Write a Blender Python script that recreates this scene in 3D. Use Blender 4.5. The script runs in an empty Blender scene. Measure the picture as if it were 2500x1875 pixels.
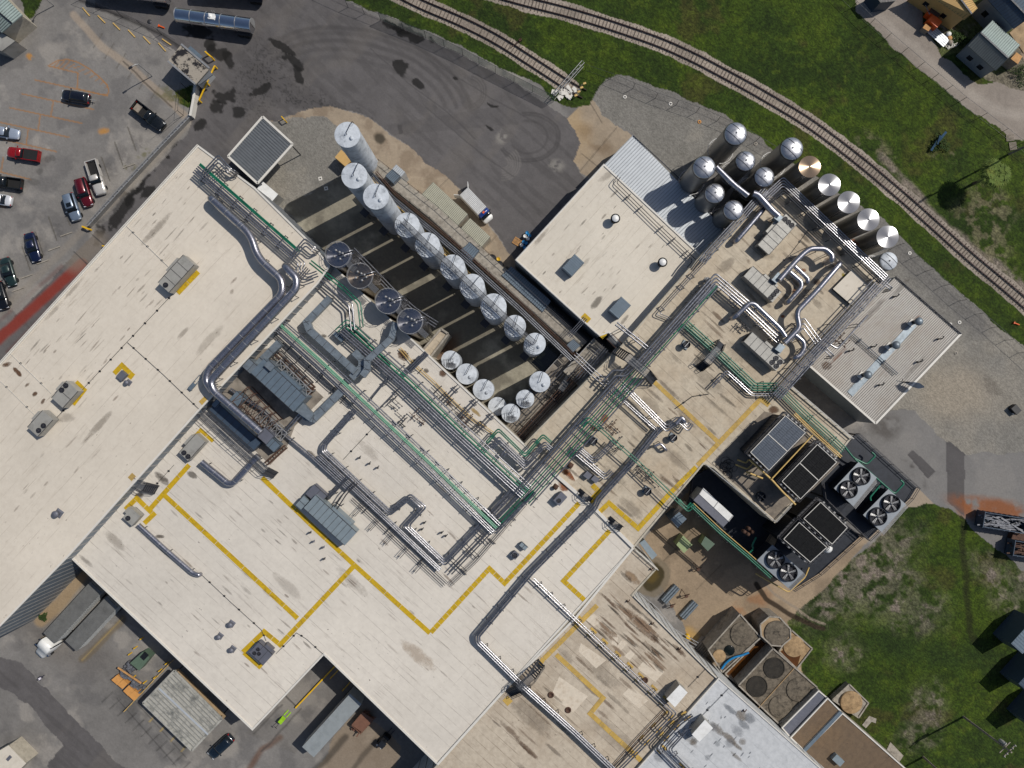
import bpy, math, random
import numpy as np
from mathutils import Vector
R = math.radians
# ------------------------------------------------------------------ camera, sky, sun
H = 119.0; F = 1725.5; NX, NY = 1250.0, 937.5        # camera height, focal length and centre in photo pixels
sc = bpy.context.scene; C = sc.collection
cam = bpy.data.objects.new('camera', bpy.data.cameras.new('camera')); C.objects.link(cam)
cam.location = (0, 0, H); cam.data.sensor_width = 36; cam.data.lens = 36*F/2500
cam.data.clip_start = 1; cam.data.clip_end = 3000; sc.camera = cam
SUN_EL, SUN_AZ = R(50), math.atan2(.469, .883)       # azimuth measured from +x towards +y
w = bpy.data.worlds.new('World'); sc.world = w; w.use_nodes = True
nt = w.node_tree; sky = nt.nodes.new('ShaderNodeTexSky'); sky.sky_type = 'NISHITA'; sky.sun_disc = False
sky.sun_elevation = SUN_EL; sky.sun_rotation = math.pi/2 - SUN_AZ; sky.air_density = 1; sky.dust_density = 1.2
nt.links.new(sky.outputs[0], nt.nodes['Background'].inputs[0]); nt.nodes['Background'].inputs[1].default_value = 0.07
sl = bpy.data.lights.new('sun', 'SUN'); sl.energy = 3.5; sl.angle = R(.5); sl.color = (1, .95, .87)
so = bpy.data.objects.new('sun', sl); C.objects.link(so); so.location = (60, 40, 90)
sd = Vector((math.cos(SUN_AZ)*math.cos(SUN_EL), math.sin(SUN_AZ)*math.cos(SUN_EL), math.sin(SUN_EL)))
so.rotation_euler = sd.to_track_quat('Z', 'Y').to_euler()
sc.view_settings.view_transform = 'Standard'; sc.view_settings.look = 'None'
sc.view_settings.exposure = 0; sc.view_settings.gamma = 1
rnd = random.Random(5)

# ------------------------------------------------------------------ helpers
def P(px, py, z=0.0):
    """point of the place at height z that the photograph shows at photo pixel px, py"""
    return Vector(((px-NX)*(H-z)/F, -(py-NY)*(H-z)/F, z))
def PP(pts, z): return [P(a, b, z) for a, b in pts]

class MB:
    def __init__(s): s.v = []; s.f = []; s.sm = []; s.mi = []; s.cur = 0
    def add(s, vs, fs, smooth=False):
        o = len(s.v); s.v += [tuple(v) for v in vs]
        for f in fs: s.f.append([i+o for i in f]); s.sm.append(smooth); s.mi.append(s.cur)
        return s
    def prism(s, poly, z0, z1, cap=True):
        n = len(poly); a = sum(poly[i][0]*poly[(i+1) % n][1]-poly[(i+1) % n][0]*poly[i][1] for i in range(n))
        if a < 0: poly = poly[::-1]
        vs = [(p[0], p[1], z0) for p in poly]+[(p[0], p[1], z1) for p in poly]
        fs = [[i, (i+1) % n, n+(i+1) % n, n+i] for i in range(n)]
        if cap: fs += [list(range(n-1, -1, -1)), list(range(n, 2*n))]
        return s.add(vs, fs)
    def box(s, c, sx, sy, z0, z1, rot=0.0, taper=1.0):
        ca, sa = math.cos(rot), math.sin(rot); vs = []
        for z, k in ((z0, 1), (z1, taper)):
            for a, b in ((-1, -1), (1, -1), (1, 1), (-1, 1)):
                x, y = a*sx/2*k, b*sy/2*k
                vs.append((c[0]+x*ca-y*sa, c[1]+x*sa+y*ca, z))
        return s.add(vs, [[3, 2, 1, 0], [4, 5, 6, 7], [0, 1, 5, 4], [1, 2, 6, 5], [2, 3, 7, 6], [3, 0, 4, 7]])
    def bar(s, p0, p1, w, h=None):
        """rectangular bar between two 3-D points"""
        p0, p1 = Vector(p0), Vector(p1); d = p1-p0
        if d.length < 1e-6: return s
        h = h or w; d.normalize(); up = Vector((0, 0, 1)) if abs(d.z) < .95 else Vector((1, 0, 0))
        a = d.cross(up).normalized()*w/2; b = a.cross(d).normalized()*h/2
        vs = [p+i*a+j*b for p in (p0, p1) for i, j in ((-1, -1), (1, -1), (1, 1), (-1, 1))]
        return s.add(vs, [[3, 2, 1, 0], [4, 5, 6, 7], [0, 1, 5, 4], [1, 2, 6, 5], [2, 3, 7, 6], [3, 0, 4, 7]])
    def tube(s, pts, r, n=8, caps=True):
        pts = [Vector(p) for p in pts]; rings = []; ref = None
        for i, p in enumerate(pts):
            a = (pts[i]-pts[i-1]).normalized() if i else None
            b = (pts[i+1]-pts[i]).normalized() if i < len(pts)-1 else None
            t = (a+b).normalized() if a is not None and b is not None else (a if a is not None else b)
            if ref is None:
                ref = t.cross(Vector((0, 0, 1))) if abs(t.z) < .9 else t.cross(Vector((1, 0, 0)))
                ref.normalize()
            ref = (ref-t*ref.dot(t)).normalized(); q = t.cross(ref)
            k = 1.0
            if a is not None and b is not None: k = 1/max(.5, math.sqrt(max(.01, (1+a.dot(b))/2)))
            # widen the ring in the plane of the bend
            nrm = None
            if k > 1.01: nrm = (b-a).normalized()
            ring = []
            for j in range(n):
                an = 2*math.pi*j/n; o = ref*math.cos(an)*r+q*math.sin(an)*r
                if nrm is not None:
                    o += nrm*o.dot(nrm)*(k-1)
                ring.append(p+o)
            rings.append(ring)
        vs = [v for rg in rings for v in rg]; fs = []
        for i in range(len(rings)-1):
            for j in range(n):
                fs.append([i*n+j, i*n+(j+1) % n, (i+1)*n+(j+1) % n, (i+1)*n+j])
        s.add(vs, fs, True)
        if caps:
            s.add(rings[0], [list(range(n-1, -1, -1))]); s.add(rings[-1], [list(range(n))])
        return s
    def lathe(s, c, prof, n=32, smooth=True, rot=0):
        """prof = [(radius, z)...] turned round the vertical axis through c"""
        vs = []; fs = []
        for r, z in prof:
            for j in range(n):
                a = 2*math.pi*j/n+rot; vs.append((c[0]+r*math.cos(a), c[1]+r*math.sin(a), z))
        for i in range(len(prof)-1):
            for j in range(n): fs.append([i*n+j, i*n+(j+1) % n, (i+1)*n+(j+1) % n, (i+1)*n+j])
        s.add(vs, fs, smooth)
        return s
    def disc(s, c, r, z, n=24): return s.add([(c[0]+r*math.cos(2*math.pi*j/n), c[1]+r*math.sin(2*math.pi*j/n), z) for j in range(n)], [list(range(n))])
    def build(s, name, mat, parent=None, org=None, **props):
        if org is None: org = Vector((0, 0, 0))
        me = bpy.data.meshes.new(name)
        me.from_pydata([(v[0]-org[0], v[1]-org[1], v[2]-org[2]) for v in s.v], [], s.f)
        me.polygons.foreach_set('use_smooth', s.sm); me.update()
        for x in (mat if isinstance(mat, (list, tuple)) else [mat]): me.materials.append(x)
        me.polygons.foreach_set('material_index', s.mi)
        o = bpy.data.objects.new(name, me); C.objects.link(o)
        if parent is not None: o.parent = parent
        else: o.location = org
        for k, v in props.items(): o[k] = v
        return o

def thing(name, label, cat, loc, group=None):
    o = bpy.data.objects.new(name, None); C.objects.link(o); o.location = loc; o.empty_display_size = .5
    o['label'] = label; o['category'] = cat
    if group: o['group'] = group
    return o
class Th:
    """a thing (Empty) to which parts are added"""
    def __init__(s, name, label, cat, loc, group=None):
        s.loc = Vector(loc); s.o = thing(name, label, cat, s.loc, group)
    def part(s, name, mb, mat, parent=None, **pr):
        return mb.build(name, mat, parent or s.o, s.loc, **pr)
def single(name, label, cat, mb, mat, loc, group=None):
    o = mb.build(name, mat, None, Vector(loc)); o['label'] = label; o['category'] = cat
    if group: o['group'] = group
    return o
def fillet(pts, r, n=3):
    pts = [Vector(p) for p in pts]; out = [pts[0]]
    for i in range(1, len(pts)-1):
        a, b, c = pts[i-1], pts[i], pts[i+1]; u = (a-b); v = (c-b); lu, lv = u.length, v.length
        if lu < 1e-4 or lv < 1e-4: continue
        u /= lu; v /= lv; d = min(r, lu*.45, lv*.45)
        p, q = b+u*d, b+v*d
        for k in range(n+1):
            t = k/n; out.append(p*(1-t)**2+b*2*t*(1-t)+q*t*t)
    out.append(pts[-1]); return out
def offset(pts, d):
    """parallel line d metres to the left of a flat path"""
    n = len(pts); out = []
    for i in range(n):
        nn = []
        if i: t = (pts[i]-pts[i-1]).normalized(); nn.append(Vector((-t.y, t.x, 0)))
        if i < n-1: t = (pts[i+1]-pts[i]).normalized(); nn.append(Vector((-t.y, t.x, 0)))
        if len(nn) == 1: out.append(pts[i]+nn[0]*d)
        else:
            m = (nn[0]+nn[1]); m.normalize(); k = max(.35, m.dot(nn[0])); out.append(pts[i]+m*d/k)
    return out
def rng(a, b): return a+(b-a)*rnd.random()
UA = -R(42.3)                   # the works' first axis (down-right in the photograph)
VA = R(47.7)                    # and its second (up-right)
U = Vector((math.cos(UA), math.sin(UA), 0)); V = Vector((math.cos(VA), math.sin(VA), 0))

# ------------------------------------------------------------------ materials
def srgb(r, g, b):
    f = lambda c: (c/255/12.92 if c/255 <= .04045 else ((c/255+.055)/1.055)**2.4)
    return (f(r), f(g), f(b), 1)
def newmat(name):
    m = bpy.data.materials.new(name); m.use_nodes = True
    return m, m.node_tree, m.node_tree.nodes['Principled BSDF']
def _n(nt, t, **kw):
    n = nt.nodes.new(t)
    for k, v in kw.items(): setattr(n, k, v)
    return n
def _math(nt, op, a, b=None, clamp=False):
    n = _n(nt, 'ShaderNodeMath', operation=op, use_clamp=clamp)
    for i, x in enumerate((a, b)):
        if x is None: continue
        if isinstance(x, (int, float)): n.inputs[i].default_value = x
        else: nt.links.new(x, n.inputs[i])
    return n.outputs[0]
def _ramp(nt, x, lo, hi, a=0., b=1.):
    n = _n(nt, 'ShaderNodeMapRange'); nt.links.new(x, n.inputs[0])
    n.inputs[1].default_value = lo; n.inputs[2].default_value = hi; n.inputs[3].default_value = a; n.inputs[4].default_value = b
    return n.outputs[0]
def _mix(nt, f, a, b, mode='MIX'):
    n = _n(nt, 'ShaderNodeMix', data_type='RGBA', blend_type=mode)
    if isinstance(f, (int, float)): n.inputs[0].default_value = f
    else: nt.links.new(f, n.inputs[0])
    for i, x in ((6, a), (7, b)):
        if isinstance(x, tuple): n.inputs[i].default_value = x
        else: nt.links.new(x, n.inputs[i])
    return n.outputs[2]
def _pos(nt, rot=0., sx=1., sy=1., sz=1.):
    g = _n(nt, 'ShaderNodeNewGeometry')
    r = _n(nt, 'ShaderNodeVectorRotate', rotation_type='Z_AXIS'); nt.links.new(g.outputs['Position'], r.inputs[0]); r.inputs['Angle'].default_value = -rot
    m = _n(nt, 'ShaderNodeVectorMath', operation='MULTIPLY'); nt.links.new(r.outputs[0], m.inputs[0]); m.inputs[1].default_value = (sx, sy, sz)
    return m.outputs[0]
def _noise(nt, vec, scale, detail=4., rough=.6):
    n = _n(nt, 'ShaderNodeTexNoise'); nt.links.new(vec, n.inputs['Vector'])
    n.inputs['Scale'].default_value = scale; n.inputs['Detail'].default_value = detail; n.inputs['Roughness'].default_value = rough
    return n.outputs['Fac']
def _bump(nt, h, strength, dist, bs):
    b = _n(nt, 'ShaderNodeBump'); b.inputs['Strength'].default_value = strength; b.inputs['Distance'].default_value = dist
    nt.links.new(h, b.inputs['Height']); nt.links.new(b.outputs[0], bs.inputs['Normal'])
def sc3(c, k): return (min(1, c[0]*k), min(1, c[1]*k), min(1, c[2]*k), 1)

def plain(name, col, rough=.6, metal=0., var=.18, scale=1.2, dirt=None, damt=.0, bump=0., coat=0.):
    """painted or metal surface with mottling, grime and worn patches"""
    m, nt, bs = newmat(name); p = _pos(nt)
    a = _noise(nt, p, scale); base = _mix(nt, _ramp(nt, a, .3, .7), sc3(col, 1-var), sc3(col, 1+var*.6))
    if dirt:
        d = _noise(nt, p, scale*.45, 8, .7)
        base = _mix(nt, _ramp(nt, d, .5, .68, 0, damt), base, dirt)
    nt.links.new(base, bs.inputs['Base Color'])
    nt.links.new(_ramp(nt, _noise(nt, p, scale*3), .3, .7, max(.05, rough-.08), min(1, rough+.1)), bs.inputs['Roughness'])
    bs.inputs['Metallic'].default_value = metal
    if coat: bs.inputs['Coat Weight'].default_value = coat; bs.inputs['Coat Roughness'].default_value = .08
    if bump: _bump(nt, _noise(nt, p, scale*8), bump, .03, bs)
    return m
def membrane(name, base, dirt, ang, sp=1.9, streak=.5, grime=.35, seam=.5, spots=.6, warm=None):
    """roof membrane laid in strips: lap seams, water streaks along them, grime patches, spots"""
    m, nt, bs = newmat(name); p = _pos(nt, ang)
    big = _noise(nt, p, .06, 5, .6); c = _mix(nt, _ramp(nt, big, .32, .68), sc3(base, .90), sc3(base, 1.06))
    if warm: c = _mix(nt, _ramp(nt, _noise(nt, p, .13, 6, .65), .45, .7, 0, .75), c, warm)
    mott = _noise(nt, p, 1.3, 6, .7); c = _mix(nt, _ramp(nt, mott, .4, .75, 0, grime*.45), c, dirt)
    ps = _pos(nt, ang, .22, 2.6, 1); st = _noise(nt, ps, .8, 5, .7)
    gate = _ramp(nt, _noise(nt, p, .16, 3), .42, .62)
    c = _mix(nt, _math(nt, 'MULTIPLY', _ramp(nt, st, .56, .74, 0, streak), gate, True), c, dirt)
    sep = _n(nt, 'ShaderNodeSeparateXYZ'); nt.links.new(p, sep.inputs[0])
    def line(co, pitch, wd):
        fr = _math(nt, 'FRACT', _math(nt, 'MULTIPLY', co, 1/pitch)); return _math(nt, 'LESS_THAN', fr, wd/pitch)
    wob = _math(nt, 'ADD', sep.outputs[1], _math(nt, 'MULTIPLY', _noise(nt, p, .5, 2), .12))
    br = _ramp(nt, _noise(nt, _pos(nt, ang, .5, 1.2), .6, 4), .42, .62)
    s1 = _math(nt, 'MULTIPLY', line(wob, sp, .09), br)
    c = _mix(nt, _math(nt, 'MULTIPLY', s1, seam), c, sc3(dirt, .9))
    s2 = _math(nt, 'MULTIPLY', line(sep.outputs[0], sp*5.3, .09), _ramp(nt, _noise(nt, p, .33, 3), .5, .6))
    c = _mix(nt, _math(nt, 'MULTIPLY', s2, seam*.35), c, sc3(dirt, 1.1))
    sp_ = _ramp(nt, _noise(nt, _pos(nt, ang, .6, 1.1), 2.1, 3, .5), .68, .76, 0, spots)
    sp_ = _math(nt, 'MULTIPLY', sp_, _ramp(nt, _noise(nt, p, .12, 2), .45, .6))
    c = _mix(nt, sp_, c, sc3(dirt, .55))
    nt.links.new(c, bs.inputs['Base Color']); bs.inputs['Roughness'].default_value = .75
    _bump(nt, _noise(nt, p, 2.2, 6, .7), .35, .05, bs)
    return m
M = {}
CREAM = srgb(205, 196, 182)
M['roof_a'] = membrane('cream_membrane', CREAM, srgb(128, 112, 94), VA, 1.9, .5, .34, .3, .8)
M['roof_b'] = membrane('cream_membrane_lower', srgb(206, 199, 188), srgb(112, 100, 90), UA, 1.55, .55, .34, .42, 1.)
M['roof_f'] = membrane('beige_membrane', srgb(190, 178, 158), srgb(108, 96, 82), UA, 1.45, .6, .95, .7, .8, srgb(170, 152, 128))
M['roof_e'] = membrane('brown_membrane', srgb(188, 176, 158), srgb(112, 96, 80), UA, 1.35, .75, .9, .7, .7, srgb(160, 144, 124))
M['roof_d'] = membrane('pale_membrane', srgb(204, 196, 182), srgb(130, 116, 98), VA, 1.7, .5, .35, .3, .8)
M['roof_g'] = membrane('white_coating', srgb(192, 194, 196), srgb(126, 130, 134), UA, 3.2, .55, .9, .5, .3)
M['roof_gravel'] = membrane('brown_roof_gravel', srgb(104, 86, 66), srgb(58, 45, 36), VA, 6, .8, 1.0, .1, .9, srgb(122, 98, 70))
M['wall_white'] = plain('white_metal_wall', srgb(188, 190, 190), .55, var=.08, dirt=srgb(110, 108, 104), damt=.4)
M['wall_blue'] = plain('blue_grey_wall', srgb(118, 128, 138), .5, .2, var=.08)
M['wall_cream'] = plain('cream_wall', srgb(176, 168, 152), .7, dirt=srgb(100, 92, 82), damt=.5)
M['coping'] = plain('white_coping', srgb(206, 202, 194), .5, var=.06)
M['silver'] = plain('pipe_cladding', (.33, .33, .35, 1), .27, .88, var=.35, scale=2.5)
M['silver_dull'] = plain('dull_pipe_cladding', (.21, .215, .235, 1), .34, .85, var=.3, scale=2)
M['duct'] = plain('polished_duct', (.33, .33, .37, 1), .3, .9, var=.12, scale=1.5)
M['galv'] = plain('galvanised_duct', srgb(128, 138, 146), .5, .55, var=.2, scale=1.6, dirt=srgb(84, 88, 92), damt=.5)
M['green'] = plain('green_pipe_paint', srgb(26, 104, 80), .35, var=.3, dirt=srgb(16, 58, 46), damt=.6)
M['green_pale'] = plain('pale_green_pipe_paint', srgb(96, 150, 124), .35, var=.2, dirt=srgb(60, 92, 78), damt=.4)
M['yellow_pipe'] = plain('cream_yellow_pipe', srgb(196, 164, 98), .5, var=.15)
M['steel'] = plain('grey_steelwork', srgb(66, 66, 70), .55, .4, var=.2)
M['steel_light'] = plain('light_steelwork', srgb(158, 158, 158), .5, .5, var=.15)
M['steel_dark'] = plain('dark_steelwork', srgb(38, 42, 50), .5, .4, var=.3)
M['rust'] = plain('rusty_steel', srgb(86, 62, 50), .8, .2, var=.4, scale=3)
M['tank_white'] = plain('white_tank_paint', srgb(190, 196, 203), .5, .0, var=.16, scale=1.8, dirt=srgb(112, 118, 126), damt=.75)
M['tank_steel'] = plain('stainless_steel', (.42, .43, .46, 1), .3, .85, var=.08, scale=.6)
M['tank_bronze'] = plain('bronzed_stainless_steel', (.50, .42, .33, 1), .3, .95, var=.08, scale=.6)
M['tank_dark'] = plain('dark_stainless_steel', (.26, .26, .28, 1), .3, .9, var=.15, scale=.8)
M['tank_brown'] = plain('brown_stainless_steel', (.30, .25, .20, 1), .3, .9, var=.15, scale=.8)
M['hvac'] = plain('grey_unit_casing', srgb(156, 154, 148), .5, .15, var=.1, dirt=srgb(108, 106, 100), damt=.5)
M['hvac_dark'] = plain('slate_unit_casing', srgb(104, 106, 116), .5, .3, var=.1)
M['black'] = plain('black_plastic', srgb(20, 21, 26), .5, var=.3)
M['navy'] = plain('dark_fan_throat', srgb(18, 20, 34), .6, var=.2)
M['white'] = plain('white_paint', srgb(222, 222, 220), .45, var=.06, dirt=srgb(160, 158, 150), damt=.3)
M['concrete'] = plain('concrete', srgb(152, 145, 134), .85, var=.3, scale=1.8, dirt=srgb(92, 84, 74), damt=.7, bump=.3)
M['concrete_dark'] = plain('stained_concrete', srgb(134, 126, 116), .85, var=.35, scale=.7, dirt=srgb(84, 76, 68), damt=.8, bump=.3)
M['tan'] = plain('tan_concrete', srgb(164, 140, 108), .85, var=.25, scale=.8, dirt=srgb(96, 78, 58), damt=.6, bump=.3)
M['corr_white'] = plain('white_corrugated_roof', srgb(182, 187, 192), .45, .2, var=.07, scale=.4)
M['corr_dirty'] = membrane('weathered_corrugated_roof', srgb(176, 172, 166), srgb(122, 100, 82), VA, 30, .9, .5, 0, .2, srgb(152, 136, 120)); M['corr_dirty'].node_tree.nodes['Principled BSDF'].inputs['Roughness'].default_value = .5
M['corr_grey'] = plain('grey_corrugated_roof', srgb(112, 116, 120), .5, .3, var=.1)
M['corr_cream'] = plain('cream_corrugated_roof', srgb(178, 176, 158), .5, .1, var=.1)
M['corr_blue'] = plain('slate_blue_roof', srgb(104, 118, 130), .45, .3, var=.12)
M['corr_slate'] = plain('pale_slate_casing', srgb(138, 150, 156), .45, .35, var=.1)
M['corr_gold'] = plain('ochre_corrugated_roof', srgb(190, 154, 96), .55, var=.1)
M['corr_teal'] = plain('grey_green_roof', srgb(150, 164, 160), .5, .2, var=.1)
M['corr_dim'] = plain('dim_grey_roof', srgb(108, 114, 114), .55, .2, var=.12)
M['corr_navy'] = plain('dark_blue_roof', srgb(62, 76, 92), .5, .2, var=.1)
M['canopy'] = plain('weathered_canopy_roof', srgb(168, 166, 158), .6, .1, var=.15, dirt=srgb(88, 90, 88), damt=.85, scale=1.5)
M['yellow'] = plain('yellow_walkway_pad', srgb(188, 154, 6), .7, var=.16, scale=2.6, dirt=srgb(128, 104, 40), damt=.7)
M['yellow_faded'] = plain('faded_yellow_pad', srgb(186, 154, 78), .75, var=.2, scale=1.2, dirt=srgb(140, 118, 78), damt=.8)
M['yellow_paint'] = plain('yellow_safety_paint', srgb(214, 170, 24), .5, var=.1)
M['red_paint'] = plain('red_paint', srgb(170, 44, 26), .6, var=.15)
M['rail'] = plain('rusty_rail', srgb(48, 34, 34), .5, .5, var=.3)
M['tie_pale'] = plain('ballast_covered_sleeper', srgb(128, 118, 108), .9, var=.4, scale=3)
M['tie'] = plain('old_timber_sleeper', srgb(96, 87, 79), .9, var=.4, scale=3)
M['timber'] = plain('timber', srgb(186, 140, 88), .8, var=.25, scale=2)
M['timber_grey'] = plain('grey_timber', srgb(140, 130, 118), .85, var=.3, scale=2)
M['cardboard'] = plain('orange_crate_lid', srgb(198, 142, 78), .8, var=.12, scale=2)
M['rubber'] = plain('tyre_rubber', srgb(24, 24, 25), .85)
M['glass'] = plain('car_glass', srgb(22, 28, 34), .08, .0, var=.1)
M['head'] = plain('lamp_glass', srgb(220, 224, 228), .15, .2)
M['tail'] = plain('red_lamp_glass', srgb(150, 16, 14), .2)
M['chrome'] = plain('polished_tanker_steel', (.62, .63, .66, 1), .12, 1., var=.05)
M['blue_plastic'] = plain('blue_plastic', srgb(20, 120, 176), .4, var=.15)
M['blue_van'] = plain('blue_van_paint', srgb(28, 58, 128), .3, coat=.5)
M['transformer'] = plain('dull_green_paint', srgb(86, 104, 88), .5, var=.12)
M['olive'] = plain('olive_green_paint', srgb(142, 156, 112), .5, var=.12)
M['lime'] = plain('lime_paint', srgb(150, 200, 34), .5)
M['orange'] = plain('orange_paint', srgb(222, 92, 30), .5, var=.12)
M['scrap'] = plain('mixed_scrap', srgb(120, 122, 128), .5, .4, var=.5, scale=4)
M['brown_box'] = plain('brown_rusted_box', srgb(112, 78, 62), .7, var=.2)
M['skin'] = plain('skin', srgb(160, 112, 86), .6)
M['cloth_white'] = plain('white_cloth', srgb(216, 212, 224), .8)
M['cloth_dark'] = plain('dark_blue_cloth', srgb(34, 34, 60), .8)
M['hair'] = plain('dark_hair', srgb(30, 22, 18), .6)
M['frond'] = plain('palm_frond', srgb(92, 110, 48), .95, var=.35, scale=2, dirt=srgb(128, 122, 44), damt=.5)
M['leaf'] = plain('shrub_leaf', srgb(44, 64, 18), .95, var=.4, scale=2)
M['trunk'] = plain('palm_trunk', srgb(96, 82, 66), .9, var=.3)
def water(name, col):
    m, nt, bs = newmat(name); bs.inputs['Base Color'].default_value = col; bs.inputs['Roughness'].default_value = .12
    _bump(nt, _noise(nt, _pos(nt), 3, 4), .25, .03, bs); return m
M['brown_water'] = plain('brown_process_water', srgb(88, 54, 22), .15, var=.3, scale=.5, bump=.1)
M['black_water'] = plain('dark_green_water', srgb(16, 20, 14), .1, var=.3, scale=.3, bump=.1)
def mesh_mat():
    m, nt, bs = newmat('green_fence_screen'); bs.inputs['Base Color'].default_value = srgb(70, 112, 92); bs.inputs['Roughness'].default_value = .8
    bs.inputs['Alpha'].default_value = .42; return m
M['screen'] = mesh_mat()
def grate_mat():
    m, nt, bs = newmat('open_floor_grating'); p = _pos(nt, UA); sep = _n(nt, 'ShaderNodeSeparateXYZ'); nt.links.new(p, sep.inputs[0])
    a = _math(nt, 'LESS_THAN', _math(nt, 'FRACT', _math(nt, 'MULTIPLY', sep.outputs[0], 12)), .35)
    b = _math(nt, 'LESS_THAN', _math(nt, 'FRACT', _math(nt, 'MULTIPLY', sep.outputs[1], 5)), .2)
    nt.links.new(_math(nt, 'MAXIMUM', a, b), bs.inputs['Alpha']); bs.inputs['Base Color'].default_value = srgb(120, 122, 126)
    bs.inputs['Metallic'].default_value = .6; bs.inputs['Roughness'].default_value = .45; return m
M['grate'] = grate_mat()
def radial(name, col):
    m = plain(name, col, .3, .95, var=.05); nt = m.node_tree; bs = nt.nodes['Principled BSDF']; t = _n(nt, 'ShaderNodeTangent', direction_type='RADIAL', axis='Z')
    nt.links.new(t.outputs[0], bs.inputs['Tangent']); bs.inputs['Anisotropic'].default_value = .97; bs.inputs['Anisotropic Rotation'].default_value = .25
    nt.links.remove(bs.inputs['Roughness'].links[0]); bs.inputs['Roughness'].default_value = .27; return m
M['cone_steel'] = radial('brushed_cone_steel', (.30, .305, .32, 1)); M['cone_bronze'] = radial('brushed_cone_bronze', (.32, .24, .17, 1))
M['cone_dark'] = radial('brushed_vessel_lid', (.30, .30, .33, 1)); M['cone_brown'] = radial('brushed_brown_lid', (.33, .27, .22, 1))
PAINT = {}
def carpaint(rgb):
    if rgb not in PAINT:
        m = plain('car_paint_%d_%d_%d' % rgb, srgb(*rgb), .3, .25, var=.05, coat=.8); PAINT[rgb] = m
    return PAINT[rgb]

# ------------------------------------------------------------------ the ground: one plane split into its surfaces
STEP = 2.6
gx = np.arange(-190, 2700, STEP); gy = np.arange(-170, 2060, STEP); GW, GH = len(gx), len(gy)
XX, YY = np.meshgrid(gx, gy)
def lat(seed): return np.random.RandomState(seed).rand(256, 256)
def vnoise(x, y, s, seed):
    L = lat(seed); u = x/s; v = y/s; i = np.floor(u).astype(int); j = np.floor(v).astype(int); a = u-i; b = v-j
    a = a*a*(3-2*a); b = b*b*(3-2*b)
    g = lambda p, q: L[q % 256, p % 256]
    return (g(i, j)*(1-a)+g(i+1, j)*a)*(1-b)+(g(i, j+1)*(1-a)+g(i+1, j+1)*a)*b
def fbm(x, y, s, seed, o=4):
    t = 0; k = 0; a = 1
    for q in range(o): t = t+a*vnoise(x, y, s/2**q, seed+q); k += a; a *= .55
    return t/k
WX = XX+9*(fbm(XX, YY, 40, 1)-.5)*2; WY = YY+9*(fbm(XX, YY, 40, 11)-.5)*2      # ragged edges
def inside(poly, X, Y):
    r = np.zeros(X.shape, bool); n = len(poly)
    for i in range(n):
        x0, y0 = poly[i]; x1, y1 = poly[(i+1) % n]
        if y0 == y1: continue
        c = (y0 > Y) != (y1 > Y); r ^= c & (X < (x1-x0)*(Y-y0)/(y1-y0)+x0)
    return r
def dist(pts, X, Y):
    d = np.full(X.shape, 1e9)
    for (x0, y0), (x1, y1) in zip(pts[:-1], pts[1:]):
        dx, dy = x1-x0, y1-y0; t = np.clip(((X-x0)*dx+(Y-y0)*dy)/(dx*dx+dy*dy+1e-9), 0, 1)
        d = np.minimum(d, np.hypot(X-x0-t*dx, Y-y0-t*dy))
    return d
MAIN_TOP = [(1150, -50), (1228, -21), (1306, 0), (1383, 19), (1455, 40), (1537, 67), (1620, 96), (1706, 135), (1841, 207), (1976, 287), (2060, 349), (2120, 396), (2231, 490), (2376, 621), (2470, 698), (2600, 812)]
MAIN = [(x-4.4, y+9.4) for x, y in MAIN_TOP[:6]]+[(x-6, y+8.8) for x, y in MAIN_TOP[6:]]
SPUR_TOP = [(960, -36), (1027, 0), (1137, 46), (1222, 89), (1308, 145), (1400, 205), (1432, 222)]
SPUR = [(x-5.4, y+9) for x, y in SPUR_TOP]
FENCE_NE = [(2035, -20), (2120, 62), (2240, 165), (2340, 250), (2440, 325), (2560, 420)]
REG = {}   # name -> mask over faces
def mask(poly, soft=True): return inside(poly, WX, WY) if soft else inside(poly, XX, YY)
asphalt = mask([(150, -230), (800, -230), (850, 5), (930, 45), (1020, 85), (1110, 128), (1210, 178), (1300, 232), (1350, 262), (1392, 285), (1412, 322), (1421, 350), (1400, 395), (1428, 440), (1262, 640), (1215, 575), (1130, 470), (1060, 410), (975, 338), (920, 300), (880, 278), (835, 263), (780, 262), (745, 272), (690, 292), (640, 300), (600, 330), (800, 640), (480, 1000), (0, 1400), (-200, 1300), (-200, 985), (0, 812), (215, 585), (455, 325), (476, 283), (478, 205), (430, 130), (345, 60), (235, 20)])
road2 = mask([(-200, 1500), (0, 1605), (55, 1625), (120, 1690), (200, 1775), (310, 1880), (430, 1990), (120, 1990), (118, 1870), (153, 1822), (70, 1720), (0, 1672), (-200, 1560)])
grassN = mask([(840, -230), (850, 2), (935, 36), (1050, 80), (1150, 128), (1250, 180), (1310, 205), (1350, 240), (1400, 262), (1432, 258), (1455, 225), (1478, 195), (1510, 182), (1560, 195), (1640, 225), (1720, 262), (1790, 295), (1850, 335), (1905, 375), (1990, 430), (2080, 490), (2150, 535), (2230, 610), (2290, 670), (2370, 735), (2440, 800), (2520, 860), (2720, 1010), (2720, -230)])
grassSE = mask([(2200, 1244), (2262, 1228), (2300, 1240), (2350, 1258), (2372, 1290), (2440, 1345), (2500, 1395), (2720, 1540), (2720, 2060), (2100, 2060), (1980, 1700), (1925, 1520), (1948, 1492), (2010, 1430), (2075, 1375), (2150, 1310)])
grassNW = mask([(15, -230), (95, -230), (98, 0), (80, 40), (62, 50)])
patchNW = mask([(430, 225), (468, 208), (462, 265), (440, 250)])
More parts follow.
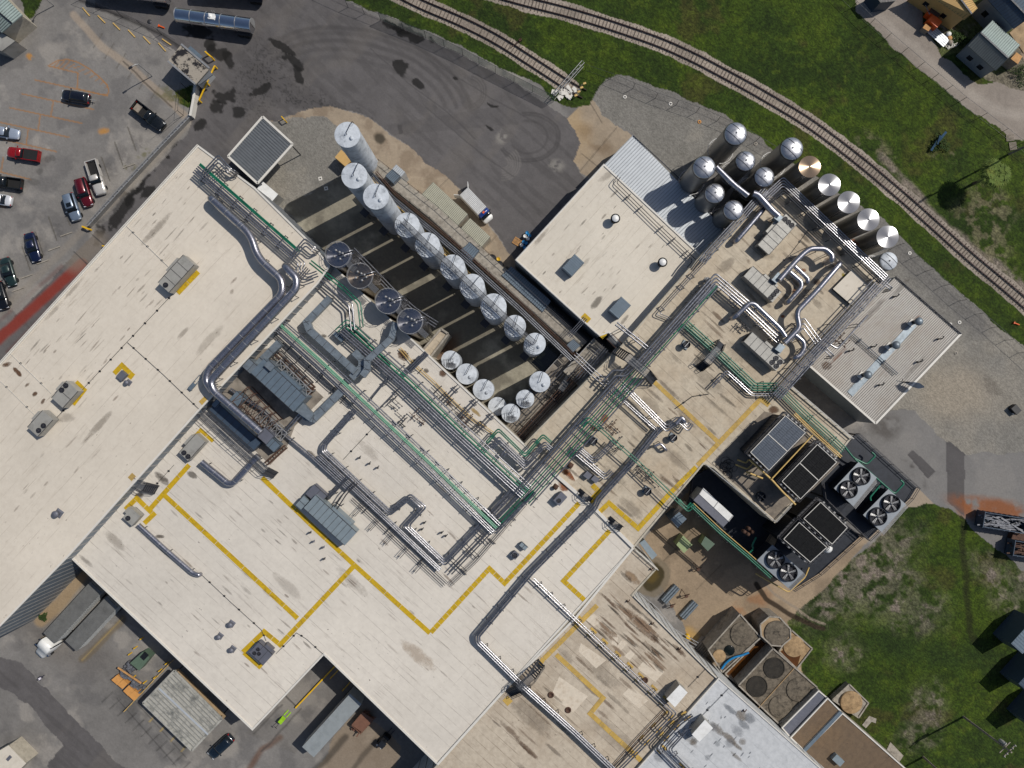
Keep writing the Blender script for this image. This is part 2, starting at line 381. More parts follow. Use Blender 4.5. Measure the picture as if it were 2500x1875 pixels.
gravel = mask([(1440, 255), (1478, 195), (1540, 175), (1700, 230), (1860, 320), (2110, 500), (2250, 600), (2440, 780), (2720, 990), (2720, 1100), (2350, 1108), (2320, 1090), (2270, 1040), (2220, 1000), (2160, 1000), (2100, 900), (2000, 640), (1800, 400), (1650, 440), (1545, 330)]) & ~grassN
gravelW = mask([(700, 285), (780, 280), (850, 330), (905, 420), (760, 640), (620, 445), (660, 300)])
dirt = mask([(2055, -230), (2090, 25), (2180, 115), (2270, 190), (2350, 255), (2430, 305), (2470, 340), (2560, 340), (2720, 420), (2720, 230), (2500, 215), (2440, 200), (2390, 205), (2300, 135), (2250, 60), (2240, -230)])
yardNE = mask([(2240, -230), (2255, 40), (2300, 135), (2340, 130), (2400, 190), (2470, 215), (2720, 240), (2720, -230)])
tanpad = mask([(1386, 286), (1436, 240), (1512, 310), (1545, 335), (1476, 402), (1440, 445), (1400, 395), (1421, 350)])
apron = mask([(640, 300), (690, 292), (745, 272), (780, 262), (835, 263), (905, 292), (1020, 372), (1110, 450), (1200, 560), (1262, 640), (1230, 700), (1000, 520), (905, 420), (850, 330), (790, 285), (720, 290)])
court = mask([(800, 640), (690, 500), (860, 420), (905, 400), (930, 440), (1390, 830), (1500, 840), (1420, 960), (1290, 1090), (1010, 835)])
service = mask([(1560, 1330), (1700, 1170), (1960, 1270), (2120, 1318), (2075, 1375), (1948, 1492), (1925, 1520), (1980, 1700), (2100, 1900), (1900, 1780), (1700, 1590)])
black_patch = inside([(2310, 1080), (2316, 1077), (2356, 1106), (2354, 1260), (2313, 1226)], WX*.3+XX*.7, WY*.3+YY*.7) | inside([(2229, 1098), (2216, 1110), (2265, 1169), (2284, 1150)], XX, YY)
ballast = (dist(MAIN, WX*.5+XX*.5, WY*.5+YY*.5) < 23) | (dist(SPUR[:-1], WX*.5+XX*.5, WY*.5+YY*.5) < 22)
order = [('asphalt', asphalt), ('asphalt', road2), ('gravel', gravel | gravelW), ('concrete_pavement', tanpad | apron), ('grass', grassN | grassSE | grassNW | patchNW), ('dirt_road', dirt), ('yard', yardNE), ('court_floor', court), ('service_yard', service), ('asphalt', black_patch), ('ballast', ballast)]
LAY = ['concrete_lot', 'asphalt', 'gravel', 'concrete_pavement', 'grass', 'dirt_road', 'yard', 'court_floor', 'service_yard', 'ballast']
reg = np.zeros(XX.shape, np.int8)
for nm, mk in order: reg[mk] = LAY.index(nm)
BASE = {'concrete_lot': (119, 116, 113), 'asphalt': (92, 89, 89), 'gravel': (124, 121, 115), 'concrete_pavement': (150, 136, 118), 'grass': (47, 64, 17), 'dirt_road': (140, 131, 122), 'yard': (108, 102, 88), 'court_floor': (150, 144, 128), 'service_yard': (152, 134, 112), 'ballast': (158, 147, 135)}
col = np.zeros(XX.shape+(3,))
for i, nm in enumerate(LAY): col[reg == i] = srgb(*BASE[nm])[:3]
def tint(w_, c): global col; w_ = w_[..., None]; col = col*(1-w_)+np.array(c)*w_
def sm(x, a, b): t = np.clip((x-a)/(b-a), 0, 1); return t*t*(3-2*t)
G = lambda *names: np.isin(reg, [LAY.index(n) for n in names])
# general mottling
n1 = fbm(XX, YY, 220, 21, 5); n2 = fbm(XX, YY, 34, 31, 4); n3 = fbm(XX, YY, 9, 41, 3)
col *= (1+.34*(n1-.5)+.26*(n2-.5)+.22*(n3-.5))[..., None]
# axis-aligned coordinates of the works
ca, sa = math.cos(R(42.3)), math.sin(R(42.3)); AU = XX*ca+YY*sa; AV = XX*sa-YY*ca
g_ = G('grass'); gn = fbm(XX, YY, 90, 51, 5); g2 = fbm(XX, YY, 16, 61, 4)
tint(g_*sm(gn, .45, .68)*.5, srgb(64, 80, 16)[:3]); tint(g_*sm(1-gn, .5, .72)*.6, srgb(33, 48, 14)[:3])
tint(g_*sm(fbm(XX, YY, 70, 71, 4), .58, .74)*.6, srgb(66, 62, 30)[:3])
tint(g_*sm(g2, .58, .75)*.35, srgb(82, 96, 26)[:3]); tint(g_*sm(1-g2, .58, .75)*.5, srgb(30, 44, 14)[:3])
# bare soil
soil = sm(fbm(XX, YY, 26, 81, 5), .5, .62)
def zone(cx, cy, rx, ry, ang=0, soft=.5):
    a = R(ang); dx = (WX-cx)*math.cos(a)+(WY-cy)*math.sin(a); dy = -(WX-cx)*math.sin(a)+(WY-cy)*math.cos(a)
    return 1-sm(np.hypot(dx/rx, dy/ry), 1-soft, 1+soft)
SO = srgb(122, 112, 102)[:3]
for z in ((2110, 1390, 120, 70, -35), (2050, 1440, 110, 60, -40), (2150, 1330, 60, 40, -30), (2200, 1470, 90, 60, 20), (2260, 1740, 40, 60, 10), (2240, 1790, 60, 30, -40), (2060, 1590, 40, 40, 0), (2420, 1400, 60, 30, 40), (2490, 1440, 60, 60, 0)):
    tint(g_*zone(*z, .8)*np.maximum(soil, .35)*sm(g2, .3, .6)*.95, SO)
tint(g_*(1-sm(dist([(2150, 380), (2210, 445), (2290, 535), (2370, 600), (2440, 650), (2520, 720)], WX, WY), 3, 15))*.95*sm(n2, .2, .5), SO)
for z in ((2420, 500, 60, 40, 40), (2400, 560, 80, 40, 40), (2140, 370, 60, 25, 40), (2310, 380, 40, 14, 10), (2440, 640, 60, 20, 40)): tint(g_*zone(*z)*sm(g2, .45, .6)*.6, srgb(112, 104, 84)[:3])
tint(g_*(1-sm(dist([(2355, 1250), (2350, 1330), (2358, 1430), (2368, 1540), (2380, 1570)], WX, WY), 3, 12))*.8, srgb(36, 40, 16)[:3])
tint(g_*(1-sm(dist([(2010, 1535), (2120, 1560), (2240, 1590), (2380, 1605), (2450, 1625)], WX, WY), 8, 44))*.6, srgb(38, 54, 20)[:3])
tint(g_*zone(2350, 1240, 60, 22, 35)*.9*sm(n2, .4, .6), srgb(66, 58, 42)[:3])
# verge beside the lane
tint(g_*(1-sm(dist([(x-14, y+12) for x, y in FENCE_NE], WX, WY), 2, 12))*.6*sm(g2, .4, .6), srgb(34, 42, 16)[:3])
tint(G('dirt_road')*(1-sm(dist([(2100, 0), (2200, 90), (2330, 200), (2420, 262), (2540, 290)], WX, WY), 4, 20))*.3, srgb(176, 168, 158)[:3])
tint(G('yard')*sm(fbm(XX, YY, 40, 91, 4), .42, .55)*.85, srgb(70, 80, 34)[:3])
tint(G('yard')*inside([(2470, 70), (2520, 30), (2700, 100), (2700, 200), (2500, 150)], XX, YY)*.8, srgb(142, 122, 104)[:3])
# asphalt yard: tyre arcs, cracks, oil and patches
A_ = G('asphalt')
def stroke(pts, wd, c, k, mk=None, soft=.6, rag=True):
    X, Y = (WX*.35+XX*.65, WY*.35+YY*.65) if rag else (XX, YY)
    x0 = min(p[0] for p in pts)-wd*3-6; x1 = max(p[0] for p in pts)+wd*3+6; y0 = min(p[1] for p in pts)-wd*3-6; y1 = max(p[1] for p in pts)+wd*3+6
    i0, i1 = np.searchsorted(gx, [x0, x1]); j0, j1 = np.searchsorted(gy, [y0, y1])
    if i1 <= i0 or j1 <= j0: return
    s = np.s_[j0:j1, i0:i1]; d = dist(pts, X[s], Y[s]); ww = (1-sm(d, wd*(1-soft), wd*(1+soft)))*k
    if mk is not None: ww = ww*mk[s]
    col[s] = col[s]*(1-ww[..., None])+np.array(c)*ww[..., None]
def arc(cx, cy, rx, ry, a0, a1, n=20, rot=0):
    o = []
    for i in range(n+1):
        a = R(a0+(a1-a0)*i/n); x, y = rx*math.cos(a), ry*math.sin(a); o.append((cx+x*math.cos(R(rot))-y*math.sin(R(rot)), cy+x*math.sin(R(rot))+y*math.cos(R(rot))))
    return o
DK = srgb(62, 60, 60)[:3]; BK = srgb(24, 23, 22)[:3]; LT = srgb(118, 114, 110)[:3]
for (rx, ry, k) in ((275, 165, .5), (262, 152, .35), (240, 133, .45), (215, 112, .35), (190, 90, .25)):
    stroke(arc(880, 240, rx, ry, 195, 345, 24, 14), 5, DK, k, A_)
for (rx, ry, k) in ((76, 60, .6), (70, 54, .5), (46, 40, .4)): stroke(arc(1290, 335, rx, ry, -100, 150), 2.5, DK, k, A_)
for (rx, ry) in ((42, 46), (36, 38), (30, 32)): stroke(arc(1145, 225, rx, ry, -100, 60, 12, 20), 2, DK, .45, A_)
for i in range(6): stroke(arc(1225, 395, 16+6*i, 14+6*i, -70, 60, 10, 30), 1.8, LT, .45, A_)
tint(A_*sm(fbm(AU*.35, AV*2.2, 30, 101, 4), .5, .68)*.3, DK); tint(A_*sm(fbm(AU, AV*.4, 60, 111, 4), .55, .72)*.25, srgb(110, 104, 98)[:3])
tint(A_*inside([(945, 305), (1240, 255), (1300, 300), (960, 330)], XX, YY)*.18, DK); tint(A_*inside([(970, 305), (980, 304), (984, 326), (974, 328)], XX, YY)*.6, DK)
for p in ([(905, 118), (1000, 205), (1080, 262), (1160, 340)], [(1255, 430), (1180, 380), (1120, 330), (1040, 260)], [(1310, 300), (1200, 240), (1120, 190), (1050, 150)]): stroke(p, 1.6, srgb(70, 68, 68)[:3], .6, A_)
nb = fbm(XX, YY, 26, 77, 5)
# alligator cracking
vor = np.abs(fbm(XX, YY, 8, 121, 2)-.5); ck = (1-sm(vor, .0, .07))
for z in ((700, 215, 120, 34, 20), (660, 140, 60, 50, 0), (620, 230, 60, 60, 0), (880, 290, 60, 22, 35), (1040, 425, 90, 14, 40), (760, 255, 70, 16, 10)): tint(A_*zone(*z)*ck*.5, BK); tint(A_*zone(*z)*.18, DK)
for z in ((548, 235, 34, 26, 20), (530, 262, 22, 22, -40), (488, 305, 32, 12, -35), (528, 130, 34, 20, 25), (510, 110, 24, 14, 30), (480, 75, 40, 22, 25), (560, 150, 14, 24, -30), (577, 270, 20, 14, 40), (725, 180, 26, 10, 60), (636, 220, 30, 10, -35), (690, 115, 8, 40, -55), (712, 150, 12, 30, -50),
          (1010, 85, 62, 16, 22), (965, 65, 40, 9, 20), (300, 500, 105, 18, -50), (345, 455, 50, 10, -50), (355, 470, 30, 10, -45), (405, 385, 8, 5, 0), (425, 355, 20, 5, -50), (1110, 187, 6, 4, 0), (1195, 310, 16, 5, 30), (1203, 257, 14, 3, 20), (910, 365, 30, 7, 40), (980, 168, 12, 26, -25), (1030, 205, 26, 9, 25)):
    tint((A_ | G('concrete_lot'))*sm(zone(*z, .95)+(nb-.5)*1.5, .5, .7)*.85*(zone(*z, .99) > .02), BK)
for z in ((1225, 335, 16, 16), (1360, 405, 20, 14)): tint(A_*zone(*z)*.5*sm(n3, .4, .6), srgb(150, 146, 138)[:3])
stroke([(520, 440), (420, 550), (300, 680), (200, 790)], 20, srgb(112, 108, 102)[:3], .25, A_, .9)
# red painted lane along the warehouse and its concrete apron
stroke([(198, 645), (-60, 880)], 13, srgb(128, 44, 30)[:3], .85, None, .4); stroke([(150, 650), (-60, 835)], 5, srgb(96, 44, 34)[:3], .35, None, .9); stroke([(205, 665), (20, 860)], 5, srgb(96, 44, 34)[:3], .35, None, .9)
stroke([(238, 590), (185, 640)], 24, srgb(128, 118, 106)[:3], .6, A_, .7)
for a, b in (((222, 570), (258, 602)), ((180, 614), (214, 646))): stroke([a, b], 1.3, DK, .9, None, .5, False)
# parking lot
Lm = G('concrete_lot'); YL = srgb(150, 108, 66)[:3]; GL = srgb(84, 80, 72)[:3]
tint(Lm*sm(fbm(XX, YY, 50, 131, 5), .5, .66)*.5, srgb(92, 90, 90)[:3]); tint(Lm*sm(fbm(XX, YY, 60, 141, 5), .54, .7)*.45, srgb(158, 152, 144)[:3])
for a, b in (((85, 195), (262, 234)), ((53, 229), (229, 267)), ((24, 263), (200, 301)), ((-30, 292), (168, 335)), ((-40, 330), (137, 370)), ((-60, 405), (75, 438)), ((-60, 495), (16, 506)), ((130, 248), (124, 283)), ((98, 283), (93, 318)), ((69, 317), (64, 352)), ((8, 385), (2, 420))): stroke([a, b], 1.5, YL, .85, None, .5, False)
isl = [(118, 161), (140, 148), (165, 145), (190, 152), (218, 168), (245, 190), (262, 208), (266, 222), (262, 232), (245, 230), (188, 217), (191, 178), (118, 161)]
stroke(isl, 1.5, YL, .9, None, .5, False)
for k in range(12):
    x = 128+k*13; stroke([(x, 166+max(0, k-4)*8), (x+16, 150+max(0, k-2)*6)], 1.2, YL, .8, inside(isl, XX, YY), .5, False)
for c in ((75, 137), (254, 320)): tint(zone(c[0], c[1], 11, 7, 0, .5)*.85*sm(n3, .3, .5), srgb(172, 124, 60)[:3])
for k in range(9):
    t = k/9; x, y = 340-290*t, 355+330*t
    stroke([(x-28, y-45), (x-8, y+12)], 1.4, GL, .85, None, .5, False)
    tint(Lm*zone(x-6, y-12, 15, 26, -18)*.35*sm(n3, .35, .6), srgb(62, 60, 62)[:3])
for k in range(6): x, y = 250+28*k, 62+25*k; stroke([(x, y+20), (x-22, y+55)], 1.4, GL, .7, None, .5, False)
stroke([(180, 35), (250, 115), (320, 165), (400, 235), (460, 290)], 9, srgb(158, 142, 124)[:3], .6, None, .4); stroke([(300, 150), (420, 262)], 2, BK, .6)
stroke([(196, 0), (300, 42), (400, 85), (440, 120)], 5, BK, .55); stroke([(460, 300), (330, 440), (214, 552), (60, 705), (-40, 800)], 9, srgb(134, 126, 116)[:3], .5, None, .5)
for z in ((115, 388, 9, 9, 20), (97, 420, 9, 9, 20), (80, 445, 14, 8, 20), (48, 472, 9, 9, 20), (128, 383, 10, 8, 20)): tint(zone(*z, .3)*.6, srgb(82, 80, 78)[:3])
for z in ((350, 380, 16, 14), (315, 405, 18, 7), (420, 230, 30, 20), (440, 240, 20, 14)): tint(zone(*z)*.6*sm(n3, .4, .6), srgb(86, 84, 40)[:3])
# lots to the south-west
LL = srgb(96, 92, 88)[:3]
tint(Lm*zone(150, 1560, 130, 60, 30)*.45, srgb(104, 98, 92)[:3]); tint(Lm*zone(390, 1760, 170, 60, 42)*.5*sm(n2, .3, .6), srgb(74, 72, 70)[:3])
for k in range(14):
    x, y = 275+19*k, 1690+17*k; stroke([(x, y), (x-26, y+24)], 1.3, BK, .5, Lm, .5, False)
stroke([(310, 1690), (455, 1850)], 1.3, BK, .4, Lm, .5, False); stroke([(285, 1705), (430, 1870)], 1.3, BK, .4, Lm, .5, False)
for k in range(4): x, y = 380+26*k, 1745+24*k; stroke([(x, y), (x-15, y+17)], 1.5, srgb(170, 146, 84)[:3], .8, None, .5, False)
stroke([(300, 1510), (240, 1575), (200, 1610)], 9, srgb(104, 92, 74)[:3], .7, None, .4); stroke([(300, 1508), (200, 1612)], 1.5, srgb(150, 130, 86)[:3], .8, None, .5, False)
stroke([(200, 1400), (150, 1470), (100, 1515)], 16, srgb(150, 128, 98)[:3], .8, Lm, .4)
stroke([(685, 1800), (640, 1830), (600, 1890)], 7, srgb(96, 68, 52)[:3], .7, None, .7)
tint(Lm*inside([(840, 1765), (880, 1730), (980, 1820), (960, 1900), (760, 1900)], WX, WY)*.6, srgb(140, 122, 100)[:3])
stroke([(845, 1800), (770, 1880)], 8, BK, .6, Lm); stroke([(915, 1810), (860, 1880)], 6, BK, .5, Lm)
stroke([(620, 1790), (690, 1720)], 2, DK, .7, Lm); stroke([(735, 1730), (640, 1835)], 2, DK, .7, Lm); stroke([(695, 1695), (722, 1726)], 2, DK, .8, Lm)
tint(Lm*inside([(600, 1790), (780, 1600), (860, 1680), (720, 1840)], XX, YY)*.25, srgb(92, 86, 80)[:3])
# eastern hardstanding
EC = inside([(2160, 1000), (2225, 1000), (2275, 1045), (2320, 1095), (2700, 1095), (2700, 1400), (2300, 1300), (2130, 1240), (2080, 1100)], XX, YY) & Lm
tint(EC*.7, srgb(118, 116, 114)[:3]); tint(G('asphalt')*black_patch*.5, srgb(74, 72, 72)[:3])
tint((EC | black_patch | Lm & (XX > 2200))*zone(2420, 1240, 100, 26, 12, .4)*sm(n2, .25, .5)*.9, srgb(130, 78, 44)[:3]); tint(zone(2370, 1240, 40, 26, 20, .4)*sm(n2, .3, .5)*.7*Lm, srgb(136, 86, 54)[:3])
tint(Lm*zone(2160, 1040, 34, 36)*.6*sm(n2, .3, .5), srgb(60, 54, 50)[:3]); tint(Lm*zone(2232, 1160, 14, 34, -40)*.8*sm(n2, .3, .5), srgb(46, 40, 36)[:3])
tint(Lm*inside([(1950, 1400), (2110, 1300), (2160, 1250), (2240, 1190), (2290, 1240), (2200, 1250), (2100, 1340), (2040, 1400), (1960, 1460)], XX, YY)*.8, srgb(158, 142, 122)[:3])
GR = G('gravel'); tint(GR*sm(n1, .45, .6)*.35, srgb(152, 144, 130)[:3]); tint(GR*(1-sm(dist([(1500, 200), (1700, 262), (1900, 365), (2100, 510), (2300, 720), (2400, 800)], WX, WY), 6, 42))*.45, srgb(94, 92, 92)[:3])
tint(GR*zone(2330, 960, 90, 60, 0)*.5, srgb(158, 146, 128)[:3]); tint(GR*zone(2400, 930, 80, 16, 40)*.4*sm(n2, .4, .6), srgb(90, 84, 78)[:3])
fine = np.random.RandomState(7).rand(*XX.shape); col *= np.where(G('gravel', 'ballast'), .78+.44*fine, .95+.1*fine)[..., None]
# concrete pads
CP = G('concrete_pavement')
tint(CP*zone(1450, 340, 60, 22, 35)*.6*sm(n2, .3, .6), srgb(108, 88, 66)[:3]); tint(CP*tanpad*sm(n1, .4, .6)*.4, srgb(176, 148, 104)[:3])
for a, b in (((1410, 425), (1505, 312)), ((1420, 375), (1500, 440)), ((1470, 300), (1440, 250)), ((935, 300), (1010, 360)), ((1060, 470), (1100, 430)), ((1190, 600), (1225, 560))): stroke([a, b], 1.2, BK, .5, CP, .5, False)
tint(CP*apron*sm(fbm(XX, YY, 30, 151, 4), .45, .65)*.5, srgb(112, 96, 80)[:3]); tint(zone(924, 337, 14, 14, 20, .3)*.85, srgb(52, 48, 40)[:3])
# court and service yard
CF = G('court_floor'); tint(CF*sm(fbm(XX, YY, 60, 161, 5), .36, .56)*.75, srgb(98, 93, 82)[:3]); tint(CF*inside([(700, 480), (900, 420), (960, 520), (830, 640)], XX, YY)*.4, srgb(108, 102, 92)[:3])
tint(CF*zone(1085, 850, 40, 20, -40)*.8, srgb(92, 62, 44)[:3])
SY = G('service_yard'); tint(SY*sm(fbm(XX, YY, 50, 171, 5), .44, .62)*.5, srgb(112, 98, 82)[:3]); tint(SY*zone(1830, 1480, 60, 24, -35)*.6*sm(n2, .3, .6), srgb(140, 96, 62)[:3]); tint(SY*zone(1680, 1555, 26, 20)*.7, srgb(176, 142, 82)[:3])
stroke([(1845, 1425), (1870, 1462), (1930, 1500), (1990, 1530), (2010, 1535)], 6, srgb(52, 42, 32)[:3], .95, None, .3)
stroke([(1860, 1415), (1890, 1450), (1940, 1480), (1980, 1512), (2014, 1524)], 3, srgb(138, 126, 112)[:3], .8, None, .3)
tint(zone(1587, 1405, 52, 50, 0, .06)*.8, srgb(110, 100, 84)[:3]); tint(zone(1591, 1404, 30, 36, 10, .1)*.95, srgb(56, 48, 26)[:3]); tint(zone(1590, 1400, 16, 20, 10, .3)*.6, srgb(92, 76, 34)[:3])
for a, b in (((1590, 1290), (1660, 1350)), ((1620, 1370), (1700, 1290)), ((1660, 1350), (1720, 1400)), ((1700, 1440), (1760, 1380)), ((1640, 1440), (1600, 1480))): stroke([a, b], 1.2, BK, .45, SY, .5, False)
tint(G('ballast')*sm(fbm(XX, YY, 60, 181, 3), .5, .66)*.4, srgb(112, 104, 96)[:3])
gm = G('grass', 'yard'); fr_ = np.random.RandomState(17).rand(*XX.shape); f5 = fbm(XX, YY, 6, 191, 2)
col *= np.where(gm, (.55+.9*fr_)*(.6+.8*f5), 1)[..., None]
col = np.clip(col, .002, 1)

def ground_mat(name, fine_, rough, bumpk, bscale):
    m, nt, bs = newmat(name); at = _n(nt, 'ShaderNodeAttribute', attribute_name='tone'); p = _pos(nt)
    a = _noise(nt, p, bscale, 6, .75); c = _mix(nt, 1., at.outputs['Color'], _mix(nt, _ramp(nt, a, .25, .75), sc3((1, 1, 1), 1-fine_), (1, 1, 1, 1)), 'MULTIPLY')
    c2 = _n(nt, 'ShaderNodeHueSaturation'); c2.inputs['Value'].default_value = 1+fine_*.5; nt.links.new(c, c2.inputs['Color'])
    nt.links.new(c2.outputs[0], bs.inputs['Base Color']); bs.inputs['Roughness'].default_value = rough; bs.inputs['Specular IOR Level'].default_value = .25
    _bump(nt, _noise(nt, p, bscale*1.7, 5, .7), bumpk, .06, bs); return m
GM = {'concrete_lot': (.25, .85, .3, 3), 'asphalt': (.22, .85, .3, 5), 'gravel': (.5, .9, .8, 6), 'concrete_pavement': (.25, .85, .3, 3), 'grass': (.62, .95, 1., 3.2), 'dirt_road': (.3, .9, .6, 4), 'yard': (.4, .9, .8, 4), 'court_floor': (.35, .8, .3, 2), 'service_yard': (.3, .85, .3, 3), 'ballast': (.6, .9, 1., 5)}
freg = reg[:-1, :-1]; vidx = np.arange(GW*GH).reshape(GH, GW)
vx = (XX-NX)*H/F; vy = -(YY-NY)*H/F; vz = np.zeros_like(vx)
vz = vz+np.where(G('grass'), .05*(n2-.5)+.04*(n3-.5), 0)*0
for i, nm in enumerate(LAY):
    jj, ii = np.nonzero(freg == i)
    q = np.stack([vidx[jj, ii], vidx[jj+1, ii], vidx[jj+1, ii+1], vidx[jj, ii+1]], 1)
    used, inv = np.unique(q.ravel(), return_inverse=True)
    me = bpy.data.meshes.new(nm); me.vertices.add(len(used))
    co = np.stack([vx.ravel()[used], vy.ravel()[used], vz.ravel()[used]], 1).astype(np.float32); me.vertices.foreach_set('co', co.ravel())
    me.loops.add(len(inv)); me.loops.foreach_set('vertex_index', inv.astype(np.int32).ravel())
    nf = len(q); me.polygons.add(nf); me.polygons.foreach_set('loop_start', (np.arange(nf)*4).astype(np.int32)); me.polygons.foreach_set('loop_total', np.full(nf, 4, np.int32))
    at = me.attributes.new('tone', 'FLOAT_COLOR', 'POINT'); cc = np.ones((len(used), 4), np.float32); cc[:, :3] = col.reshape(-1, 3)[used]
    at.data.foreach_set('color', cc.ravel()); me.update(calc_edges=True); me.validate()
    fi, ro, bk, bsz = GM[nm]; me.materials.append(ground_mat(nm, fi, ro, bk, bsz))
    o = bpy.data.objects.new(nm, me); C.objects.link(o); o['kind'] = 'structure'
far = MB(); L, T_, Rr, B_ = vx[0, 0], vy[0, 0], vx[0, -2], vy[-2, 0]; K = 1500
far.add([(-K, -K, 0), (K, -K, 0), (K, K, 0), (-K, K, 0), (L, B_, 0), (Rr, B_, 0), (Rr, T_, 0), (L, T_, 0)], [[0, 1, 5, 4], [1, 2, 6, 5], [2, 3, 7, 6], [3, 0, 4, 7]])
far.build('surrounding_ground', plain('surrounding_ground', srgb(86, 92, 66), .9, var=.4, scale=.05), kind='structure')

# ------------------------------------------------------------------ buildings
ZA, ZB, ZF, ZE, ZG, ZD, ZC, ZH = 12.0, 9.5, 9.5, 9.42, 9.9, 7.0, 5.6, 6.2
def edge_rail(th, pts, z, name='railing', h=1.0, sp=1.9, mat='steel_light', rr=.035):
    """guard rail along a roof edge: posts, top rail and knee rail"""
    m = MB()
    for a, b in zip(pts[:-1], pts[1:]):
        L_ = (b-a).length; n = max(1, int(L_/sp))
        for k in range(n+1):
            p = a+(b-a)*k/n; m.bar((p.x, p.y, z), (p.x, p.y, z+h), rr*1.6)
        for zz in (z+h, z+h*.5): m.bar((a.x, a.y, zz), (b.x, b.y, zz), rr*2)
    return th.part(name, m, M[mat])
def building(name, label, cat, poly, z, wall, roof, coping=True, z0=0., cop_mat='coping', ch=.14, cw=.22, ribs=0):
    w_ = PP(poly, z); ctr = sum(w_, Vector())/len(w_); th = Th(name, label, cat, (ctr.x, ctr.y, z0))
    m = MB(); m.prism(w_, z0, z-.02, cap=False); m.cur = 1
    for i in range(len(w_) if ribs else 0):
        a, b = w_[i], w_[(i+1) % len(w_)]; n = int((b-a).length/ribs)
        for k in range(n): p = a+(b-a)*(k+.5)/n; m.bar((p.x, p.y, z0), (p.x, p.y, z-.15), .14)
    th.part('wall', m, [M[wall], M['steel_light' if wall == 'wall_blue' else 'hvac']])
    m = MB(); m.add(w_ if area(w_) > 0 else w_[::-1], [list(range(len(w_)))]); th.part('roof', m, M[roof])
    if coping:
        m = MB(); ws = w_ if area(w_) > 0 else w_[::-1]; cl = ws+[ws[0]]
        o1 = ring(ws, .05); o2 = ring(ws, -cw); n = len(ws)
        vs = [(p.x, p.y, z-.1) for p in o1]+[(p.x, p.y, z+ch) for p in o1]+[(p.x, p.y, z+ch) for p in o2]+[(p.x, p.y, z+.003) for p in o2]
        fs = [];
        for i in range(n):
            j = (i+1) % n
            for a in range(3): fs.append([a*n+i, a*n+j, (a+1)*n+j, (a+1)*n+i])
        m.add(vs, fs); th.part('coping', m, M[cop_mat])
    return th
def area(ps): return .5*sum(ps[i].x*ps[(i+1) % len(ps)].y-ps[(i+1) % len(ps)].x*ps[i].y for i in range(len(ps)))
def ring(ps, d):
    """polygon (counter-clockwise) grown outward by d"""
    n = len(ps); out = []
    for i in range(n):
        t1 = (ps[i]-ps[i-1]); t2 = (ps[(i+1) % n]-ps[i]); t1.z = t2.z = 0; t1.normalize(); t2.normalize()
        n1 = Vector((t1.y, -t1.x, 0)); n2 = Vector((t2.y, -t2.x, 0)); mm = (n1+n2)
        if mm.length < .2: mm = n1
        mm.normalize(); k = max(.4, mm.dot(n1)); out.append(ps[i]+mm*d/k)
    return out
def lerp2(a, b, t): return a+(b-a)*t
def ribbed(th, quad, n, mat, name='roof', rw=.11, rh=.09, thick=.12, along=0):
    """sheet-metal roof on four 3-D corners (a b c d); ribs run from side ab to side dc (along=0) or ad to bc"""
    a, b, c, d = [Vector(p) for p in quad]
    if along: a, b, c, d = b, c, d, a
    if mat+'_rib' not in M: M[mat+'_rib'] = plain(mat+'_seams', sc3(RIB.get(mat, (.3, .3, .3)), .72), .6)
    m = MB(); dn = Vector((0, 0, -thick)); nn = (b-a).cross(d-a); 
    top = [a, b, c, d] if nn.z > 0 else [a, d, c, b]
    vs = top+[p+dn for p in top]; m.add(vs, [[0, 1, 2, 3], [7, 6, 5, 4]]+[[i, i+4, (i+1) % 4+4, (i+1) % 4] for i in range(4)])
    m.cur = 1
    for k in range(n+1):
        t = (k+.0)/n; t = min(max(t, .004), .996); p = lerp2(a, b, t); q = lerp2(d, c, t)
        m.bar(p+Vector((0, 0, rh/2-.004)), q+Vector((0, 0, rh/2-.004)), rw, rh)
    return th.part(name, m, [M[mat], M[mat+'_rib']])
RIB = {'corr_white': (.42, .45, .48), 'corr_dirty': (.36, .34, .31), 'corr_grey': (.13, .14, .15), 'corr_cream': (.3, .3, .24), 'corr_blue': (.1, .13, .17), 'corr_gold': (.4, .27, .1), 'corr_teal': (.22, .27, .26), 'corr_dim': (.12, .14, .14), 'corr_navy': (.04, .06, .09), 'canopy': (.3, .3, .28), 'white': (.6, .6, .6)}

bA = building('warehouse', 'large flat cream-roofed warehouse along the red-striped lane, with the blue-grey metal wall', 'building',
  [(484, 355), (622, 458), (769, 603), (806, 650), (776, 693), (487, 1002), (169, 1357), (-47, 1578), (-345, 1270), (0, 888)], ZA, 'wall_blue', 'roof_a', ribs=1.3)
edge_rail(bA, PP([(484, 355), (0, 888), (-60, 955)], ZA), ZA, h=.35, sp=1.15, rr=.05, mat='coping')
bB = building('processing_hall', 'wide pale-roofed processing hall crossed by bright yellow walkways, stepped around two truck docks', 'building',
  [(169, 1357), (487, 1002), (776, 693), (806, 642), (1010, 832), (1280, 1084), (1349, 1152), (1547, 1337), (1068, 1866), (791, 1598), (617, 1782)], ZB, 'wall_cream', 'roof_b')
bF = building('utility_hall', 'beige-roofed utility hall carrying grey rooftop air units below the steel silos', 'building',
  [(1711, 623), (1885, 445), (2165, 690), (1925, 940), (2077, 1070), (2040, 1118), (1929, 1235), (1891, 1276), (1742, 1142), (1717, 1133), (1547, 1337), (1349, 1152), (1280, 1084), (1455, 905), (1516, 845)], ZF+.03, 'wall_cream', 'roof_f', cop_mat='wall_cream')
edge_rail(bF, PP([(1928, 943), (2077, 1070)], ZF), ZF, sp=1.4, mat='coping')
edge_rail(bF, PP([(1722, 1134), (1890, 1272), (1926, 1234)], ZF), ZF, name='guard_rail', sp=1.6, mat='steel_light')
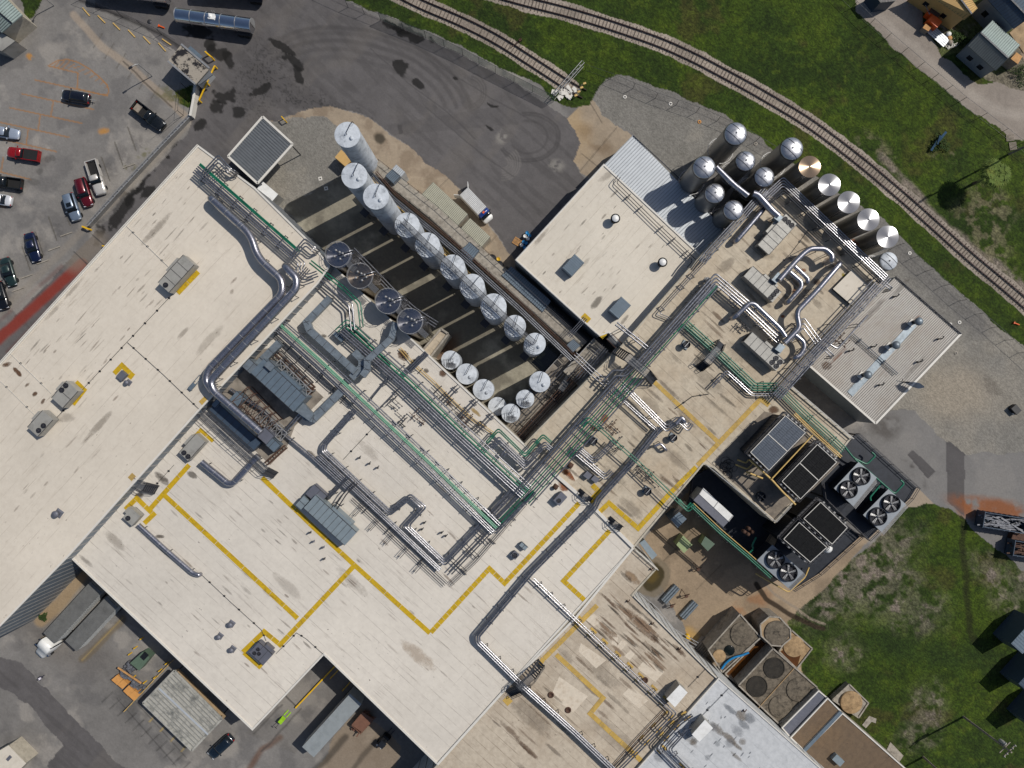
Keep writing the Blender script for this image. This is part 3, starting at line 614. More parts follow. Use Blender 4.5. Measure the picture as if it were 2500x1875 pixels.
bE = building('south_hall', 'hall with a brown streaked roof, faded yellow walkway and white patches', 'building',
  [(1068, 1866), (1547, 1337), (1604, 1387), (1545, 1452), (1735, 1640), (2001, 1872), (2080, 1945), (1700, 2380), (900, 2050)], ZE, 'wall_white', 'roof_e', ribs=2., cop_mat='wall_cream')
edge_rail(bE, PP([(1547, 1455), (1735, 1642), (2003, 1876)], ZE), ZE, h=.3, sp=1.2, rr=.05, mat='coping')
edge_rail(bE, PP([(1550, 1340), (1604, 1388)], ZE), ZE, name='guard_rail', sp=1.4, mat='coping')
bG = building('coated_hall', 'hall with a patchy white-grey coated roof and small cabinets', 'building',
  [(1754, 1655), (2001, 1873), (2076, 1940), (1745, 2290), (1490, 1950)], ZG, 'wall_white', 'roof_g', cw=.12)
bD = building('blending_house', 'clean pale-roofed block with two slate skylights and two round vents', 'building',
  [(1474, 401), (1258, 635), (1463, 821), (1486, 812), (1516, 845), (1711, 623)], ZD, 'wall_blue', 'roof_d')
m = MB()
pl = PP([(1474, 401), (1258, 635), (1463, 821)], ZD)
for a, b in zip(pl[:-1], pl[1:]):
    m.bar((a.x, a.y, ZD+.22), (b.x, b.y, ZD+.22), .08)
    for k in range(24): p = a+(b-a)*k/24; m.bar((p.x, p.y, ZD), (p.x, p.y, ZD+.22), .07)
bD.part('edge_rail', m, M['steel_light'])
# white ribbed lean-to beside the silos
def shed(name, label, cat, quad, z, mat, n, wall, along=0, z2=None, base=0., eave=.0):
    """metal building: four roof corners in order; z2 = height of the second pair"""
    zz = (z, z, z2, z2) if z2 is not None else (z,)*4
    q = [P(a, b, c) for (a, b), c in zip(quad, zz)]; ctr = sum(q, Vector())/4
    th = Th(name, label, cat, (ctr.x, ctr.y, base)); ribbed(th, q, n, mat, along=along)
    if wall:
        qi = [ctr+(p-ctr)*(1-eave) for p in q]; m = MB()
        for i in range(4):
            a, b = qi[i], qi[(i+1) % 4]; m.add([(a.x, a.y, base), (b.x, b.y, base), (b.x, b.y, b.z-.13), (a.x, a.y, a.z-.13)], [[0, 1, 2, 3]])
        th.part('wall', m, M[wall])
    return th, q
shC, _ = shed('lean_to_shed', 'white ribbed metal lean-to between the pale block and the domed silos', 'shed', [(1545, 330), (1476, 401), (1713, 624), (1776, 567)], ZC, 'corr_white', 46, 'wall_blue', 1)
m = MB(); q = PP([(1546, 331), (1657, 434), (1774, 566)], ZC+.1)
m.bar(q[0], q[1], .12); m.bar(q[1], q[2], .12); shC.part('gutter', m, M['steel_dark'])
shH, _ = shed('pump_house', 'weathered ribbed metal building streaked with rust, three domed ventilators on its roof', 'building', [(2186, 676), (2345, 815), (2137, 1034), (1968, 886)], ZH, 'corr_dirty', 44, 'wall_blue', 0)
q = PP([(2186, 676), (2345, 815), (2137, 1034), (1968, 886)], ZH)
m = MB(); m.bar(q[1]+Vector((0, 0, .08)), q[2]+Vector((0, 0, .08)), .35, .1); m.bar(q[2]+Vector((0, 0, .08)), q[3]+Vector((0, 0, .08)), .3, .1); shH.part('ridge_flashing', m, M['coping'])
edge_rail(shH, [q[0], q[1]], ZH, h=.3, sp=1.6, rr=.05, mat='steel')
m = MB()
ga = PP([(2232, 790), (2075, 962)], ZH+.09); m.bar(ga[0], ga[1], 1.15, .06); shH.part('galvanised_strip', m, M['galv'])
for (cx, cy) in ((2248, 784), (2192, 842), (2123, 915)):
    c = P(cx, cy, ZH+2.2); t = Th('roof_ventilator', {2248: 'domed grey ventilator nearest the railed edge of the rusty metal roof', 2192: 'middle domed grey ventilator on the rusty metal roof', 2123: 'domed grey ventilator nearest the blue-grey wall of the rusty metal building'}[cx], 'ventilator', (c.x, c.y, ZH), 'domed ventilators')
    m = MB(); m.lathe(c, [(.34, ZH), (.34, ZH+1.6)], 16); t.part('duct', m, M['steel_dark'])
    m = MB(); m.lathe(c, [(.62, ZH+1.55), (.66, ZH+1.75), (.5, ZH+2.0), (.2, ZH+2.15), (0, ZH+2.18)], 20); t.part('dome', m, M['galv'])
    m = MB(); m.box((c.x-.3, c.y-.1), 1.1, .9, ZH+.02, ZH+.22, VA); t.part('curb', m, M['coping'])

hooks = [(2182, 725, ZH), (2128, 847, ZH), (2073, 857, ZH), (2290, 828, ZH), (2239, 884, ZH), (2146, 940, ZH)]
hl = ['black hooked vent pipe nearest the top corner of the rusty metal roof', 'black hooked vent pipe close to the slim pipe crossing the rusty roof', 'thin black hooked vent pipe near the rust blotch', 'black hooked vent pipe nearest the right corner of the rusty metal roof', 'black hooked vent pipe between the right ventilator and the roof edge', 'black hooked vent pipe nearest the blue-grey wall corner']
def gooseneck(x, y, z, label, group, h=.9, r=.07, mat='black', d=None, name='hooked_vent_pipe'):
    c = P(x, y, z); d = d or V; e = Vector((d.x, d.y, 0)); m = MB()
    m.tube([c, c+Vector((0, 0, h*.8)), c+e*.12+Vector((0, 0, h)), c+e*.4+Vector((0, 0, h)), c+e*.5+Vector((0, 0, h*.75))], r, 8)
    m.lathe(c, [(r*2.2, z+.01), (r*1.1, z+.15)], 10)
    return single(name, label, 'vent pipe', m, M[mat], (c.x, c.y, z), group)
for (x, y, z), l in zip(hooks, hl): gooseneck(x, y, z, l, 'hooked vent pipes on the metal roof', 1.1, .09)
# open canopy, kiosk and small sheds round the yard
def legs(th, q, h0, h1, mat='steel', w=.14, ins=.06):
    ctr = sum(q, Vector())/len(q)
    for p in q:
        p = p+(ctr-p)*ins; m = MB(); m.bar((p.x, p.y, h0), (p.x, p.y, h1), w); th.part('post', m, M[mat])
def canopy(name, label, quad, z, mat, n, along=0, frame='coping', wall=None):
    th, q = shed(name, label, 'canopy', quad, z, mat, n, wall, along)
    if not wall: legs(th, q, 0, z-.13)
    m = MB()
    for i in range(4): m.bar(q[i]+Vector((0, 0, .02)), q[(i+1) % 4]+Vector((0, 0, .02)), .34, .2)
    th.part('fascia', m, M[frame]); return th
cn = canopy('open_canopy', 'open-sided canopy with a dark ribbed roof and white edge beside the gravel', [(642, 285), (715, 352), (629, 448), (557, 382)], 5.2, 'corr_grey', 20, 1)
c = P(638, 400, 0); m = MB(); m.box((c.x-2, c.y-1.2), 3.5, 1.2, 0, 1.6, UA); m.box((c.x+1, c.y+.4), 1.2, 1.2, 0, 1.3, UA); 
single('machinery_skid', 'dark machinery skid half hidden under the dark-roofed canopy', 'machine', m, M['rust'], (c.x, c.y, 0))
def cabinet(name, label, cat, quad, z0, z1, mat, group=None, lid='white', detail=True):
    q = PP(quad, z1); ctr = sum(q, Vector())/4; th = Th(name, label, cat, (ctr.x, ctr.y, z0), group)
    m = MB(); m.prism(q, z0, z1-.08, cap=False); th.part('body', m, M[mat])
    m = MB(); m.prism([ctr+(p-ctr)*1.03 for p in q], z1-.08, z1); 
    th.part('lid', m, M[lid])
    if detail:
        m = MB(); a, b = q[1], q[2]; d = (b-a); o = Vector((d.y, -d.x, 0)).normalized()*.02
        for k in range(5):
            zz = z0+(z1-z0)*(.3+.1*k); m.bar(Vector((*(a+d*.2+o).xy, zz)), Vector((*(a+d*.8+o).xy, zz)), .03, .05)
        th.part('louvre', m, M['steel_dark'])
    return th
cabinet('pump_kiosk', 'white box kiosk with a grey side between the warehouse and the gravel', 'kiosk', [(641, 443), (678, 474), (657, 499), (623, 467)], 0, 3.4, 'hvac', lid='white')
cabinet('storage_box', 'ochre box beside the foot of the tallest white tank', 'box', [(833, 366), (860, 390), (843, 406), (818, 384)], 0, 2.4, 'corr_gold', lid='corr_gold')
th, q = shed('loading_shed', 'larger cream ribbed shed beside the concrete walkway and the van', 'shed', [(1058, 445), (1142, 523), (1111, 558), (1027, 478)], 4.2, 'corr_cream', 28, 'wall_cream', 0)
th, q = shed('side_shed', 'smaller cream ribbed shed with dark ribs next to the larger cream shed', 'shed', [(1148, 533), (1197, 578), (1172, 607), (1121, 563)], 3.6, 'corr_cream', 16, 'wall_cream', 0)
for lab, quad in (('slate-blue roofed hut at the far end of the concrete walkway', [(958, 414), (977, 430), (960, 448), (941, 430)]), ('slate-blue roofed hut halfway along the concrete walkway', [(1147, 591), (1170, 611), (1150, 636), (1125, 612)]), ('slate-blue roofed hut at the court end of the concrete walkway', [(1400, 828), (1417, 843), (1398, 860), (1384, 843)])):
    th, q = shed('walkway_hut', lab, 'hut', quad, 5.6, 'corr_blue', 6, 'wall_blue', 0)
    m = MB(); [m.bar(q[i], q[(i+1) % 4], .1) for i in range(4)]; th.part('trim', m, M['steel_dark'])
th, q = shed('white_roofed_hut', 'small white-roofed hut beside the first slate-blue hut', 'hut', [(968, 402), (989, 420), (975, 436), (958, 413)], 4.4, 'corr_white', 6, 'wall_white')
# gate house
gq = PP([(443, 108), (512, 167), (478, 206), (410, 149)], 3.6); ctr = sum(gq, Vector())/4
g = Th('gate_house', 'gate house with a black-stained flat roof beside the yard entrance', 'building', (ctr.x, ctr.y, 0))
m = MB(); m.prism([ctr+(p-ctr)*.85 for p in gq], 0, 3.45); g.part('wall', m, M['wall_white'])
mm, nt, bs = newmat('blackened_roof'); p = _pos(nt); nt.links.new(_mix(nt, _ramp(nt, _noise(nt, p, .55, 7, .75), .5, .56), srgb(150, 142, 130), srgb(26, 24, 28)), bs.inputs['Base Color']); bs.inputs['Roughness'].default_value = .85
m = MB(); m.prism(gq, 3.45, 3.6); g.part('roof', m, mm)
m = MB(); [m.bar(gq[i]+Vector((0, 0, .06)), gq[(i+1) % 4]+Vector((0, 0, .06)), .3, .14) for i in (0, 2)]; g.part('gutter', m, M['steel_light'])
q2 = PP([(502, 172), (508, 178), (478, 206), (458, 192)], 3.3); m = MB(); m.prism(PP([(495, 158), (520, 182), (486, 207), (460, 190)], 3.2), 3.05, 3.2); g.part('side_awning', m, M['corr_grey'])
m = MB(); m.prism(PP([(465, 112), (495, 138), (483, 148), (455, 122)], 3.0), 2.9, 3.0); g.part('front_awning', m, M['corr_blue'])
# houses beyond the lane
def gable(name, label, q1, q2, z, zr, matA, matB, n, wall, ridge):
    """two roof slopes meeting on the ridge: q1, q2 = eave pairs, ridge = pair"""
    a, b = PP(q1, z); c, d = PP(q2, z); r0, r1 = PP(ridge, zr); ctr = (a+b+c+d)/4; th = Th(name, label, 'house', (ctr.x, ctr.y, 0))
    ribbed(th, [a, b, r1, r0], n, matA, 'roof_slope'); ribbed(th, [r0, r1, d, c], n, matB, 'roof_slope')
    m = MB(); pts = [a, b, d, c]; k = .94; pp = [ctr+(p-ctr)*k for p in pts]; m.prism(pp, 0, z-.25, cap=False)
    g0, g1 = ctr+(r0-ctr)*k, ctr+(r1-ctr)*k; g0.z = g1.z = zr-.25
    for e, f, g_ in ((pp[1], pp[2], g1), (pp[3], pp[0], g0)): m.add([(e.x, e.y, z-.25), (f.x, f.y, z-.25), g_], [[0, 1, 2]])
    th.part('wall', m, M[wall])
    m = MB(); m.bar(r0+Vector((0, 0, .05)), r1+Vector((0, 0, .05)), .25, .08); th.part('ridge_cap', m, M['steel_dark'])
    m = MB(); e = pp[3]; f = pp[2]
    for t in (.3, .7):
        p = e+(f-e)*t; m.box((p.x, p.y), .9, .12, z*.35, z*.6, math.atan2((f-e).y, (f-e).x))
    th.part('window', m, M['glass']); return th
gable('barn', 'grey barn with one pale and one darker roof slope beside the dirt lane', [(2423, 50), (2490, 110)], [(2363, 112), (2431, 172)], 3.6, 4.9, 'corr_teal', 'corr_dim', 16, 'wall_blue', [(2394, 80), (2461, 142)])
gable('workshop', 'ochre-walled workshop with a sandy ribbed roof at the top edge', [(2345, -45), (2386, 20)], [(2240, -30), (2355, 48)], 3.8, 5.0, 'corr_gold', 'corr_gold', 18, 'corr_gold', [(2300, -60), (2372, 34)])
gable('blue_roof_house', 'house with a dark blue ribbed roof in the upper right corner', [(2470, -60), (2545, 20)], [(2405, -8), (2476, 70)], 4.6, 6.0, 'corr_navy', 'corr_navy', 14, 'wall_blue', [(2440, -30), (2512, 44)])
gable('corner_shed', 'shed with a grey-white ribbed roof in the upper left corner', [(-20, -40), (55, 37)], [(-70, 30), (5, 80)], 4.0, 4.8, 'corr_teal', 'corr_teal', 16, 'wall_cream', [(-50, -10), (30, 58)])
cabinet('small_outbuilding', 'small flat grey outbuilding below the upper left shed', 'shed', [(5, 82), (36, 100), (4, 124), (-30, 112)], 0, 3, 'hvac', lid='hvac')
cabinet('roofed_trailer', 'beige box-roofed cabin with a roof hatch in the lower left corner', 'cabin', [(20, 1821), (62, 1864), (20, 1905), (-30, 1850)], 0, 3.2, 'wall_cream', lid='roof_d')
c = P(22, 1851, 3.25); m = MB(); m.box(c, .9, .5, 3.2, 3.32, VA); single('roof_hatch', 'dark square hatch on the beige cabin roof in the lower left corner', 'hatch', m, M['hvac_dark'], (c.x, c.y, 3.2))
# weathered canopy in the south-west lot
cz = 3.8; cw = canopy('parking_canopy', 'long weathered white-grey canopy against the hall in the south-west lot', [(426, 1637), (542, 1755), (469, 1832), (350, 1716)], cz, 'canopy', 12, 1, 'canopy')
m = MB(); q = PP([(388, 1680), (508, 1793)], cz+.1); m.bar(q[0], q[1], .3, .1); cw.part('ridge_cap', m, M['corr_white'])
m = MB(); m.prism(PP([(434, 1632), (552, 1748), (545, 1756), (427, 1640)], 2.9), 2.7, 2.9); single('ledge_roof', 'narrow tan ledge roof between the weathered canopy and the hall', 'ledge', m, M['tan'], P(492, 1694, 2.7))

# concrete walkway beside the white tanks
def slab(name, label, cat, pts, wpx, z0, z1, mat, kids=None):
    q = PP(pts, z1); l = offset(q, wpx/2); r = offset(q, -wpx/2); ctr = sum(q, Vector())/len(q); th = Th(name, label, cat, (ctr.x, ctr.y, z0))
    m = MB(); m.prism(l+r[::-1], z0, z1); th.part('deck', m, M[mat]); return th, l, r
th, l, r = slab('raised_walkway', 'long raised concrete walkway running beside the row of white tanks', 'walkway', [(915, 405), (1060, 520), (1160, 612), (1390, 820), (1420, 848)], 2.1, 0, 4.4, 'concrete')
for side, nm in ((l, 'railing'), (r, 'railing')):
    m = MB()
    for a, b in zip(side[:-1], side[1:]):
        n = max(1, int((b-a).length/2)); m.bar(a+Vector((0, 0, 1)), b+Vector((0, 0, 1)), .06)
        for k in range(n): p = a+(b-a)*k/n; m.bar((p.x, p.y, 4.4), (p.x, p.y, 5.4), .06)
    th.part(nm, m, M['steel'])
# platform at the court head (beige concrete with pipes)
th, l, r = slab('concrete_platform', 'beige concrete platform at the head of the tank court under crossing pipes', 'platform', [(1395, 925), (1470, 845)], 3.6, 0, 5.0, 'concrete')
edge_rail(th, l, 5.0); edge_rail(th, r, 5.0, 'side_railing')
th, l, r = slab('service_deck', 'lower concrete deck strewn with pipework along the right side of the tank court', 'platform', [(1245, 1060), (1400, 890)], 5.2, 0, 3.2, 'concrete_dark')
edge_rail(th, l, 3.2)
th, q = shed('court_canopy', 'long grey ribbed canopy squeezed between the pale block and the walkway', 'canopy', [(1248, 650), (1345, 735), (1325, 762), (1225, 672)], 4.6, 'corr_blue', 22, None, 0)
legs(th, q, 0, 4.4)
m = MB(); m.box(P(1395, 800, .05), 12, 5, .02, .08, UA); single('sump_pool', 'black water sump between the concrete walkway and the pale block', 'pool', m, M['black_water'], P(1395, 800, 0))
m = MB(); m.box(P(1352, 890, .05), 6, 4.4, .02, .08, UA); single('court_pool', 'dark standing water between the white tanks at the court head', 'pool', m, M['black_water'], P(1352, 890, 0))
# concrete stack block inside the court
q = PP([(1077, 803), (1095, 815), (1045, 880), (1026, 862)], 7.4); ctr = sum(q, Vector())/4
th = Th('concrete_block_house', 'narrow beige block house standing between the dark steel tanks and the small white tanks', 'building', (ctr.x, ctr.y, 0))
m = MB(); m.prism(q, 0, 7.3, cap=False); th.part('wall', m, M['concrete']); m = MB(); m.prism([ctr+(p-ctr)*.98 for p in q], 7.2, 7.35); th.part('roof', m, M['roof_f'])
m = MB(); [m.bar(q[i]+Vector((0, 0, .1)), q[(i+1) % 4]+Vector((0, 0, .1)), .3, .35) for i in range(4)]; th.part('parapet', m, M['concrete'])

# ------------------------------------------------------------------ tanks and silos
def tank(name, label, cx, cy, rp, z, mat, kind, group, z0=0., stair=0, base=None):
    """cx, cy, rp = centre and radius of the top in photo pixels, z = height of the rim"""
    c = P(cx, cy, z); r = rp*(H-z)/F; th = Th(name, label, 'tank' if 'silo' not in name else 'silo', (c.x, c.y, z0), group)
    m = MB(); pr = [(r, z0+(0 if kind != 'cone' else .0)), (r, z)]
    if kind in ('dome', 'cone'): pr = [(r*.98, z0), (r*.98, z0+.5), (r, z0+.5), (r, z)]
    m.lathe(c, pr, 40, True); th.part('shell', m, M[mat if kind in ('flat', 'vessel') or mat == 'tank_white' else 'tank_shell'])
    m = MB()
    if kind == 'dome':
        m.lathe(c, [(r, z-.02)]+[(r*math.cos(a), z+r*.30*math.sin(a)) for a in [R(12*k) for k in range(1, 7)]]+[(r*.2, z+r*.297), (0, z+r*.30)], 40)
    elif kind == 'cone': m.lathe(c, [(r*1.005, z), (.01, z+r*.07)], 64)
    elif kind == 'flat': m.lathe(c, [(r*1.02, z-.08), (r*1.02, z+.02)], 40); m.lathe(c, [(r*1.02, z+.02), (0, z+r*.13)], 40, False)
    else:
        m.lathe(c, [(r*1.04, z-.2), (r*1.04, z)], 44); m.lathe(c, [(r*1.04, z), (.01, z+r*.08)], 64)
    th.part('roof', m, M[{'tank_dark': 'cone_dark', 'tank_brown': 'cone_brown'}.get(mat, mat) if kind == 'vessel' else ('cone_bronze' if 'bronze' in mat else 'cone_steel') if kind == 'cone' else mat])
    if kind == 'dome':
        for k in (-1, 1):
            m = MB(); e = V if k else U; a0 = rng(.4, .55)
            pts = []
            for i in range(9):
                t = -1+i/4; x = t*r*.92; y = k*r*.38; rr = min(.99, math.hypot(x, y)/r)
                pts.append(Vector((c.x+U.x*x+V.x*y, c.y+U.y*x+V.y*y, z+r*.30*math.sqrt(max(0, 1-rr*rr))+.03)))
            m.tube(pts, .035, 6); th.part('lifting_rib', m, M['steel_dark'])
        m = MB(); m.lathe(c, [(r*1.0+.03, z-.25), (r+.06, z-.2), (r+.03, z-.1)], 40); th.part('rim_band', m, M['steel'])
        m = MB(); m.lathe(c, [(.12, z+r*.3-.03), (.12, z+r*.3+.12), (0, z+r*.3+.14)], 12); th.part('vent_cap', m, M['steel_light'])
        zz = z*.45; m = MB()
        for k in range(16):
            a, b = 2*math.pi*k/16, 2*math.pi*(k+1)/16; rr = r+.35
            m.bar((c.x+rr*math.cos(a), c.y+rr*math.sin(a), zz), (c.x+rr*math.cos(b), c.y+rr*math.sin(b), zz), .07)
            if k % 2 == 0: m.bar((c.x+rr*math.cos(a), c.y+rr*math.sin(a), zz), (c.x+r*.98*math.cos(a), c.y+r*.98*math.sin(a), zz), .05)
        th.part('ring_pipe', m, M['steel_light'])
    if kind == 'cone':
        m = MB(); m.lathe(c, [(.06, z+r*.12), (.06, z+r*.14+.1), (0, z+r*.14+.1)], 10); th.part('vent_cap', m, M['steel_light'])
        m = MB(); d = (P(NX, NY)-Vector((c.x, c.y, 0))).normalized(); a = math.atan2(d.y, d.x)+.35
        for s in (-.18, .18):
            x, y = c.x+math.cos(a)*(r+.15)-math.sin(a)*s, c.y+math.sin(a)*(r+.15)+math.cos(a)*s; m.bar((x, y, z0), (x, y, z+.3), .05)
        for k in range(int(z/.5)): x, y = c.x+math.cos(a)*(r+.15), c.y+math.sin(a)*(r+.15); m.bar((x-math.sin(a)*-.18, y+math.cos(a)*-.18, .5*k+.3), (x-math.sin(a)*.18, y+math.cos(a)*.18, .5*k+.3), .03)
        th.part('ladder', m, M['steel'])
    if kind == 'flat':
        m = MB(); a = rng(.9, 1.3); top = Vector((c.x, c.y, z+r*.16+.5)); e = Vector((math.cos(a), math.sin(a), 0))
        m.tube([Vector((c.x, c.y, z+r*.1)), top, top+e*r*.97+Vector((0, 0, -.2)), top+e*(r+.15)+Vector((0, 0, -.6)), Vector((c.x, c.y, z0+2))+e*(r+.2)], .045, 6); th.part('fill_pipe', m, M['steel_dark'])
        m = MB(); m.lathe((c.x+r*.35, c.y-r*.3), [(.28, z+.05), (.28, z+.28), (0, z+.32)], 12); th.part('manhole', m, M['tank_white'])
        m = MB(); m.lathe(c, [(r+.02, z-.35), (r+.05, z-.3), (r+.02, z-.24)], 40); th.part('rim_band', m, M['tank_white'])
    if kind == 'vessel':
        m = MB()
        for k in range(28):
            a, b = 2*math.pi*k/28, 2*math.pi*(k+1)/28; rr = r*1.03
            pa, pb = (c.x+rr*math.cos(a), c.y+rr*math.sin(a)), (c.x+rr*math.cos(b), c.y+rr*math.sin(b))
            m.bar((*pa, z+.9), (*pb, z+.9), .05); m.bar((*pa, z+.45), (*pb, z+.45), .04)
            if k % 2 == 0: m.bar((*pa, z), (*pa, z+.9), .05)
        th.part('railing', m, M['steel_light'])
        for dx, dy in ((.1, .2), (-.2, .35), (.35, .1), (.15, -.35), (-.35, -.15), (.5, -.1)):
            m = MB(); m.lathe((c.x+dx*r, c.y+dy*r), [(.12, z), (.12, z+.55), (.17, z+.57), (.17, z+.63), (0, z+.64)], 10); th.part('nozzle', m, M['steel_light'])
        m = MB(); e = Vector((.95, .3, 0)).normalized(); p0 = Vector((c.x, c.y, z+.5))
        m.tube([p0+Vector((0, 0, -.4)), p0, p0+e*r*1.15, p0+e*r*1.25+Vector((0, 0, -.5)), p0+e*r*1.25+Vector((0, 0, -6))], .11, 8); m.tube([p0+Vector((.3, -.4, 0)), p0+Vector((.3, -.4, 0))+e*r*1.15], .06, 8); th.part('feed_pipe', m, M['silver'])
    if stair:
        # curved roof ribs and the catwalk that links tank to tank
        m = MB()
        for q in (.45, .62, .79, .95):
            pts = []
            for i in range(8):
                a = math.radians(155+i*16); pts.append(Vector((c.x+r*q*math.cos(a), c.y+r*q*math.sin(a), z+r*.16*(1-q)+.75)))
            m.tube(pts, .03, 5, caps=False)
        for i in (0, 3, 6):
            a = math.radians(155+i*17); m.bar((c.x+r*.45*math.cos(a), c.y+r*.45*math.sin(a), z+.85), (c.x+r*.97*math.cos(a), c.y+r*.97*math.sin(a), z+.75), .04)
            m.bar((c.x+r*.97*math.cos(a), c.y+r*.97*math.sin(a), z), (c.x+r*.97*math.cos(a), c.y+r*.97*math.sin(a), z+.8), .04)
        th.part('guard_hoops', m, M['steel'])
    return th, c, r
mm, nt, bs = newmat('brushed_shell'); p_ = _pos(nt); bs.inputs['Metallic'].default_value = .85; bs.inputs['Roughness'].default_value = .42
nt.links.new(_mix(nt, _noise(nt, p_, .8), (.30, .29, .27, 1), (.46, .44, .42, 1)), bs.inputs['Base Color']); M['tank_shell'] = mm
ordn = ['tallest of the white tanks, nearest the curved kerb and the ochre box', 'tall white tank second from the yard end of the row', 'tall white tank third from the yard end of the row',
 'first shorter white tank after the three tall ones', 'white tank fifth from the yard end of the row, second of the shorter ones', 'white tank sixth from the yard end, opposite the halfway hut of the walkway',
 'white tank seventh from the yard end, beside the third steel vessel across the court', 'white tank eighth from the yard end, opposite the fourth steel vessel', 'white tank second from the court head of the long row', 'white tank last in the long row, beside the dark pool']
row = [(848, 329, 31, 17.5), (865, 429, 31, 17.5), (918, 480, 31, 17.5), (994, 549.5, 30, 11.5), (1043.5, 598, 30, 11.5), (1105, 652, 30, 11.5), (1153, 699, 30, 11.5), (1205, 748, 31, 11.5), (1257, 796, 26.5, 11.3), (1306, 839, 26, 11.3)]
tops = []
for i, (x, y, r, z) in enumerate(row):
    th, c, rr = tank('white_tank', ordn[i], x, y, r, z, 'tank_white', 'flat', 'white tanks in the long row', stair=i > 2)
    tops.append((c, rr, z)); 
    m = MB(); p = c+Vector((-U.x*0-V.x*(rr+.5), -V.y*(rr+.5), 0)); q = Vector((c.x, c.y, 0))-V*(rr+.55); m.box(q, 1.3, 1.1, 2.6, 2.75, UA); m.bar(q+U*.5, q+U*.5+Vector((0, 0, 2.6)), .1); m.bar(q-U*.5, q-U*.5+Vector((0, 0, 2.6)), .1)
    th.part('foot_platform', m, M['steel'])
# catwalk across the tank tops
th = Th('tank_catwalk', 'narrow steel catwalk running over the tops of the seven shorter white tanks', 'catwalk', tops[3][0])
m = MB(); m2 = MB()
pts = [t[0]+Vector((0, 0, .9))-V*.1 for t in tops[3:]]; pts = [pts[0]-U*.6]+pts
for a, b in zip(pts[:-1], pts[1:]):
    d = (b-a).normalized(); s = Vector((-d.y, d.x, 0))*.38
    m.bar(a, b, .7, .05)
    for k in (-1, 1):
        for h in (.5, 1.0): m2.bar(a+s*k+Vector((0, 0, h)), b+s*k+Vector((0, 0, h)), .06)
        for j in range(3): p = a+(b-a)*j/3+s*k; m2.bar(p, p+Vector((0, 0, 1)), .06)
th.part('walking_grate', m, M['grate']); th.part('handrail', m2, M['steel'])
for (x, y, r, z, l, s) in ((1318, 932, 25, 8, 'white flat-topped tank standing alone on the right side of the court beside the pool', 0), (1282, 974, 22, 7.2, 'small white tank with a ladder hatch, middle of three right of the court', 1), (1247, 1009, 22.5, 7, 'small white tank nearest the lower corner of the court', 1),
   (1100, 879, 22.5, 7, 'small white tank nearest the beige block house', 1), (1139, 913, 25, 7.5, 'white tank second from the beige block house', 0), (1180, 951, 25, 7.5, 'white tank third from the beige block house', 0), (1214, 992, 22, 4.6, 'low cream-white tank half hidden at the lower end of the court', 0)):
    th, c, rr = tank('small_white_tank', l, x, y, r, z, 'tank_white', 'flat', 'small white tanks round the court')
    if s:
        m = MB(); q = c+Vector((.2, -.8, .5)); m.box(q, .75, 1.5, z+.3, z+.36, R(80)); m.bar(q+Vector((.35, .7, .8)), q+Vector((.35, -.9, .8)), .05); m.bar(q+Vector((-.35, .7, .8)), q+Vector((-.35, -.9, .8)), .05)
        th.part('hatch_platform', m, M['grate'])
        m = MB()
        for k in range(5): m.bar(c+Vector((-rr*.7+.35*k, rr*.1, .6)), c+Vector((-rr*.6+.35*k, -rr*.7, .6)), .04)
        m.bar(c+Vector((-rr*.8, 0, .6)), c+Vector((rr*.5, .3, .6)), .04); th.part('guard_hoops', m, M['steel'])
for i, (x, y, l, mt) in enumerate(((828, 623, 'dark steel vessel nearest the warehouse corner', 'tank_dark'), (881, 675, 'bronze-brown steel vessel second in the line of four', 'tank_brown'), (949, 736, 'dark steel vessel third in the line of four', 'tank_dark'), (1002.5, 785, 'dark steel vessel last in the line, beside the beige block house', 'tank_dark'))):
    th, c, rr = tank('process_vessel', l, x, y, 30, 13, mt, 'vessel', 'dark steel process vessels')
    m = MB(); m.box(c-V*0+U*(rr+.7), 1.6, .9, 13.0, 13.06, UA); th.part('link_platform', m, M['grate'])
sil = [(1796, 326.5, 28, 14, 'tall domed silo farthest up on the gravel side', 'tall_domed_silo', 'tank_steel', 'dome'), (1933, 363, 28, 14, 'tall domed silo standing next to the bronze cone-topped silo', 'tall_domed_silo', 'tank_steel', 'dome'), (1719, 408.5, 28, 13.6, 'tall domed silo at the corner of the white ribbed lean-to', 'tall_domed_silo', 'tank_steel', 'dome'),
 (1820, 393, 24.5, 12, 'smaller domed silo between the two tall rear silos', 'domed_silo', 'tank_steel', 'dome'), (1866, 432, 24.5, 12, 'smaller domed silo partly shaded by its tall neighbour', 'domed_silo', 'tank_steel', 'dome'), (1745, 472, 24.5, 11.6, 'smaller domed silo in the middle of the line beside the lean-to', 'domed_silo', 'tank_steel', 'dome'), (1790.5, 513, 24.5, 11.6, 'smaller domed silo nearest the long grey pipes', 'domed_silo', 'tank_steel', 'dome'),
 (1977, 407, 26.5, 14, 'bronze cone-topped silo at the head of the cone-topped line', 'cone_silo', 'tank_bronze', 'cone'), (2025, 451, 27, 14, 'silver cone-topped silo next to the bronze one', 'cone_silo', 'tank_steel', 'cone'), (2072, 493.6, 27, 14, 'silver cone-topped silo in the middle of the line of five', 'cone_silo', 'tank_steel', 'cone'), (2120, 536, 27, 14, 'faintly golden cone-topped silo fourth in the line of five', 'cone_silo', 'tank_steel', 'cone'), (2167, 578, 27, 14, 'cone-topped silo last in the line, beside the round white vessel', 'cone_silo', 'tank_steel', 'cone'),
 (2169, 637.5, 22, 9, 'short domed pale vessel at the corner of the rusty metal roof', 'domed_silo', 'tank_white', 'dome')]
for (x, y, r, z, l, nm, mt, kd) in sil: tank(nm, l, x, y, r, z, mt, kd, 'steel silos')

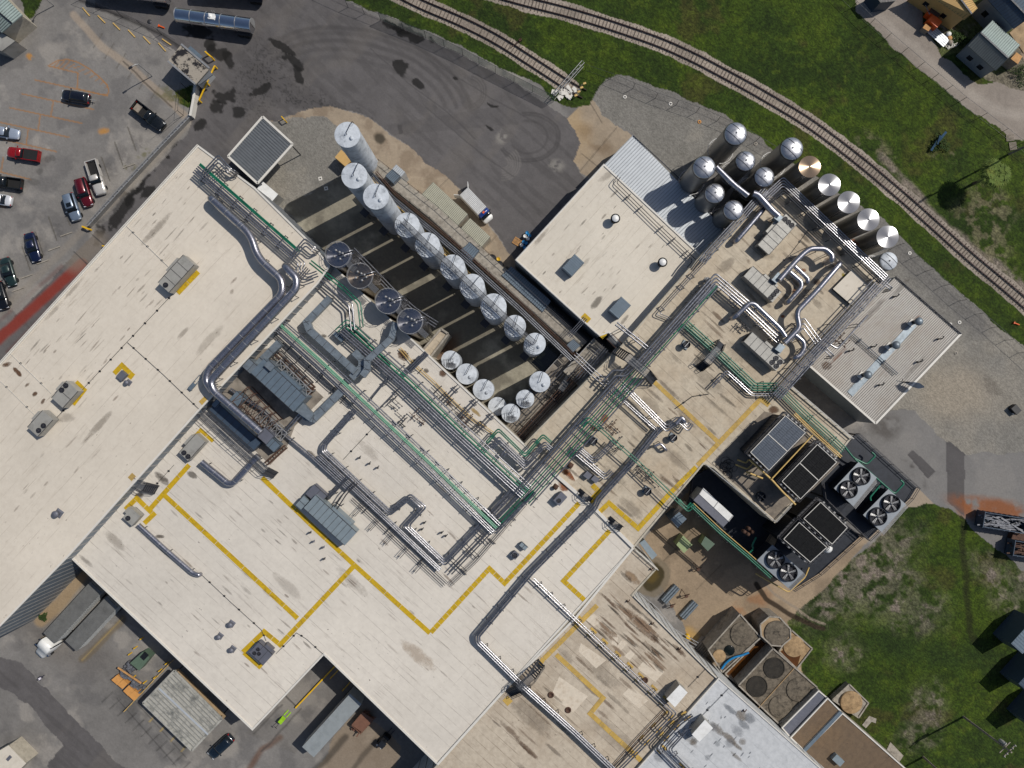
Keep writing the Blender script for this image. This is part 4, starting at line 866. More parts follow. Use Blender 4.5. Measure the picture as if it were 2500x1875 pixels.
# ------------------------------------------------------------------ pipe racks
def rack(label, path, z, roofz, pipes, bend=.45, sup=2.6, name='pipe_rack', drop=(0, 0), wide=.35, pad=None, supmat='steel', legs_=True, closed=False):
    """pipes = [(offset in metres, radius, material)]; path in photo pixels at pipe height"""
    q = PP(path, z); cz = q[len(q)//2]; th = Th(name, label, 'pipework', (cz.x, cz.y, roofz))
    for (d, r, mt) in pipes:
        r *= 1.22; pp = offset(q, d)
        if drop[0]: pp = [Vector((pp[0].x, pp[0].y, z-drop[0]))]+pp
        if drop[1]: pp = pp+[Vector((pp[-1].x, pp[-1].y, z-drop[1]))]
        m = MB(); m.tube(fillet(pp, bend), r, 10 if r > .1 else 7); th.part('pipe', m, M[mt])
    lo = min(d for d, r, _ in pipes)-wide; hi = max(d for d, r, _ in pipes)+wide; rmax = max(r for _, r, _ in pipes)
    if sup and legs_:
        for a, b in zip(q[:-1], q[1:]):
            L_ = (b-a).length; n = int(L_/sup); d = (b-a)/max(L_, .01); s = Vector((-d.y, d.x, 0))
            for k in range(n):
                p = a+d*(sup*(k+.5)+rng(-.2, .2)); m = MB(); e0, e1 = p+s*lo, p+s*hi; zb = z-rmax-.07
                m.bar((e0.x, e0.y, zb), (e1.x, e1.y, zb), .12, .12)
                for e in (e0+s*.1, e1-s*.1): m.bar((e.x, e.y, roofz), (e.x, e.y, zb), .09)
                th.part('support', m, M[supmat])
                if pad:
                    m = MB(); m.box(e1, 1.2, .35, roofz+.01, roofz+.07, math.atan2(d.y, d.x)); m.box(e0, .9, .3, roofz+.01, roofz+.07, math.atan2(d.y, d.x)); th.part('pad', m, M[pad])
    return th
S, SD, GN, GP, YP, DKS = 'silver', 'silver_dull', 'green', 'green_pale', 'yellow_pipe', 'steel_dark'
def bank(n, sp, r, mt, start=0.):
    if sp < .34 and n > 2: k = max(2, round((n-1)*sp/.37)+1); sp = (n-1)*sp/(k-1); n = k
    return [(start+i*sp, r, mt) for i in range(n)]
def mk(*rows): return [x for rw in rows for x in rw]
rack('rack of silver and green pipes along the far edge of the warehouse roof', [(480, 410), (722, 622)], ZA+1.5, ZA, mk(bank(5, .27, .10, S, -.8), bank(2, .24, .10, GN, .6)), sup=3)
rack('bundle of silver pipes rising over the warehouse edge at its top corner', [(497, 427), (533, 388), (562, 420)], ZA+1.9, ZA, bank(4, .24, .09, S, -.3), sup=0, drop=(1.2, 1.8))
rack('fan of thin silver pipes turning down beside the top corner of the warehouse', [(520, 435), (548, 410), (572, 425)], ZA+1.2, ZA, bank(4, .26, .06, SD, -.3), sup=0, drop=(0, 1.1))
rack('bundle of silver pipes bending across the warehouse rack near the dark vessel', [(716, 626), (745, 592), (768, 612)], ZA+1.9, ZA, bank(4, .25, .09, S, -.3), sup=0, drop=(0, 1.8))
rack('zigzag of silver pipes stepping down to the lower roof beside the polished ducts', [(714, 622), (738, 644), (728, 660), (748, 678), (775, 668)], ZA+1.5, ZB, bank(4, .26, .08, S, -.4), sup=0)
rack('loose cluster of pipes between the two polished duct ends and the green pipes', [(752, 655), (722, 690), (705, 712)], ZA+1.2, ZB, bank(3, .32, .07, SD, -.3), sup=0)
rack('short green pipes among the silver zigzag near the second duct end', [(735, 668), (760, 690), (745, 706)], ZB+1.6, ZB, bank(3, .2, .06, GN, -.2), sup=0)
rack('silver pipes running diagonally past the vessels and turning down to the roof rack', [(768, 660), (822, 711), (858, 742), (862, 790), (864, 806)], ZB+2.3, ZB, bank(3, .27, .10, S, -.4), sup=3.2)
rack('bright green pipes running past the vessels toward the long roof rack', [(752, 646), (832, 710), (868, 745), (874, 800)], ZB+2.5, ZB, bank(3, .22, .085, GN, .35), sup=3.5)
rack('long rack of silver and dark green pipes between the court and the twin-skinned roof', [(846, 798), (1000, 934), (1120, 1048), (1285, 1200)], ZB+1.9, ZB, mk(bank(4, .26, .095, S, -1.25), bank(3, .23, .10, GN, -.15), bank(3, .25, .09, S, .6)), sup=3)
rack('green pipe hoop feeding the slate box near the roof vessels', [(822, 808), (847, 785), (875, 808), (900, 832)], ZB+2.3, ZB, bank(3, .24, .07, GN, -.2), sup=0)
rack('silver pipe hoop beside the slate box near the roof vessels', [(830, 818), (848, 800), (900, 848), (950, 895)], ZB+1.6, ZB, bank(3, .3, .085, S, -.3), sup=0)
rack('second long rack of silver and pale green pipes crossing the middle of the hall roof', [(666, 778), (780, 880), (900, 992), (1060, 1142), (1212, 1290)], ZB+1.7, ZB, mk(bank(3, .3, .085, S, -1.1), bank(2, .27, .10, GP, -.1), bank(2, .33, .085, S, .6)), sup=3.2, wide=.45)
rack('silver pipe pair turning the lower corner of the middle rack toward the main corridor', [(1170, 1250), (1210, 1288), (1262, 1235), (1300, 1196)], ZB+1.3, ZB, mk(bank(2, .28, .1, S, -.7), bank(3, .26, .08, GN, -.1), bank(2, .3, .09, S, .75)), sup=2.6)
rack('insulated silver pipes descending from the middle rack and running down the hall roof', [(868, 1000), (793, 1084), (790, 1100), (952, 1252), (1002, 1212), (1034, 1238), (992, 1284), (1086, 1374), (1186, 1270), (1252, 1200)], ZB+1.3, ZB, bank(3, .30, .11, S, -.3), sup=2.8)
rack('straight lower bank of silver pipes beside the looped bank', [(783, 1106), (950, 1262), (1080, 1386)], ZB+1.0, ZB, bank(3, .28, .095, S, -.8), sup=2.8)
rack('inner silver pipes along the lower right leg of the looped bank', [(1092, 1392), (1200, 1280), (1270, 1208)], ZB+1.0, ZB, bank(3, .27, .085, SD, -.9), sup=2.8)
rack('thin brown conduit bundle trailing the looped bank on low stands', [(862, 1215), (1000, 1345), (1088, 1428)], ZB+.5, ZB, bank(5, .25, .035, 'steel', -.5), sup=5)
rack('thin conduit bundle beside the green legs of the corridor rack', [(1280, 1232), (1160, 1370), (1098, 1428)], ZB+.5, ZB, bank(3, .3, .035, 'steel', -.3), sup=5)
for i, (x, y) in enumerate(((880, 1240), (918, 1275), (955, 1310), (990, 1342), (1028, 1378), (1150, 1345), (1180, 1310), (1118, 1380))):
    c = P(x, y, ZB+.9); m = MB(); s = V if i < 5 else -U
    for k in (-.25, .25): m.bar(c+U*(k if i < 5 else 0)+V*(0 if i < 5 else k)+s*1.6, c+U*(k if i < 5 else 0)+V*(0 if i < 5 else k)-s*1.6, .09)
    for e in (-1.5, 0, 1.5): m.bar(c+s*e, Vector(((c+s*e).x, (c+s*e).y, ZB)), .08)
    single('pipe_bracket', ['double steel bracket under the looped bank nearest its jog to the roof fan box', 'second double steel bracket below the jog of the looped bank', 'middle double steel bracket below the loop', 'fourth double steel bracket on the way to the lower corner', 'double steel bracket just above the lower corner of the looped bank', 'double steel bracket on the rising leg in the middle', 'double steel bracket highest on the rising leg', 'double steel bracket lowest on the rising leg'][i], 'bracket', m, M['steel'], (c.x, c.y, ZB), 'steel brackets round the looped pipes')
corr = [(-1.6, .16, SD), (-1.15, .13, S), (-.7, .09, S), (-.32, .08, GN), (.06, .08, S), (.44, .08, GN), (.8, .08, S), (1.16, .075, GN), (1.55, .09, S)]
corr = [(-d, r, m_) for d, r, m_ in corr]
rack('main corridor of many silver and green pipes along the court side of the utility hall', [(1276, 1218), (1375, 1107), (1480, 990), (1560, 900)], ZF+1.9, ZF, corr, sup=3, wide=.3)
rack('silver corridor pipes continuing uphill beside the pale block', [(1556, 900), (1640, 806), (1742, 690)], ZF+1.9, ZF, [(.75, .17, SD), (.35, .14, S), (-.05, .1, S), (-.4, .09, S), (-.7, .09, GN), (-1., .08, S)], sup=3.2)
rack('silver pipes turning round the top of the corridor and back down past the air units', [(1700, 738), (1748, 682), (1822, 745), (1900, 818)], ZF+1.8, ZF, bank(4, .42, .12, S, -.6), sup=3)
rack('twin silver pipes running down to the elbows beside the lower air unit', [(1780, 725), (1836, 772), (1912, 842)], ZF+1.2, ZF, bank(3, .4, .08, S, -.4), sup=3)
rack('grey pipe bundle running between the pale block and the silos', [(1712, 640), (1726, 620), (1800, 540), (1868, 462)], ZF+1.8, ZF, bank(4, .34, .1, SD, -.6), sup=3)
rack('thin silver pipe pair along the step above the pale block', [(1636, 778), (1605, 766), (1652, 714), (1720, 640), (1735, 626)], ZF+.8, ZF, bank(2, .3, .06, SD, -.15), sup=2.4)
rack('dark handrail-like pipe pair near the edge of the pale block', [(1512, 430), (1499, 446), (1520, 466), (1600, 545), (1696, 636), (1680, 655)], ZD+.8, ZD, bank(2, .45, .05, 'steel', -.2), sup=2.6)
rack('silver pipes bridging from the pale block to the main corridor', [(1504, 790), (1540, 818), (1590, 858)], ZF+1.6, ZD, bank(2, .45, .12, S, -.2), sup=2.2)
rack('silver pipes crossing from the court platform to the main corridor', [(1400, 868), (1450, 915), (1510, 965)], ZF+1.2, 5, bank(3, .45, .07, S, -.3), sup=2.2)
rack('large silver bypass pipes kinked beside the dark footbridge', [(1478, 935), (1499, 910), (1524, 912), (1548, 888)], ZF+2.4, ZF, bank(2, .8, .14, SD, -.4), sup=0)
rack('five dark green pipes running from the corridor past the dark crossing stair', [(1672, 790), (1760, 868), (1842, 945), (1900, 945)], ZF+1.0, ZF, bank(5, .27, .10, GN, -.5), sup=2.6, bend=.3)
rack('silver pipe pair following the green pipes and looping at its lower end', [(1738, 945), (1774, 907), (1836, 964), (1892, 964)], ZF+.9, ZF, bank(2, .32, .085, S, -.15), sup=2.6)
rack('long green pipes running along the strip roof to the condenser deck', [(1900, 948), (1960, 1008), (2020, 1062), (2060, 1100)], ZF+1.0, ZF, bank(5, .27, .085, GN, -.55), sup=2.8)
rack('silver pipes along the outer edge of the utility hall above the rusty metal roof', [(1893, 968), (1990, 860), (2080, 764), (2165, 672)], ZF+1.7, ZF, mk(bank(5, .33, .10, S, -.8), bank(1, .3, .07, SD, 1.1)), sup=3)
rack('dark blue-grey pipes running behind the line of cone-topped silos', [(2160, 680), (2060, 585), (1912, 445), (1872, 482), (1852, 502)], ZF+1.9, ZF, mk(bank(4, .32, .09, S, -.6), bank(2, .3, .09, DKS, .75)), sup=2.8)
rack('silver pipe loop resting on the rusty metal roof', [(2010, 830), (2044, 852), (2080, 812), (2118, 770)], ZF+1.2, ZH, bank(1, .3, .12, S, 0), sup=3)
rack('short silver pipe pair overhanging the rusty metal roof near its rust blotch', [(2012, 850), (2034, 872)], ZF+1.2, ZH, bank(2, .45, .09, S, -.2), sup=0, drop=(0, 2.6))
rack('short silver pipe pair overhanging the rusty metal roof near its top corner', [(2150, 685), (2178, 706)], ZF+1.2, ZH, bank(2, .4, .09, S, -.2), sup=0, drop=(0, 2.6))
rack('slim blue-grey pipe pair crossing the rusty metal roof', [(2081, 816), (2140, 868), (2191, 914)], ZH+.5, ZH, bank(2, .3, .05, 'corr_navy', -.15), sup=3)
rack('triple silver pipe hoops beside the outer edge of the utility hall', [(1998, 834), (1962, 785), (1948, 800), (1925, 828)], ZF+1.6, ZF, bank(3, .5, .09, S, -.4), sup=0)
rack('insulated grey pipes running down from the goosenecks past the yellow corner', [(1612, 1046), (1550, 1124), (1462, 1220), (1452, 1242), (1296, 1400), (1166, 1554), (1168, 1566), (1275, 1672), (1400, 1784), (1500, 1880), (1570, 1950)], ZF+1.1, ZF-.1, mk(bank(1, .3, .13, SD, -.42), bank(2, .32, .12, S, -.08)), sup=2.8, pad=None)
rack('silver pipe pair leaving the insulated pipes and crossing the south hall', [(1302, 1414), (1400, 1508), (1520, 1622), (1648, 1742), (1560, 1832), (1512, 1880)], ZE+1.1, ZE, bank(2, .38, .085, S, -.2), sup=2.6, pad='yellow_faded')
rack('dark rusty pipe under the yellow stands in the south hall corner', [(1622, 1735), (1560, 1800), (1490, 1880)], ZE+.3, ZE, bank(2, .5, .05, 'rust', -.15), sup=0)
rack('grey pipe pair bending on yellow stands on the coated roof', [(1690, 1745), (1660, 1766), (1606, 1825), (1650, 1870), (1700, 1920)], ZG+.9, ZG, bank(2, .34, .09, SD, -.15), sup=2.2, pad='yellow_faded')
rack('inner silver pipe pair bending beside the coated roof cabinet', [(1706, 1778), (1676, 1784), (1634, 1830), (1680, 1875), (1720, 1920)], ZG+.9, ZG, bank(2, .3, .085, S, -.15), sup=2.4)
rack('three silver pipes dropping in an L toward the black roof fan', [(1405, 1088), (1450, 1126), (1486, 1092), (1500, 1076)], ZF+1.5, ZF, bank(3, .3, .085, S, -.3), sup=2.4)
rack('four silver pipes stepping out to the elbows by the small grey cabinets', [(1400, 1100), (1440, 1134), (1478, 1166), (1494, 1150)], ZF+1.2, ZF, bank(3, .32, .085, S, -.3), sup=2.4)
rack('green pipe pair crossing the utility hall toward the pit', [(1420, 1040), (1436, 1022), (1557, 1128), (1660, 1228), (1680, 1246), (1696, 1232)], ZF+2.6, ZF, bank(2, .42, .075, GN, -.2), sup=4.6, wide=.25)
rack('green and cream-yellow pipes along the edge of the pit', [(1690, 1232), (1760, 1298), (1830, 1358), (1885, 1408)], ZF-.6, 6.2, mk(bank(2, .3, .09, GN, -.35), bank(1, .3, .06, YP, .3)), sup=4)
rack('silver pipes running from the corridor to the goosenecks beside the black fan', [(1520, 940), (1580, 1000), (1628, 1048), (1656, 1024), (1680, 1046), (1688, 1034)], ZF+1.6, ZF, bank(3, .33, .09, S, -.3), sup=2.8)
rack('outer silver pipe pair beside the corridor and the black fan', [(1510, 966), (1570, 1020), (1600, 1046)], ZF+1.3, ZF, bank(2, .3, .08, S, -.2), sup=2.8)
rack('outer green expansion loop at the lower end of the court', [(1190, 1082), (1217, 1052), (1282, 1116), (1326, 1066), (1344, 1082)], ZF+1.9, ZF, bank(2, .28, .09, GN, .0), sup=0)
rack('inner silver expansion loop at the lower end of the court', [(1196, 1092), (1218, 1068), (1283, 1130), (1330, 1080), (1350, 1096)], ZF+1.7, ZF, bank(3, .3, .1, S, -.5), sup=3)
rack('thick silver pipe hoop inside the expansion loops', [(1226, 1114), (1236, 1100), (1284, 1144), (1306, 1122)], ZF+1.5, ZF, bank(2, .42, .12, S, -.2), sup=0)
rack('silver pipe running in an L inside the long rack corner', [(1192, 1136), (1198, 1150), (1248, 1193), (1200, 1248)], ZB+1.6, ZB, bank(1, .42, .13, SD, 0), sup=3)
rack('single grey pipe standing across the roof between the two racks', [(938, 905), (952, 918), (905, 975)], ZB+1.0, ZB, bank(1, .4, .1, SD, 0), sup=3, drop=(0, .8))
rack('thin grey pipe slanting between the two racks beside the valve stands', [(978, 945), (925, 1000)], ZB+.8, ZB, bank(1, .4, .06, SD, 0), sup=2.5)
rack('cream-yellow gas pipe along the roof edge by the small white tanks', [(975, 850), (1010, 890), (1055, 930), (1100, 975), (1150, 1022), (1210, 1062)], ZB+.4, ZB, bank(2, .35, .05, YP, -.15), sup=2.8)
rack('grey pipe bundle bridging from the roof to the small white tank', [(995, 908), (1042, 862)], ZB+1.6, ZB, bank(3, .3, .12, SD, -.3), sup=2.2)
rack('thin brown pipes with many stands along the court edge of the hall', [(1060, 940), (1120, 1000), (1185, 1055)], ZB+.6, ZB, bank(4, .3, .04, 'steel', -.6), sup=1.5)
for (a, b, l) in (((1120, 942), (1078, 985), 'first pipe bridge between the small white tanks and the hall roof'), ((1165, 975), (1118, 1022), 'second pipe bridge between the small white tanks and the hall roof'), ((1205, 1010), (1162, 1055), 'third pipe bridge between the small white tanks and the hall roof')):
    rack(l, [a, b], ZB+.6, ZB, bank(2, .5, .06, SD, -.25), sup=1.5)
rack('grey pipe bundle beside the raised walkway and the white tanks', [(912, 425), (960, 480), (1060, 562), (1150, 640), (1270, 750), (1400, 875)], 5.6, 0, mk(bank(3, .3, .09, SD, -.6), bank(2, .28, .06, 'rust', .4)), sup=4.5)
rack('cream-yellow pipes and valves beside the white tanks', [(915, 430), (975, 500), (1075, 590), (1180, 690)], 4.4, 0, bank(3, .3, .07, YP, -1.0), sup=5)
rack('dark grey pipe group at the feet of the dark vessels', [(858, 612), (905, 660), (955, 712), (1010, 760), (1065, 795)], 6.5, 0, bank(4, .3, .1, SD, -.3), sup=4)
rack('brown pipes along the right rim of the service deck', [(1262, 1075), (1340, 990), (1430, 895)], 5.6, 3.2, bank(5, .3, .05, 'rust', -.6), sup=2.6)
rack('mixed grey pipes over the service deck', [(1250, 1040), (1310, 975), (1372, 905)], 4.6, 3.2, bank(4, .45, .05, SD, -.6), sup=2.6)
rack('grey pipes over the beige court platform', [(1416, 930), (1455, 880), (1480, 850)], 7.4, 5, bank(4, .4, .06, SD, -.4), sup=2.6)
rack('silver pipes hanging over the dark gap beside the yellow pads', [(1388, 822), (1430, 776)], ZD+.2, 4.4, bank(4, .2, .06, SD, -.3), sup=0)
rack('low silver pipe and pale conduit along the lower hall roof from the machine pit', [(562, 940+10), (640, 1000), (696, 1062), (762, 1116), (850, 1196)], ZB+.9, ZB, bank(2, .3, .1, S, -.15), sup=2.8)
rack('silver pipe pair leaving the machine pit across the hall roof', [(690, 1060), (735, 1010)], ZB+1.1, ZB, bank(2, .35, .1, S, -.15), sup=2.2)
rack('grey pipes climbing from the slate roof unit to the looped bank', [(800, 1218), (855, 1160)], ZB+1.3, ZB, bank(2, .3, .1, SD, -.1), sup=3, drop=(1.2, 0))
rack('dark overhead pipes crossing from the slate roof unit', [(816, 1250), (845, 1205), (870, 1180)], ZB+2.0, ZB, bank(2, .45, .08, 'steel', -.1), sup=2.5, drop=(1.6, 0))
rack('low cream pipe lines and stands on the roof below the middle rack', [(690, 840), (800, 940), (860, 990)], ZB+.4, ZB, bank(3, .35, .05, SD, -.5), sup=2.2)
# thin conduits dotted with blocks
def conduit(label, path, z, mat='steel_dark', sp=2.4, r=.03):
    q = PP(path, z+.12); th = Th('roof_conduit', label, 'conduit', (q[0].x, q[0].y, z)); m = MB(); m.tube(q, r, 6); th.part('tube', m, M[mat])
    for a, b in zip(q[:-1], q[1:]):
        L_ = (b-a).length; n = max(1, int(L_/sp))
        for k in range(n): p = a+(b-a)*(k+.5)/n; m = MB(); m.box(p, .3, .22, z+.005, z+.12, UA+.3); th.part('block', m, M['black'])
conduit('thin conduit crossing the warehouse roof between the air units', [(427, 712), (310, 835), (203, 949), (138, 1020)], ZA)
conduit('thin conduit running from the first across the warehouse roof to the machine pit', [(311, 836), (400, 916), (487, 1000)], ZA)
conduit('white gas line from the roof edge to the long air unit', [(307, 550), (412, 652)], ZA, 'coping', 3)
conduit('white gas line from the roof edge to the twin-fan air unit', [(24, 862), (125, 960)], ZA, 'coping', 3)
conduit('white gas line leading to the lowest air unit on the warehouse', [(-10, 920), (90, 1018)], ZA, 'coping', 3)
conduit('thin conduit running down the hall roof to the slate roof unit', [(494, 1405), (565, 1472), (638, 1538), (650, 1565)], ZB)
conduit('thin conduit looping from the slate unit to the dock corner', [(674, 1596), (710, 1560), (724, 1545), (748, 1560), (792, 1600)], ZB)
conduit('thin conduit between the yellow corner and the grey stair', [(425, 1135), (370, 1195)], ZB)
conduit('short thin conduit inside the looped pipes', [(915, 1040), (838, 1122)], ZB)
conduit('pair of thin conduits near the white cabinet on the south hall', [(1728, 1628), (1680, 1678)], ZE)
conduit('thin conduit on the coated roof leading to the white cabinet', [(1780, 1680), (1710, 1752)], ZG)
conduit('long thin cable slanting across the utility hall past the uppermost air unit', [(1975, 560), (1930, 620), (1868, 678)], ZF)
conduit('black cable snaking over the beige roof near the looped silver pipes', [(1648, 998), (1690, 968), (1730, 962)], ZF, r=.06)

# ------------------------------------------------------------------ polished ducts
def duct(name, label, path, z, r, mat, bend, roofz, drop=(0, 0), seam=2.6):
    q = PP(path, z); th = Th(name, label, 'duct', (q[0].x, q[0].y, roofz))
    if drop[0]: q = [Vector((q[0].x, q[0].y, z-drop[0]))]+q
    if drop[1]: q = q+[Vector((q[-1].x, q[-1].y, z-drop[1]))]
    fq = fillet(q, bend, 5); m = MB(); m.tube(fq, r, 20); th.part('tube', m, M[mat])
    m = MB()
    for a, b in zip(fq[:-1], fq[1:]):
        L_ = (b-a).length
        if L_ < 1.2: continue
        d = (b-a)/L_; n = int(L_/seam)+1
        for k in range(n+1):
            p = a+d*min(L_-.05, seam*k+.03); m.tube([p-d*.03, p+d*.03], r+.03, 20)
    th.part('seam_bands', m, M['steel_light'])
    m = MB()
    for a, b in zip(q[:-1], q[1:]):
        L_ = (b-a).length; d = (b-a)/max(L_, .01)
        if abs(d.z) > .5: continue
        s = Vector((-d.y, d.x, 0))
        for k in range(int(L_/4.5)+1):
            p = a+d*(1+4.5*k)
            if (p-a).length > L_: break
            m = MB(); m.bar(Vector((*(p-s*(r+.1)).xy, z-r-.05)), Vector((*(p+s*(r+.1)).xy, z-r-.05)), .1)
            for e in (-1, 1): m.bar(Vector((*(p+s*e*r).xy, roofz)), Vector((*(p+s*e*r).xy, z-r)), .08)
            th.part('stand', m, M['steel'])
    return th
duct('polished_duct', 'fat polished duct starting at the warehouse rack and kinking twice before running down the roof', [(513, 482), (612, 572), (629, 628), (688, 682), (690, 716), (508, 903), (502, 930), (520, 955)], ZA+1.9, .56, 'duct', 2.2, ZA, (1.6, 0))
duct('polished_duct', 'second fat polished duct running beside the first and over the machine pit', [(694, 649), (724, 678), (724, 704), (535, 906), (514, 930), (521, 954), (638, 1056)], ZA+2.1, .56, 'duct', 2.2, ZA, (1.6, 0))
duct('rooftop_duct', 'U-shaped polished duct joining the grey air unit to the machine pit', [(492, 1128), (556, 1180), (570, 1180), (632, 1112)], ZB+1.2, .48, 'duct', 1.6, ZB, (0, 0))
duct('rooftop_duct', 'long low polished duct running from the small grey air unit down the hall roof', [(338, 1281), (400, 1338), (472, 1400), (486, 1404)], ZB+.8, .34, 'duct', .8, ZB, (0, .5))
duct('silo_duct', 'thick polished duct hanging between the two lines of domed silos', [(1748, 408), (1790, 450), (1826, 478)], 12.4, .45, 'duct', .8, ZF, (0, 0))
duct('silo_duct', 'polished duct bending from the silos into the uppermost air unit', [(1838, 472), (1850, 476), (1885, 515), (1900, 528)], ZF+2.3, .55, 'duct', .8, ZF)
duct('silo_duct', 'long straight polished duct running downhill past the smaller silo', [(1868, 506), (1835, 545), (1798, 588)], ZF+1.4, .38, 'duct', .8, ZF, (0, .8))
duct('air_duct', 'arched polished duct looping over the middle air unit', [(1902, 684), (1940, 640), (1962, 618), (1978, 607), (2015, 607), (2032, 624), (2030, 636)], ZF+2.6, .42, 'duct', .8, ZF, (0, 2.0))
duct('air_duct', 'short polished branch duct ending beside the arched duct', [(1940, 650), (1972, 680), (1972, 690)], ZF+1.6, .34, 'duct', .5, ZF, (0, 1.2))
duct('air_duct', 'S-shaped polished branch duct curling back toward the middle air unit', [(1928, 664), (1956, 688), (1956, 702), (1924, 738)], ZF+1.7, .36, 'duct', .8, ZF, (0, 1))
duct('air_duct', 'long kinked polished duct feeding the lowest air unit from the rusty corner', [(2053, 641), (1992, 712), (1948, 758), (1946, 772), (1952, 800), (1915, 838)], ZF+2.3, .42, 'duct', .7, ZF, (2.0, 0))
duct('air_duct', 'polished duct hoop from the lowest air unit over the silver rack', [(1792, 776), (1830, 740), (1842, 742), (1905, 802), (1918, 822)], ZF+2.2, .36, 'duct', .9, ZF, (1.6, 0))
duct('air_duct', 'curled polished duct beside the four-fan air unit', [(1942, 818), (1962, 834), (1964, 850), (1952, 868), (1940, 874)], ZF+1.6, .34, 'duct', .7, ZF, (0, 1.2))
duct('rooftop_elbow', 'fat silver elbow beside the black roof fan', [(1650, 1035), (1664, 1018), (1672, 1030)], ZF+1.9, .32, 'duct', .6, ZF, (0, 1.7))
duct('rooftop_elbow', 'rounded silver hoop next to the insulated grey pipes', [(1598, 1090), (1612, 1082), (1628, 1100)], ZF+1.2, .2, 'duct', .5, ZF, (0, 1.1))
def rduct(label, path, z, w, h, mat='galv', roofz=ZB, name='rectangular_duct', drop=0):
    q = PP(path, z); l = offset(q, w/2); r = offset(q, -w/2); th = Th(name, label, 'duct', (q[0].x, q[0].y, roofz))
    m = MB(); m.prism(l+r[::-1], z-h, z); th.part('casing', m, M[mat]); m = MB()
    for a, b in zip(q[:-1], q[1:]):
        L_ = (b-a).length; d = (b-a)/L_; s = Vector((-d.y, d.x, 0)); n = max(1, int(L_/1.5))
        for k in range(n+1): p = a+d*(L_*k/n); m.bar(p-s*(w/2+.02)+Vector((0, 0, .01)), p+s*(w/2+.02)+Vector((0, 0, .01)), .06, .05)
    th.part('seam_ribs', m, M['steel'])
    for p in q: m = MB(); m.bar((p.x, p.y, roofz), (p.x, p.y, z-h), .12); th.part('stand', m, M['steel'])
    return th
rduct('rectangular galvanised duct bending down toward the double gooseneck junction', [(806, 726), (748, 786), (755, 806), (868, 908)], ZB+2.0, 1.05, .9)
rduct('galvanised duct from the last dark vessel down to the hall roof', [(966, 787), (955, 826), (896, 880), (896, 902), (884, 918)], ZB+2.6, .95, .8)
rduct('galvanised duct with an elbow joining at the junction beside the rack', [(864, 858), (884, 878), (884, 895), (857, 923)], ZB+1.7, 1.1, .9)
rduct('galvanised duct turning below the middle rack into the large slate unit', [(833, 955), (765, 1022), (748, 1018), (720, 985)], ZB+1.6, 1.15, 1.0)
rduct('short galvanised duct entering the upper side of the large slate unit', [(682, 836), (640, 878), (630, 890)], ZB+1.9, 1.1, 1.0)

# ------------------------------------------------------------------ rooftop air units
def fanpart(th, c, r, z, par=None, blades=5):
    m = MB(); m.lathe(c, [(r*1.08, z), (r*1.08, z+.1), (r, z+.1), (r, z-.02)], 20); f = th.part('fan', m, M['steel_dark'])
    m = MB(); m.disc(c, r, z+.012, 20); th.part('throat', m, M['navy'], f)
    m = MB()
    for k in range(blades):
        a = 2*math.pi*k/blades; e = Vector((math.cos(a), math.sin(a), 0)); s = Vector((-e.y, e.x, 0)); b = Vector((c.x, c.y, z+.04))
        m.add([b+e*r*.15-s*r*.08, b+e*r*.92-s*r*.2, b+e*r*.92+s*r*.16+Vector((0, 0, .03)), b+e*r*.15+s*r*.08], [[0, 1, 2, 3]])
    m.lathe(c, [(r*.2, z+.03), (r*.2, z+.09), (0, z+.1)], 10); th.part('blades', m, M['steel'], f)
def unit(name, label, c_px, roofz, h, L_, W_, ang, fans, panels, mat='hvac', fr=.36, group='rooftop air units', skirt=True):
    """box-shaped unit: centre in photo pixels (top face); fans = [(along, across)] in metres from the centre"""
    z = roofz+h; c = P(*c_px, z); th = Th(name, label, 'air unit', (c.x, c.y, roofz), group)
    e = Vector((math.cos(ang), math.sin(ang), 0)); s = Vector((-e.y, e.x, 0))
    m = MB(); m.box(c, L_, W_, roofz+.25, z, ang); th.part('casing', m, M[mat])
    m = MB(); m.box(c, L_*.94, W_*.9, roofz, roofz+.25, ang); th.part('base_frame', m, M['steel_dark'])
    m = MB()
    for k in range(1, panels): p = c+e*(-L_/2+L_*k/panels); m.bar(Vector((*(p-s*W_/2).xy, z+.015)), Vector((*(p+s*W_/2).xy, z+.015)), .06, .04)
    for k in (-1, 1): m.bar(c+s*k*W_/2-e*L_/2+Vector((0, 0, .0)), c+s*k*W_/2+e*L_/2, .07, .07)
    if panels: th.part('panel_joints', m, M['steel'])
    m = MB(); q = c-e*(L_/2+.01)
    for k in range(6): zz = roofz+.5+(h-.8)*k/6; m.bar(Vector((*(q-s*W_*.4).xy, zz)), Vector((*(q+s*W_*.4).xy, zz)), .04, .06)
    th.part('intake_louvre', m, M['steel_dark'])
    for (a, b) in fans: fanpart(th, c+e*a+s*b, fr, z)
    if skirt:
        m = MB(); p = c+e*(L_*.1)+s*(W_/2+.25); m.box(p, L_*.5, .5, roofz+.4, z-.15, ang, .9); th.part('side_hood', m, M[mat])
    return th
unit('air_unit', 'long grey rooftop unit with a single fan beside a yellow pad strip on the warehouse', (430, 668), ZA, 1.9, 5.6, 2.2, VA, [(-2.3, 0)], 4, skirt=True)
unit('air_unit', 'square grey rooftop unit with two fans and an L-shaped yellow pad on the warehouse', (158, 963), ZA, 1.7, 3.4, 2.3, VA, [(.2, .75), (1.1, .75)], 2)
unit('air_unit', 'grey rooftop unit with two fans and no yellow pad, lowest on the warehouse', (98, 1034), ZA, 1.7, 3.4, 2.1, VA, [(-.9, -.55), (.1, -.6)], 1)
unit('air_unit', 'pale grey twin-fan unit inside the yellow corner at the U-shaped duct', (469, 1092), ZB, 1.6, 3.9, 1.9, VA, [(-1.45, .35), (-1.45, -.5)], 1)
